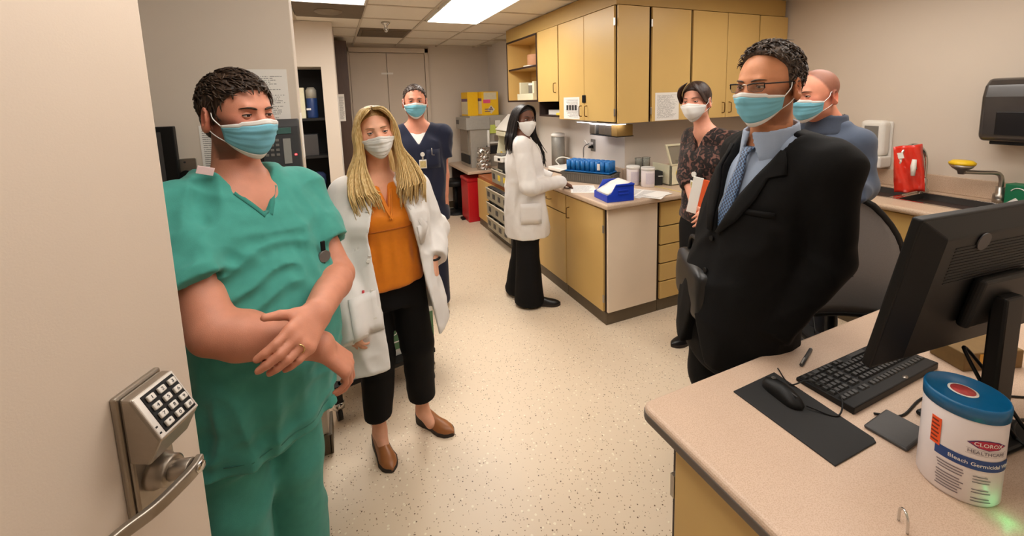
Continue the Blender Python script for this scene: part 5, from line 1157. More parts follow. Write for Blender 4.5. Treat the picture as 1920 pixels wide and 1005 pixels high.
def shoe(P, heel, yaw, mt, sole, ln=.26, wd=.047, h=.06, heel_h=.02, low=True):
    a = math.radians(yaw) - P.th; fd = np.array((math.sin(a), -math.cos(a), 0)); sd_ = np.array((math.cos(a), math.sin(a), 0)); hl = np.asarray(heel, float); hl = np.array((hl[0], hl[1], 0)); G = []; Sg = []
    for u in np.linspace(0, 1, 15):
        wdt = wd * (np.interp(u, (0, .08, .25, .5, .72, .9, 1), (.35, .66, .74, .82, 1, .78, .12))); ht = h * np.interp(u, (0, .1, .3, .5, .7, .9, 1), (.95, 1.05, 1.0, .85, .68, .5, .22)); z0 = .012 + heel_h * max(0, 1 - u / .55); c = hl + fd * ln * u
        G.append([c + sd_ * wdt * math.cos(t) * (1 if math.sin(t) < .2 else .92) + np.array((0, 0, z0 + ht * max(0, math.sin(t)) ** .85)) for t in np.linspace(0, PI, 11)])
        Sg.append([c + sd_ * wdt * 1.05 * x + np.array((0, 0, zz)) for x, zz in ((-1, z0 + .006), (-1, 0.0 if (u < .3 or u > .5 or heel_h < .03) else .004), (1, 0.0 if (u < .3 or u > .5 or heel_h < .03) else .004), (1, z0 + .006))])
    up = MB().grid(G); up.add(np.array(G[0]), [tuple(range(11))]); up.add(np.array(G[-1]), [tuple(range(11))]); o = up.build('shoe', mt, P.e)
    sb = MB(); n_ = 15; sb.add(np.array(Sg), [(i * 4 + j, i * 4 + (j + 1) % 4, (i + 1) * 4 + (j + 1) % 4, (i + 1) * 4 + j) for i in range(n_ - 1) for j in range(4)] + [(0, 1, 2, 3), ((n_ - 1) * 4 + 3, (n_ - 1) * 4 + 2, (n_ - 1) * 4 + 1, (n_ - 1) * 4)]); sb.build('sole', sole, o)
    return o
def locks(P, H, name, mt, paths, r=.0045, n=5, seg=5, taper=(.5, 1, 1, .9, .6, .2)):
    b = MB()
    for pts, rr in paths:
        p = bez([H.w(*q) for q in pts], seg); u = np.linspace(0, 1, len(p)); b.tube(p, r * rr * H.s * np.interp(u, np.linspace(0, 1, len(taper)), taper) + .0004, n, flat=.5)
    P.tri += 2 * len(b.f); return b.build(name, mt, P.e, fix=False)
def wrinkle(fx, fy, fz, amp, seed=1, ridge=True):
    def fn(P):
        n = vnoise(P * A(fx, fy, fz) + (vnoise(P * A(6, 6, 6), seed + 9)[:, None] * 1.2), seed)
        return (amp * (1 - np.abs(2 * n - 1) * 2) if ridge else amp * (2 * n - 1)).astype(f4)
    return fn
def badge(P, bvh, x, z, face_mat, reel=True, tilt=0):
    h = bvh.ray_cast(Vector((x, -.7, z)), Vector((0, 1, 0))); y = (h[0].y if h[0] else -.12) - .008
    b = MB().box((x - .027, y - .002, z - .085), (x + .027, y + .002, z - .02)).build('id_badge', m_white, P.e, bevel=.003)
    MB().box((x - .022, y - .0028, z - .078), (x + .022, y - .002, z - .03)).build('badge_print', face_mat, b)
    MB().box((x - .006, y - .003, z - .022), (x + .006, y + .001, z)).build('badge_clip', m_steel, b)
    if reel: MB().cyl((x, y + .003, z + .02), (x, y - .006, z + .02), .016, n=20).build('badge_reel', m_white, b); MB().tube([(x, y, z + .01), (x, y, z - .01)], .0015, 6).build('reel_cord', m_black, b)
    return b
m_badge = mat('badge_print', (196, 176, 120), .5, var=.3, scale=120)
def LY(s, px, py, y):
    """pixel ray cut by the plane local y = const"""
    o = s.Ri @ (np.array((0, 0, CAMH)) - s.base); r = s.Ri @ (RW @ np.array([px - PX, py - PY, FPX])); return o + r * ((y - o[1]) / r[1])
Person.LY = LY
def arm(sd, sh, el, wr, r=(.052, .043, .046, .029), k=.02):
    sh, el, wr = (np.asarray(v, float) for v in (sh, el, wr)); m = el + (wr - el) * .25
    sd.cone(sh, el, r[0], r[1], k).cone(el, m, r[1], r[2], k).cone(m, wr, r[2], r[3], k)
def sleeve(sd, sh, el, wr, r, upto=None, k=.025):
    sh, el = np.asarray(sh, float), np.asarray(el, float)
    if upto is not None:
        e = sh + (el - sh) * upto; d = SDF().cone(sh, sh + (el - sh) * (upto + .25), r[0], r[1], .01).keep(plane(e, el - sh), .003)
        d.sub(cone(e - (el - sh) / np.linalg.norm(el - sh) * .012 + (el - sh) * .12, e + (el - sh), r[1] - .009), .003); sd.add(d, k)
    else:
        wr = np.asarray(wr, float); d = SDF().cone(sh, el, r[0], r[1], .01).cone(el, wr + (wr - el) * .3, r[1], r[2], .025).keep(plane(wr, wr - el), .003); sd.add(d, k)
def legs(sd, hips, knees, ankles, r=(.095, .068, .058), k=.03):
    for h, kn, an in zip(hips, knees, ankles): sd.cone(h, kn, r[0], r[1], k).cone(kn, an, r[1], r[2], .02)
def vneck(x0, z0, slope, yb=.05): return lambda P: np.maximum((np.abs(P[:, 0] - x0) - (P[:, 2] - z0) * slope) / (1 + slope), P[:, 1] - yb)
m_sole = mat('dark_sole', (44, 34, 28), .7); m_shoeb = mat('black_leather', (22, 20, 20), .35, var=.1); m_troub = cloth('black_trouser', (14, 13, 14), .8, sheen=0)
# ------------------------------------------------------------------ man in green scrubs
P = Person((-.27, 1.47), 35, 'man in green scrubs with blue mask and folded arms by the door')
H_ = Head(P, P.L(449, 214, 1.24), 43, 2, 0, 1.03)
sk = skin_mat('skin_ruddy', (202, 136, 110)); hm = hair_mat('hair_dark_brown', (36, 25, 19), (74, 55, 40))
nb = np.array((-.005, .035, 1.425)); shR, shL = np.array((-.185, .03, 1.36)), np.array((.175, .02, 1.355))
elR, wrR = P.LY(402, 622, -.19), P.LY(600, 648, -.335); elL, wrL = P.LY(634, 515, -.14), P.LY(594, 588, -.335)
b = SDF(); b.add(H_.sdf(1.02, 1.12), .01); b.cone(H_.w(0, .025, -.05), nb, .058, .066, .03)
b.ell((0, .01, 1.3), (.165, .115, .16), k=.05); b.cone(nb + (0, 0, -.03), shR, .044, .052, .04).cone(nb + (0, 0, -.03), shL, .044, .052, .04)
arm(b, shR, elR, wrR, (.058, .055, .06, .038)); arm(b, shL, elL, wrL, (.056, .05, .053, .039))
fd = P.LY(540, 668, -.42) - wrL; Tl, en = hand(b, wrL, fd, (-.15, -1, .35), 1 if True else -1, 1.2, (.42, .46, .5, .52), .0, .2, .75, fat=1.18)
fd2 = P.LY(642, 672, -.36) - wrR; hand(b, wrR, fd2 + np.array((0, 0, -.01)), (.3, -.35, .9), -1, 1.2, (.5, .55, .6, .65), .03, .5, .5)
o, bv = P.mesh('body', b, (-.36, -.52, .8), (.36, .2, 1.82), .0048, sk, 1, lambda V: H_.paint(V, .85, .3))
H_.face(bv, hm, None, 4, -5, .0155, .0062, sk); H_.mask(bv, m_mblue, m_mwhite); H_.short_hair(hm, .012, (-.012, -.024, -.05, -.082, -.115), amp=.006, low=-.085, tufts=750, tl=.03, comb=.5)
m_scrub = cloth('scrub_green', (70, 150, 138), .85, .09, 30); m_scrubd = cloth('scrub_green_seam', (54, 128, 116), .85)
g = SDF(); g.add(loft((.64, .75, .9, 1.05, 1.2, 1.32, 1.405, 1.45), (.2, .2, .205, .205, .205, .195, .13, .085), (.165, .172, .182, .18, .16, .13, .085, .07), (-.035, -.03, -.015, -.005, 0, 0, 0, 0), (-.03, -.035, -.045, -.04, -.015, .005, .025, .03)), .02)
g.cone(nb + (0, .01, -.02), shR, .062, .076, .04).cone(nb + (0, .01, -.02), shL, .062, .074, .04)
sleeve(g, shR, elR, None, (.078, .088), .62); sleeve(g, shL, elL, None, (.074, .08), .62)
g.disp(wrinkle(12, 12, 4.5, .011, 2)); g.disp(wrinkle(6, 6, 17, .008, 5)); g.disp(wrinkle(30, 30, 12, .002, 7)); g.disp(lambda Q: .006 * np.sin(Q[:, 0] * 70 + 9 * Q[:, 2]) * np.clip((.95 - Q[:, 2]) * 3, 0, 1))
g.sub(vneck(.0, 1.335, .6), .004); g.sub(cone(H_.w(0, .025, -.05), nb + (0, -.005, -.0), .058, .068), .004); g.keep(plane((0, 0, .655), (0, 0, -1)), .003)
o, bg = P.mesh('scrub_top', g, (-.42, -.42, .6), (.42, .3, 1.52), .0062, m_scrub, 1)
for q in (-1, 1): P.ribbon('neck_band', bg, [(q * .002, 1.338), (q * .028, 1.376), (q * .053, 1.412)], .022, m_scrubd, .002)
P.ribbon('hem_stitch', bg, [(-.2, .69), (0, .685), (.2, .69)], .003, m_scrubd, .001, solid=.001)
for q, (s_, e_) in enumerate(((shR, elR), (shL, elL))): pass
t = SDF(); t.add(loft((.62, .8, .95), (.175, .185, .18), (.14, .15, .14), -.035, -.02), .03); legs(t, ((-.125, -.01, .8), (.045, -.01, .8)), ((-.14, -.03, .46), (.045, -.02, .46)), ((-.14, 0, .06), (.055, .02, .06)), (.105, .095, .095)); t.disp(wrinkle(9, 9, 4, .008, 4)); t.keep(plane((0, 0, .03), (0, 0, -1)), .003)
P.mesh('scrub_trousers', t, (-.3, -.3, 0), (.3, .25, 1.0), .008, m_scrub, 1)
for x in (-.14, .055): shoe(P, (x, .07, 0), 35, m_shoeb, m_sole, .29)
# name tag at the collar, badge holder on the pocket, ring
h = P.LY(385, 319, .02); MB().box((-.02, -.003, -.011), (.02, .001, .011)).build('collar_label', mat('label_pink', (236, 206, 206), .7), P.e, bevel=.001).matrix_basis = Matrix.Translation(P.LY(385, 320, -.035)) @ Matrix.Rotation(-.5, 4, 'Z') @ Matrix.Rotation(.3, 4, 'Y')
c = P.LY(600, 478, -.15); h_ = bg.ray_cast(Vector((c[0], -.7, c[2])), Vector((0, 1, 0))); c[1] = (h_[0].y if h_[0] else -.15) - .01; rb = MB().cyl(c + (0, .004, 0), c + (0, -.006, 0), .019, n=24).build('badge_reel', mat('reel_grey', (120, 116, 112), .4, .4), P.e)
MB().box(c + (-.008, -.004, .018), c + (.006, .004, .05)).build('reel_clip', m_black, rb, bevel=.002); MB().tube([c, c + (-.002, -.004, -.06)], .0015, 6).build('reel_cord', m_black, rb)
MB().box(c + (-.004, -.006, -.15), c + (.001, .03, -.05)).build('id_badge', m_white, rb, bevel=.002)
MB().tube([Tl(-.0115 + .0105 * math.cos(a), .1, .011 * math.sin(a) * 1.0) for a in np.linspace(0, 2 * PI, 20, endpoint=False)], .0016, 6, closed=True).build('ring', mat('gold_ring', (220, 190, 130), .25, .9), P.e)
# ------------------------------------------------------------------ blond woman in a white coat
P = Person((.2, 1.95), 8, 'blond woman in open white lab coat and orange blouse')
H_ = Head(P, P.LY(703, 246, -.02), 3, 0, -6, .96)
sk = skin_mat('skin_fair', (226, 168, 138)); hb = hair_mat('brow_blond', (120, 88, 58), (150, 112, 76))
hx = -.035; nb = np.array((-.03, .03, 1.30)); shR, shL = np.array((-.175, .02, 1.245)), np.array((.125, .03, 1.235))
elR, wrR = P.LY(622, 475, -.06), P.LY(656, 606, -.22); elL, wrL = P.LY(812, 430, .03), P.LY(812, 482, -.09)
b = SDF(); b.add(H_.sdf(.96, .94), .01); b.cone(H_.w(0, .025, -.05), nb, .047, .054, .03); b.ell((-.03, .02, 1.18), (.14, .09, .15), k=.04); b.cone(nb, shR, .04, .045, .04).cone(nb, shL, .04, .045, .04)
arm(b, shR, elR, wrR, (.045, .038, .039, .026)); arm(b, shL, elL, wrL, (.045, .038, .039, .026))
hand(b, wrL, (.0, -.25, -1), (.85, -.5, .1), -1, .95, (.3, .35, .4, .45), .03, .3, .4); hand(b, wrR, (.15, -.2, -1), (-.8, -.5, 0), 1, .92, (.35, .4, .45, .5), .03, .3, .3)
flR, flL = P.G(.075, 1.95, 0), P.G(.285, 1.99, 0); anR, anL = P.LY(722, 785, .06), P.LY(793, 752, .08)
anR = np.array((flR[0] + .006, flR[1] - .03, .09)); anL = np.array((flL[0] + .01, flL[1] - .03, .09))
knR, knL = np.array((anR[0] * .6 + hx * .4 - .02, -.02, .47)), np.array((anL[0] * .7 + hx * .3 + .03, -.02, .47))
hiR, hiL = np.array((hx - .075, .01, .80)), np.array((hx + .085, .01, .80))
for a_, k_, h_ in ((anR, knR, hiR), (anL, knL, hiL)): b.cone(h_, k_, .07, .05, .03).cone(k_, a_ + (0, .005, .12), .048, .036, .02).cone(a_ + (0, .005, .12), a_, .034, .032, .02).cone(a_, a_ + (.05 * math.sin(.5 if a_ is anL else .07), -.05 * math.cos(.5 if a_ is anL else .07), -.05), .03, .026, .02)
b.ell((hx, .01, .85), (.14, .1, .12), k=.05).ell((hx, .01, 1.0), (.11, .085, .15), k=.05)
P.mesh('body', b, (-.4, -.35, 0), (.4, .25, 1.68), .0055, sk, 1, lambda V: H_.paint(V, 0, .14)); o = bpy.data.objects[P.e.children[-1].name]
me = o.data; Vb = np.empty(len(me.vertices) * 3, f4); me.vertices.foreach_get('co', Vb); Fb = np.empty(len(me.polygons) * 4, np.int32); me.loops.foreach_get('vertex_index', Fb); bv = bvh_of(Vb.reshape(-1, 3), Fb.reshape(-1, 4))
H_.face(bv, hb, m_irisb, 5, -6, .0175, .0038, sk); H_.mask(bv, m_mwhite, m_mwhite, 'pleat', -.022, -.122, 56)
# blouse
m_or = cloth('orange_satin', (214, 122, 24), .5, .05, 60); bl = SDF()
bl.add(loft((.83, .92, 1.05, 1.15, 1.24, 1.295), (.165, .152, .142, .15, .13, .075), (.125, .12, .115, .125, .1, .065), (hx, hx, hx, hx, -.03, -.03), (-.02, -.02, -.01, -.02, .01, .025)), .02); bl.cone(nb + (0, 0, -.04), shR, .05, .055, .03).cone(nb + (0, 0, -.04), shL, .05, .055, .03)
bl.disp(lambda Q: .0035 * np.sin((Q[:, 0] + .03) * 110) * np.clip((1.12 - Q[:, 2]) * 8, 0, 1) * np.clip((Q[:, 2] - .86) * 8, .15, 1)); bl.disp(wrinkle(8, 8, 10, .004, 6))
bl.sub(vneck(-.03, 1.2, .22, 0), .003); bl.sub(cone(H_.w(0, .025, -.05), nb, .05, .062), .004)
o, bb = P.mesh('blouse', bl, (-.3, -.25, .8), (.28, .22, 1.36), .006, m_or, 1); m_ord = cloth('orange_seam', (180, 96, 16), .6)
P.ribbon('yoke_seam', bb, [(-.15, 1.1), (-.03, 1.105), (.09, 1.1)], .006, m_ord, .001, solid=.002)
for q in (-1, 1): P.ribbon('neck_tie', bb, [(-.03 + q * .03, 1.27), (-.03 + q * .022, 1.235), (-.03 + q * .012, 1.19), (-.03 - q * .006, 1.15)], .007, m_or, .006)
# trousers, shoes
t = SDF(); t.add(loft((.72, .82, .93), (.15, .16, .14), (.115, .12, .105), hx, .005), .03)
for a_, k_, h_ in ((anR, knR, hiR), (anL, knL, hiL)): t.cone(h_, k_, .092, .075, .03).cone(k_, a_ + (0, .0, .06), .075, .064, .02)
t.disp(wrinkle(7, 7, 5, .005, 8)); t.keep(plane((0, 0, .17), (0, 0, -1)), .003)
P.mesh('trousers', t, (-.3, -.2, .12), (.3, .2, 1.0), .007, m_troub, 1)
m_tan = mat('tan_leather', (158, 100, 56), .4, var=.1, scale=30)
shoe(P, flR + (0, .035, 0), 12, m_tan, m_sole, .235, .042, .06, .035); shoe(P, flL + (-.0, .035, 0), 38, m_tan, m_sole, .235, .042, .06, .035)
# lab coat, open
m_coat = cloth('coat_white', (224, 220, 216), .8, .02, 40, .1); cw_ = SDF()
outer = loft((.48, .75, .9, 1.05, 1.15, 1.24, 1.30), (.325, .275, .235, .21, .205, .185, .085), (.21, .19, .17, .16, .165, .13, .075), (hx - .045, hx - .03, hx - .015, hx, hx, -.03, -.03), (-.06, -.04, -.02, -.005, -.01, .01, .03))
cw_.add(outer, .02).cone(nb + (0, .01, -.03), shR, .058, .074, .04).cone(nb + (0, .01, -.03), shL, .058, .074, .04)
sleeve(cw_, shR, elR, wrR + (wrR - elR) / np.linalg.norm(wrR - elR) * .07, (.08, .068, .05)); sleeve(cw_, shL, elL, wrL, (.078, .07, .056))
cw_.disp(wrinkle(9, 9, 3, .009, 11)); cw_.disp(wrinkle(16, 16, 14, .0035, 12))
xl0 = P.LY(711, 560, -.19)[0]; xr0 = P.LY(792, 500, -.17)[0]
def opening(Q):
    z = Q[:, 2]; xl = np.interp(z, (.6, .85, 1.1, 1.3), (xl0 + .012, xl0, xl0 - .02, -.075)); xr = np.interp(z, (.6, .85, 1.0, 1.3), (xr0 + .05, xr0 + .01, xr0 - .005, .02))
    return np.maximum(np.maximum(xl - Q[:, 0], Q[:, 0] - xr), Q[:, 1] - .03)
cw_.sub(opening, .004)
inner = loft((.4, .75, .9, 1.05, 1.15, 1.24, 1.31), (.312, .262, .222, .198, .192, .15, .07), (.202, .176, .156, .146, .15, .11, .062), (hx - .045, hx - .03, hx - .015, hx, hx, -.03, -.03), (-.06, -.04, -.02, -.005, -.01, .01, .03), cap=.004)
cw_.sub(lambda Q: np.maximum(inner(Q), Q[:, 2] - 1.12), .003); cw_.sub(cone(H_.w(0, .025, -.05), nb, .05, .068), .004)
cw_.keep(lambda Q: (.545 + .12 * np.clip(Q[:, 0] + .05, 0, 1) * 2) - Q[:, 2], .003)
o, bc = P.mesh('lab_coat', cw_, (-.5, -.36, .48), (.5, .3, 1.36), .0064, m_coat, 1)
xm = xl0 - .03
for rows, nm in (([(1.25, -.085, -.075), (1.2, -.13, -.06), (1.1, -.11, xl0 + .0), (1.02, xl0 - .03, xl0 - .012)], 'lapel'), ([(1.25, .015, .03), (1.2, .005, .075), (1.1, xr0 - .01, xr0 + .05), (1.02, xr0 - .0, xr0 + .02)], 'lapel')): MB().grid(P.project(bc, rows, .006)).build(nm, m_coat, P.e, solid=.004)
for z in (1.0, .88, .77):
    g_ = P.project(bc, [(z, xl0 - .03, xl0 - .03)], .004, 2)[0][0]; MB().cyl(g_ + (0, .004, 0), g_ + (0, -.002, 0), .008, n=14).build('button', m_white, P.e)
MB().grid(P.project(bc, [(z, -.24, -.11) for z in np.linspace(.88, .72, 6)], .004, 8)).build('pocket', m_coat, P.e, solid=.004)
g_ = P.LY(681, 545, -.2); MB().tube([g_, g_ + (-.004, -.0, -.05)], .005, 8).build('red_pen', m_red, P.e)
MB().tube([wrL + np.array((.031 * math.cos(a), .031 * math.sin(a), -.004)) for a in np.linspace(0, 2 * PI, 18, endpoint=False)], .006, 6, closed=True).build('watch', m_black, P.e)
# long blond hair
hm = hair_mat('hair_blond', (196, 156, 92), (232, 206, 150), .42, (70, 70, 5)); hroot = hair_mat('hair_blond_dark', (132, 100, 60), (178, 140, 88), .45, (60, 60, 8))
rng = np.random.RandomState(4); pa = []; pr = []
def lock(s_, t, r_, ln, lift=0):
    o_ = .006 * lift; fx = .024 + .02 * t + .01 * r_
    return [(s_ * .006 - .006, -.068 + .12 * t, .112 - .25 * (t - .35) ** 2 * .2 + o_), (s_ * (.035 + o_), -.098 + .145 * t + .01 * r_, .1 + o_), (s_ * (.071 + o_), -.083 + .14 * t, .055), (s_ * (.082 + o_ + .012 * r_), -.066 + .135 * t, -.01), (s_ * (.086 + .014 * r_ + o_), -.06 + .125 * t, -.085), (s_ * (.108 + .04 * r_), -.075 + .12 * t, -.17), (s_ * (.112 + .06 * r_), -.115 + .12 * t, -.25), (s_ * (.098 + .065 * r_), -.135 + .13 * t + .01 * r_, -.26 - ln)]
for i in range(620):
    s_ = -1 if rng.rand() < .5 else 1; t = rng.rand() ** 1.1; pa.append((lock(s_, t, rng.uniform(-1, 1), rng.uniform(.0, .1), rng.uniform(-.8, 1)), rng.uniform(.8, 1.5)))
for i in range(120):
    x = rng.uniform(-1, 1); dl = rng.uniform(0, .5); pa.append(([(x * .03, .06, .105), (x * .06, .11, .06), (x * .07, .118, -.02), (x * .08, .112, -.12), (x * .095, .105, -.24), (x * .1, .1, -.3 - dl * .15)], 1.4))
locks(P, H_, 'hair', hm, pa, .0052, 4, 4, (.7, 1, 1, 1, 1, .9, .75, .3))
def hcap(Pn):
    Q = H_.loc(Pn); d = ell((0, .018, .037), (.077, .1, .083))(Q); yf = np.interp(Q[:, 2], (-.05, .03, .07, .1), (-.0, -.03, -.07, -.1)); return smax(d, yf - Q[:, 1], .006) * H_.s
V, F_ = polygonise(hcap, H_.c - .16, H_.c + .16, .005); link('hair_roots', quick_mesh('hair_roots', V, F_), hroot, P.e)
# ------------------------------------------------------------------ man in navy scrubs (far)
P = Person((.575, 3.17), -8, 'man in navy scrubs with a badge standing behind the blond woman')
H_ = Head(P, P.LY(778, 190, -.02), -8, 0, 0, 1.02); sk = skin_mat('skin_pink', (206, 138, 112)); hm = hair_mat('hair_brown', (44, 32, 26), (72, 54, 42))
nb = np.array((0, .03, 1.47)); shR, shL = np.array((-.185, .03, 1.40)), np.array((.185, .03, 1.40)); elL, wrL = P.LY(829, 318, .03), P.LY(834, 362, -.03); elR, wrR = np.array((-.24, .05, 1.1)), np.array((-.22, -.05, .86))
b = SDF(); b.add(H_.sdf(1.0, 1.05), .01); b.cone(H_.w(0, .025, -.05), nb, .055, .062, .03); b.ell((0, .02, 1.33), (.16, .1, .16), k=.05); b.cone(nb, shR, .05, .055, .04).cone(nb, shL, .05, .055, .04); arm(b, shR, elR, wrR, (.055, .045, .048, .03)); arm(b, shL, elL, wrL, (.055, .046, .05, .031))
hand(b, wrL, (.06, -.1, -1), (.9, -.45, 0), -1, 1.05, (.35, .4, .45, .5), .03, .3, .4); hand(b, wrR, (-.02, -.1, -1), (-.9, -.45, 0), 1, 1.05, (.35, .4, .45, .5), .03, .3, .4)
o, bv = P.mesh('body', b, (-.42, -.3, .6), (.42, .25, 1.86), .0068, sk, 1, lambda V: H_.paint(V, .3, .2)); H_.face(bv, hm, None, 6, -6, .016, .0048, sk); H_.mask(bv, m_mblue, m_mwhite); H_.short_hair(hm, .007, (-.004, -.016, -.038, -.062, -.09), h=.006, amp=.003, tufts=260, tl=.02)
m_nv = cloth('scrub_navy', (30, 34, 54), .85); g = SDF()
g.add(loft((.74, .9, 1.05, 1.2, 1.34, 1.44, 1.49), (.21, .2, .19, .2, .2, .13, .085), (.14, .14, .135, .135, .125, .085, .07), 0, (0, 0, 0, 0, .01, .03, .03)), .02).cone(nb + (0, .01, -.02), shR, .06, .075, .04).cone(nb + (0, .01, -.02), shL, .06, .075, .04)
sleeve(g, shR, elR, None, (.076, .085), .6); sleeve(g, shL, elL, None, (.076, .085), .62); g.disp(wrinkle(11, 11, 5, .007, 3)); ws = SDF(); ws.add(loft((1.2, 1.34, 1.44, 1.475), (.16, .15, .1, .075), (.118, .108, .078, .068), 0, (0, .005, .025, .03)), .01)
g.sub(vneck(0, 1.335, .62), .004); g.sub(cone(H_.w(0, .025, -.05), nb, .056, .072), .004); o, bg = P.mesh('scrub_top', g, (-.42, -.3, .7), (.42, .3, 1.56), .0085, m_nv, 1)
ws.sub(cone(H_.w(0, .025, -.05), nb + (0, -.03, -.02), .056, .066), .003); P.mesh('undershirt', ws, (-.25, -.2, 1.15), (.25, .2, 1.52), .0075, m_mwhite, 1)
MB().grid(P.project(bg, [(z, .05, .15) for z in np.linspace(1.3, 1.16, 5)], .003, 5)).build('chest_pocket', m_nv, P.e, solid=.003); badge(P, bg, .02, 1.25, m_badge); g_ = P.project(bg, [(1.29, .09, .1)], .004, 2)[0][0]; MB().tube([g_ + (0, 0, .02), g_ + (0, -.003, -.03), g_ + (.018, -.003, -.032)], .003, 6).build('pocket_clip', m_steel, P.e)
t = SDF(); t.add(loft((.68, .85, .95), (.17, .18, .17), (.12, .13, .12)), .03); legs(t, ((-.09, 0, .85), (.09, 0, .85)), ((-.1, -.01, .48), (.1, -.01, .48)), ((-.11, .02, .06), (.11, .02, .06)), (.1, .08, .075)); t.keep(plane((0, 0, .03), (0, 0, -1)), .003); P.mesh('scrub_trousers', t, (-.3, -.2, 0), (.3, .2, 1.0), .011, m_nv, 1)
for x in (-.11, .11): shoe(P, (x, .08, 0), -8, m_shoeb, m_sole, .29)
# ------------------------------------------------------------------ woman at the counter, closed white coat
P = Person((1.37, 2.97), 72, 'woman in buttoned white lab coat with long dark hair at the counter')
H_ = Head(P, P.L(983, 224, 3.19), 8, 0, 4, .97); sk = skin_mat('skin_brown', (104, 66, 48)); hm = hair_mat('hair_black', (14, 11, 11), (34, 27, 25), .4, (50, 50, 6))
hc = H_.c; nb = np.array((hc[0] - .005, .02, 1.355)); shR, shL = np.array((-.17, .03, 1.30)), np.array((.16, .02, 1.30)); elR, wrR = P.L(992, 352, 3.06), P.G(1.655, 2.87, .975); elL, wrL = np.array((.2, -.05, 1.06)), P.G(1.66, 3.08, .965)
hd = P.G(1.73, 2.86, .935) - wrR
b = SDF(); b.add(H_.sdf(.96, .92), .01); b.cone(H_.w(0, .025, -.05), nb, .045, .052, .03); b.ell((0, .02, 1.22), (.14, .09, .14), k=.05); b.cone(nb, shR, .045, .05, .04).cone(nb, shL, .045, .05, .04); arm(b, shR, elR, wrR, (.045, .038, .04, .026)); arm(b, shL, elL, wrL, (.045, .038, .04, .026))
hand(b, wrR, hd, (0, .35, 1), -1, .95, (.3, .35, .4, .5), .05, .4, .6); hand(b, wrL, P.G(1.74, 3.04, .94) - wrL, (0, .3, 1), 1, .95, (.25, .3, .35, .4), .05, .3, .6)
o, bv = P.mesh('body', b, (-.4, -.55, .85), (.4, .25, 1.66), .0066, sk, 1, lambda V: H_.paint(V, 0, .05)); H_.face(bv, hm, None, 11, -9, .019, .0038, sk); H_.mask(bv, m_mwhite, m_mwhite, 'kn95', -.014, -.13, 58)
cw_ = SDF(); cw_.add(loft((.55, .7, .85, 1.0, 1.15, 1.27, 1.35), (.2, .2, .19, .175, .185, .17, .075), (.175, .175, .165, .15, .145, .12, .07), 0, (-.01, -.01, -.005, .0, 0, .01, .02)), .02).cone(nb + (0, .01, -.03), shR, .056, .07, .04).cone(nb + (0, .01, -.03), shL, .056, .07, .04)
sleeve(cw_, shR, elR, wrR, (.064, .057, .043)); sleeve(cw_, shL, elL, wrL, (.07, .062, .048)); cw_.disp(wrinkle(9, 9, 4, .009, 15)); cw_.disp(wrinkle(16, 16, 10, .004, 16)); cw_.sub(cone(H_.w(0, .025, -.05), nb, .05, .062), .004); cw_.sub(vneck(0, 1.2, .3), .004); cw_.keep(plane((0, 0, .565), (0, 0, -1)), .004)
o, bc = P.mesh('lab_coat', cw_, (-.4, -.45, .5), (.4, .3, 1.42), .0078, m_coat, 1); MB().grid([[(-.209 - .004 * math.sin(u * 3), y, z) for y in np.linspace(-.1, .06, 5)] for u, z in zip(np.linspace(0, 1, 5), np.linspace(.86, .7, 5))]).build('pocket', m_coat, P.e, solid=.006)
for z in (1.12, 1.0, .88, .76): g_ = P.project(bc, [(z, .0, .01)], .003, 2)[0][0]; MB().cyl(g_ + (0, .004, 0), g_ + (0, -.002, 0), .008, n=12).build('button', m_white, P.e)
for q in (-1, 1): MB().grid(P.project(bc, [(1.3, q * .06, q * .075), (1.26, q * .03, q * .09), (1.2, q * .015, q * .06), (1.15, q * .005, q * .012)], .007)).build('lapel', m_coat, P.e, solid=.004)
t = SDF(); t.add(loft((.55, .7, .85), (.15, .16, .15), (.12, .12, .12)), .03); legs(t, ((-.085, 0, .75), (.085, 0, .75)), ((-.095, .0, .45), (.09, .01, .45)), ((-.115, .0, .05), (.1, .06, .05)), (.1, .085, .115)); t.disp(wrinkle(9, 9, 3, .006, 17)); t.keep(plane((0, 0, .018), (0, 0, -1)), .003); P.mesh('trousers', t, (-.3, -.2, 0), (.3, .25, .9), .009, m_troub, 1)
shoe(P, (-.115, .0, 0), 62, m_shoeb, m_sole, .25, .042); shoe(P, (.1, .1, 0), 80, m_shoeb, m_sole, .25, .042)
rng = np.random.RandomState(8); pa = []
for i in range(330):
    s_ = 1 if rng.rand() < .68 else -1; t_ = rng.rand(); r_ = rng.uniform(-1, 1); ln = rng.uniform(0, .12); k_ = 1 if s_ > 0 else .3; t_ = .25 + .75 * t_
    pa.append(([(s_ * .004, -.07 + .12 * t_, .115), (s_ * .044, -.095 + .15 * t_, .098), (s_ * .077, -.08 + .15 * t_, .05), (s_ * (.085 + .01 * r_), -.06 + .145 * t_, -.02), (s_ * (.095 + .015 * r_), -.05 + .14 * t_, -.11), (s_ * (.105 + .03 * r_) + .03 * k_, -.055 + .14 * t_, -.2 * (.6 + .4 * k_)), (s_ * (.115 + .04 * r_) + .07 * k_, -.06 + .14 * t_, (-.27 - ln) * (.62 + .38 * k_))], rng.uniform(.9, 1.5)))
locks(P, H_, 'hair', hm, pa, .008, 5, 3, (.7, 1, 1, 1, 1, .8, .3))
V, F_ = polygonise(lambda Pn: smax(ell((0, .018, .037), (.079, .102, .086))(H_.loc(Pn)), np.interp(H_.loc(Pn)[:, 2], (-.05, .03, .07, .1), (-.0, -.035, -.07, -.1)).astype(f4) - H_.loc(Pn)[:, 1], .006) * H_.s, H_.c - .16, H_.c + .16, .007); link('hair_roots', quick_mesh('hair_roots', V, F_), hm, P.e)
badge(P, bc, .09, 1.14, m_badge, False)
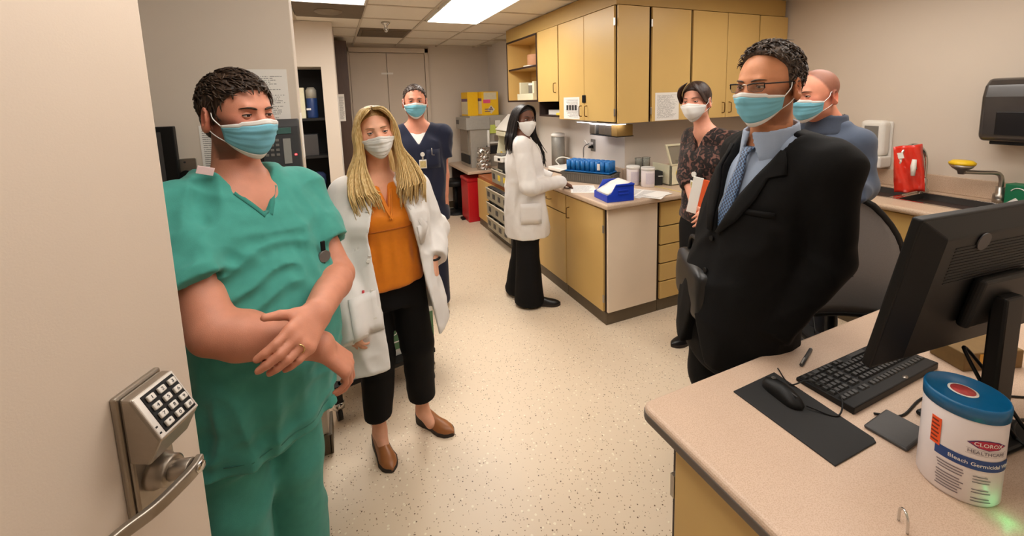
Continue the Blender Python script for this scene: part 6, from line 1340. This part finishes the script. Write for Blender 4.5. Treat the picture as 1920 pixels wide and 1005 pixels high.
# ------------------------------------------------------------------ woman in leopard print
P = Person(tuple(W(1328, 300, 2.55)[:2]), -90, 'woman in leopard print blouse with white mask holding papers')
H_ = Head(P, P.L(1305, 190, 2.49), -70, 0, -3, .95); sk = skin_mat('skin_light', (226, 160, 134)); hm = hair_mat('hair_darkbrown', (32, 21, 18), (62, 42, 34), .42)
hc = H_.c.copy(); hd_ = hc.copy(); hc[0] = .0; nb = np.array((hd_[0] * .5, hd_[1] * .5 + .02, 1.42)); shR, shL = np.array((-.15, .03, 1.365)), np.array((.16, .03, 1.36)); elR, wrR = P.L(1291, 330, 2.6), P.L(1301, 384, 2.48); elL, wrL = P.L(1360, 335, 2.47), P.L(1332, 392, 2.40)
b = SDF(); b.add(H_.sdf(.95, .92), .01); b.cone(H_.w(0, .025, -.05), nb, .044, .05, .03); b.ell((hc[0], .02, 1.27), (.14, .09, .15), k=.05); b.cone(nb, shR, .042, .046, .04).cone(nb, shL, .042, .046, .04); arm(b, shR, elR, wrR, (.042, .036, .037, .024)); arm(b, shL, elL, wrL, (.042, .036, .037, .024))
hand(b, wrR, P.L(1322, 410, 2.42) - wrR, (-.3, -.8, .1), 1, .92, (.3, .35, .4, .45), .04, .3, .4); hand(b, wrL, P.L(1312, 412, 2.38) - wrL, (.6, -.6, .1), -1, .92, (.4, .45, .5, .5), .04, .3, .4)
o, bv = P.mesh('body', b, (-.4, -.45, .75), (.45, .28, 1.78), .0062, sk, 1, lambda V: H_.paint(V, 0, .12)); H_.face(bv, hm, None, 5, -6, .018, .0036, sk); H_.mask(bv, m_mwhite, m_mwhite, 'kn95', -.016, -.13, 60)
m_leo = cloth('leopard_print', (36, 24, 20), .6); k = NT(m_leo); tc = k.new('ShaderNodeTexCoord'); vo = k.new('ShaderNodeTexVoronoi', i_Scale=34.0); nz = k.new('ShaderNodeTexNoise', i_Scale=30.0); mp = k.new('ShaderNodeVectorMath', operation='MULTIPLY_ADD'); mp.inputs[1].default_value = (.03, .03, .03)
k.lk(tc.outputs['Object'], nz.inputs['Vector']); k.lk(nz.outputs['Color'], mp.inputs[0]); k.lk(tc.outputs['Object'], mp.inputs[2]); k.lk(mp.outputs[0], vo.inputs['Vector']); cr = k.new('ShaderNodeValToRGB'); e_ = cr.color_ramp.elements; e_[0].position = .0; e_[0].color = lin((70, 44, 36)); e_[1].position = .3; e_[1].color = lin((70, 44, 36))
for p_, c_ in ((.36, (22, 15, 13)), (.62, (24, 16, 14)), (.74, (112, 76, 66))): q_ = cr.color_ramp.elements.new(p_); q_.color = lin(c_)
k.lk(vo.outputs['Distance'], cr.inputs[0]); mv = k.new('ShaderNodeMath', operation='MULTIPLY'); mv.inputs[1].default_value = 1.0; k.lk(cr.outputs[0], k.b.inputs['Base Color'])
g = SDF(); g.add(loft((.86, 1.0, 1.1, 1.2, 1.3, 1.38, 1.43), (.17, .155, .15, .16, .16, .12, .07), (.125, .115, .115, .125, .115, .08, .06), hc[0], (0, 0, 0, -.005, .005, .025, .03)), .02).cone(nb + (0, 0, -.03), shR, .052, .064, .04).cone(nb + (0, 0, -.03), shL, .052, .064, .04)
sleeve(g, shR, elR, elR + (wrR - elR) * .35, (.066, .06, .054)); sleeve(g, shL, elL, elL + (wrL - elL) * .35, (.066, .06, .054)); g.disp(wrinkle(12, 12, 7, .007, 21)); g.sub(vneck(nb[0], 1.30, .42), .004); g.sub(cone(H_.w(0, .025, -.05), nb, .046, .056), .004)
o, bg = P.mesh('blouse', g, (-.4, -.35, .82), (.45, .28, 1.5), .0075, m_leo, 1); badge(P, bg, hc[0] + .02, 1.15, m_badge)
t = SDF(); t.add(loft((.6, .8, .95), (.16, .165, .15), (.12, .12, .11), hc[0]), .03); legs(t, ((hc[0] - .08, 0, .8), (hc[0] + .08, 0, .8)), ((hc[0] - .085, 0, .46), (hc[0] + .085, 0, .46)), ((hc[0] - .09, .02, .06), (hc[0] + .09, .02, .06)), (.095, .07, .06)); t.keep(plane((0, 0, .04), (0, 0, -1)), .003); P.mesh('trousers', t, (-.3, -.2, 0), (.35, .2, 1.0), .0105, m_troub, 1)
for x in (-.09, .09): shoe(P, (hc[0] + x, .07, 0), -90, m_shoeb, m_sole, .25, .042)
H_.short_hair(hm, .011, (-.012, -.03, -.055, -.085, -.115), h=.0058, amp=.003, low=-.1, side=-.03); rng = np.random.RandomState(3)
pa = [([(s_ * .02, -.075, .118), (s_ * (.05), -.098 + .02 * r_, .085), (s_ * .072, -.08 + .02 * r_, .04), (s_ * .079, -.03 + .025 * r_, -.01)], 1.2) for s_ in (-1, 1) for r_ in np.linspace(-1, 1.5, 14)] + [([(x * .02, .1, .05), (x * .03, .12, .0), (x * .02, .125, -.07), (x * .03, .11, -.14)], 2.0) for x in np.linspace(-1, 1, 12)]
locks(P, H_, 'hair_fringe', hm, pa, .006, 5, 4)
nbk = empty('notebook', tuple(P.base + np.linalg.inv(P.Ri) @ P.L(1319, 370, 2.42)), math.radians(-58), 'white and orange notebook held by the woman in leopard print', 'notebook')
MB().box((-.075, -.006, -.11), (-.02, .006, .11)).build('white_cover', m_paper, nbk, bevel=.002); MB().box((-.02, -.0065, -.11), (.07, .0055, .105)).build('orange_cover', mat('notebook_orange', (222, 92, 44), .5, var=.05), nbk, bevel=.002); nbk.rotation_euler[1] = .18
# ------------------------------------------------------------------ man in blue shirt behind the suit
P = Person((2.22, 1.33), -95, 'man with shaved head in a grey blue shirt behind the man in the suit')
H_ = Head(P, P.L(1527, 178, 2.02), -98, 3, 0, 1.03); sk = skin_mat('skin_rosy', (212, 142, 114)); hm = hair_mat('hair_buzz', (84, 62, 50), (110, 84, 68), .7, (120, 120, 60))
hc = H_.c; nb = np.array((hc[0] + .02, .03, 1.475)); shR, shL = np.array((-.15, .04, 1.40)), np.array((.17, .06, 1.395)); elL, wrL = P.L(1608, 352, 1.97), P.L(1585, 365, 1.84); elR, wrR = np.array((-.22, .0, 1.12)), np.array((-.02, -.22, 1.08))
b = SDF(); b.add(H_.sdf(1.04, 1.12), .01); b.cone(H_.w(0, .025, -.05), nb, .062, .066, .03); b.ell((hc[0], .02, 1.33), (.16, .1, .15), k=.05); b.cone(nb, shR, .05, .055, .04).cone(nb, shL, .05, .055, .04); arm(b, shR, elR, wrR); arm(b, shL, elL, wrL); hand(b, wrL, (-.6, -.5, -.1), (0, -.8, .6), 1, 1.05); hand(b, wrR, (.7, -.2, 0), (0, -.8, .6), -1, 1.05)
bz = lambda Q: np.clip((Q[:, 1] - np.interp(Q[:, 2], (-.04, .02, .05, .08, .11), (.0, -.014, -.034, -.05, -.055))) / .01, 0, 1) * np.clip((Q[:, 2] - np.interp(Q[:, 1], (-.02, .03, .05, .1), (-.02, .01, -.05, -.07))) / .01, 0, 1) * .75
o, bv = P.mesh('body', b, (-.42, -.5, .95), (.45, .3, 1.82), .0062, sk, 1, lambda V: H_.paint(V, .25, .3, None, bz)); H_.face(bv, hm, None, 4, -5, .0165, .0048, sk); H_.mask(bv, m_mblue, m_mwhite)
m_bs = cloth('shirt_grey_blue', (72, 82, 100), .7, .06, 50); m_bsd = cloth('shirt_collar_dark', (62, 70, 86), .7); g = SDF(); g.add(loft((.85, 1.0, 1.15, 1.3, 1.4, 1.47), (.18, .18, .18, .175, .14, .085), (.15, .15, .14, .13, .1, .072), (0, .0, .02, .03, hc[0], hc[0]), (0, 0, 0, .01, .03, .03)), .02).cone(nb + (0, .01, -.02), shR, .062, .074, .04).cone(nb + (0, .01, -.02), shL, .062, .076, .04)
sleeve(g, shR, elR, wrR, (.076, .066, .05)); sleeve(g, shL, elL, elL + (wrL - elL) * .7, (.078, .072, .055)); g.disp(wrinkle(9, 9, 12, .009, 31)); g.sub(cone(H_.w(0, .025, -.05), nb, .064, .07), .004); P.mesh('shirt', g, (-.42, -.45, .8), (.5, .32, 1.55), .008, m_bs, 1)
col_ = SDF(); col_.add(loft((1.43, 1.5, 1.535), (.098, .08, .077), (.094, .08, .078), nb[0], nb[1] - .004), .005); col_.sub(loft((1.3, 1.5, 1.7), (.085, .068, .066), (.082, .068, .066), nb[0], nb[1] - .004), .003); P.mesh('collar', col_, (-.2, -.15, 1.4), (.3, .2, 1.56), .006, m_bsd, 1)
t = SDF(); t.add(loft((.65, .85, .98), (.17, .18, .17), (.13, .14, .13)), .03); legs(t, ((-.09, 0, .85), (.09, 0, .85)), ((-.1, 0, .48), (.1, 0, .48)), ((-.11, .02, .06), (.11, .02, .06)), (.1, .08, .07)); t.keep(plane((0, 0, .03), (0, 0, -1)), .003); P.mesh('trousers', t, (-.3, -.2, 0), (.3, .2, 1.02), .011, cloth('charcoal_trouser', (48, 48, 54), .8), 1)
for x in (-.11, .11): shoe(P, (x, .08, 0), -95, m_shoeb, m_sole, .29)
# ------------------------------------------------------------------ man in the dark suit
P = Person((1.435, 1.07), -102, 'man in black suit with glasses and blue mask beside the desk')
H_ = Head(P, P.L(1438, 160, 1.42), -88, 3, 0, 1.07); sk = skin_mat('skin_tan', (196, 132, 94)); hm = hair_mat('hair_curly_dark', (34, 26, 22), (92, 74, 60), .5, (50, 50, 50))
hc = H_.c; nb = np.array((.1, .0, 1.485)); shL, shR = np.array((.285, .05, 1.405)), np.array((-.07, .05, 1.405)); elL, wrL = np.array((.27, .075, 1.09)), np.array((.2, -.06, .84)); elR, wrR = np.array((-.1, .1, 1.1)), np.array((-.1, .0, .86))
b = SDF(); b.add(H_.sdf(1.02, 1.1), .01); b.cone(H_.w(0, .025, -.05), nb, .06, .066, .03); b.ell((.1, .02, 1.35), (.15, .1, .14), k=.05); b.cone(nb + (0, 0, -.03), shR, .045, .05, .04).cone(nb + (0, 0, -.03), shL, .045, .05, .04); arm(b, shR, elR, wrR); arm(b, shL, elL, wrL); hand(b, wrR, (.1, -.3, -.9), (-.9, -.2, 0), 1, 1.05, (.6, .7, .7, .7)); hand(b, wrL, (-.2, -.4, -.7), (.9, 0, 0), -1, 1.05, (.4, .5, .5, .5))
o, bv = P.mesh('body', b, (-.36, -.45, .7), (.45, .28, 1.88), .0052, sk, 1, lambda V: H_.paint(V, .6, .15)); H_.face(bv, hm, None, 8, -7, .0165, .005, sk); H_.mask(bv, m_mblue, m_mwhite, top=-.02, half=64)
H_.short_hair(hm, .012, (-.006, -.012, -.012, -.026, -.052), h=.005, amp=.01, freq=70, low=-.07, tufts=620, tl=.024, curl=1.0, lift=.006, top=.006)
# shirt, tie
m_sh = cloth('shirt_pale_blue', (150, 164, 186), .7, .03, 60); s1 = SDF(); s1.add(loft((.95, 1.1, 1.25, 1.38, 1.46), (.16, .18, .17, .13, .08), (.13, .13, .122, .1, .07), (.03, .05, .075, .095, .1), (-.03, -.025, -.018, -.005, .0)), .02); s1.cone(nb + (0, .01, -.02), (shR + nb) / 2, .062, .06, .03).cone(nb + (0, .01, -.02), (shL + nb) / 2, .062, .06, .03); s1.sub(cone(H_.w(0, .025, -.05), nb, .06, .068), .004); o, bs = P.mesh('shirt', s1, (-.2, -.33, .9), (.34, .2, 1.5), .0075, m_sh, 1)
hn = H_.w(0, .025, -.05); c_ = SDF(); c_.add(cone(nb + (0, 0, -.05), nb + (hn - nb) * .62, .097, .08), .005); c_.sub(cone(nb + (0, 0, -.05), hn, .084, .066), .003); c_.keep(lambda Q: Q[:, 2] - (1.535 + .25 * (Q[:, 1] - .0)), .003); c_.sub(lambda Q: np.maximum(np.abs(Q[:, 0] - .1) - (1.525 - Q[:, 2]) * .38, Q[:, 1] + .02), .003); P.mesh('collar', c_, (-.1, -.2, 1.36), (.3, .2, 1.6), .0055, m_sh, 1)
m_tie = mat('tie_blue', (36, 56, 92), .45, var=.0, sheen=.3); k = NT(m_tie); tc = k.new('ShaderNodeTexCoord'); ck = k.new('ShaderNodeTexChecker', i_Scale=130.0); ck.inputs[1].default_value = lin((26, 36, 62)); ck.inputs[2].default_value = lin((92, 124, 164)); k.lk(tc.outputs['Object'], ck.inputs[0]); k.lk(ck.outputs[0], k.b.inputs['Base Color'])
tw = [(1.478, .016), (1.455, .020), (1.43, .013), (1.38, .02), (1.32, .026), (1.25, .031), (1.18, .036), (1.1, .038)]
G = P.project(bs, [(z, np.interp(z, (1.1, 1.25, 1.4, 1.48), (.05, .075, .095, .1)) - w_, np.interp(z, (1.1, 1.25, 1.4, 1.48), (.05, .075, .095, .1)) + w_) for z, w_ in tw], .012); G[:3, :, 1] -= .012; MB().grid(G).build('tie', m_tie, P.e, solid=.006)
# jacket
m_suit = cloth('suit_black', (12, 11, 11), .8, .08, 90, 0); g = SDF()
g.add(loft((.6, .75, .9, 1.05, 1.2, 1.33, 1.42, 1.48), (.21, .21, .205, .2, .2, .195, .14, .1), (.19, .195, .185, .158, .148, .135, .11, .085), (.02, .02, .03, .05, .07, .09, .1, .1), (-.05, -.05, -.045, -.03, -.02, -.005, .0, .005)), .02).cone(nb + (0, .02, -.03), shR, .072, .082, .05).cone(nb + (0, .02, -.03), shL, .072, .084, .05)
sleeve(g, shR, elR, wrR, (.085, .072, .055)); sleeve(g, shL, elL, wrL, (.083, .072, .06)); g.disp(wrinkle(7, 7, 6, .007, 41)); g.disp(wrinkle(14, 14, 10, .003, 42))
def vj(Q): xc = np.interp(Q[:, 2], (1.1, 1.25, 1.4, 1.5), (.045, .075, .095, .1)); return np.maximum((np.abs(Q[:, 0] - xc) - (Q[:, 2] - 1.14) * .34) / 1.2, Q[:, 1] + .0)
g.sub(vj, .004); g.sub(cone(H_.w(0, .025, -.05), nb, .076, .088), .004); g.sub(lambda Q: np.maximum((np.abs(Q[:, 0] - .02) - (.86 - Q[:, 2]) * .35), Q[:, 1] + .1), .004); g.keep(plane((0, 0, .66), (0, 0, -1)), .004)
o, bg = P.mesh('suit_jacket', g, (-.42, -.42, .6), (.52, .33, 1.56), .007, m_suit, 1)
for q in (-1, 1):
    rows = []
    for z, a_, b_ in ((1.46, .11, .125), (1.42, .098, .14), (1.385, .086, .15), (1.37, .08, .118), (1.3, .056, .115), (1.22, .03, .085), (1.15, .008, .03)):
        xc = np.interp(z, (1.1, 1.25, 1.4, 1.5), (.045, .075, .095, .1)); e0, e1 = xc + q * a_, xc + q * b_; rows.append((z, min(e0, e1), max(e0, e1)))
    MB().grid(P.project(bg, rows, .009, 6)).build('lapel', m_suit, P.e, solid=.006)
MB().grid(P.project(bg, [(z, .15, .245) for z in (1.245, 1.262)], .005, 6)).build('breast_pocket', m_suit, P.e, solid=.005)
for z in (1.12, 1.0): g_ = P.project(bg, [(z, .045, .05)], .004, 2)[0][0]; MB().cyl(g_ + (0, .004, 0), g_ + (0, -.003, 0), .0095, n=14).build('button', m_black, P.e)
t = SDF(); t.add(loft((.6, .8, .95), (.17, .18, .17), (.14, .15, .14), 0, -.05), .03); legs(t, ((-.095, -.04, .8), (.095, -.04, .8)), ((-.1, -.05, .46), (.1, -.05, .46)), ((-.1, .06, .06), (.08, .06, .06)), (.11, .09, .08)); t.disp(wrinkle(8, 8, 4, .005, 44)); t.keep(plane((0, 0, .03), (0, 0, -1)), .003); P.mesh('trousers', t, (-.3, -.3, 0), (.3, .2, 1.02), .0095, m_suit, 1)
for x in (-.1, .08): shoe(P, (x, .14, 0), -102, m_shoeb, m_sole, .3)
# glasses
gl = bpy.data.objects.new('glasses', None); col.objects.link(gl); gl.parent = P.e; m_lens = mat('tinted_lens', (96, 74, 60), .05, var=0, alpha=.42, spec=.8)
for q in (-1, 1):
    ol = [(q * x, y, z) for x, y, z in ((.009, -.108, .007), (.03, -.108, .0115), (.056, -.098, .011), (.057, -.097, -.004), (.05, -.1, -.0135), (.028, -.107, -.0155), (.012, -.11, -.009))]; pts = np.array([H_.w(*p_) for p_ in ol])
    MB().add(pts, [tuple(range(7))]).build('lens', m_lens, gl); MB().tube(pts[:4], .0022, 6).build('top_rim', m_black, gl); MB().tube(np.vstack([pts[3:], pts[:1]]), .0009, 5).build('lower_rim', m_dgrey, gl)
    MB().tube([H_.w(q * .057, -.098, .009), H_.w(q * .074, -.07, .009), H_.w(q * .082, .01, .008), H_.w(q * .082, .03, -.01)], .0024, 6).build('temple', m_black, gl)
MB().tube(bez([H_.w(-.009, -.108, .006), H_.w(0, -.112, .009), H_.w(.009, -.108, .006)], 4), .0018, 6).build('bridge', m_steel, gl)
# bag carried at his side
t = empty('shoulder_bag', tuple(W(1304, 527, 1.68)), math.radians(58), 'black padded bag hanging in front of the man in the suit', 'bag')
G = SDF(); G.add(loft((-.11, -.08, 0, .08, .11), (.15, .17, .17, .165, .13), (.035, .05, .052, .045, .02), 0, 0, 4, .03), .01); V, F_ = polygonise(G, (-.2, -.08, -.14), (.2, .08, .14), .008); link('bag_body', quick_mesh('bag_body', V, F_), mat('bag_black', (20, 19, 20), .4, var=.1), t)
MB().tube(bez([(-.1, 0, .1), (-.06, 0, .17), (.06, 0, .17), (.1, 0, .1)], 6), .009, 8).build('bag_handle', m_black, t); MB().tube([(-.165, -.03, .02), (.0, -.054, .03), (.165, -.03, .02)], .003, 6).build('zip', m_dgrey, t)
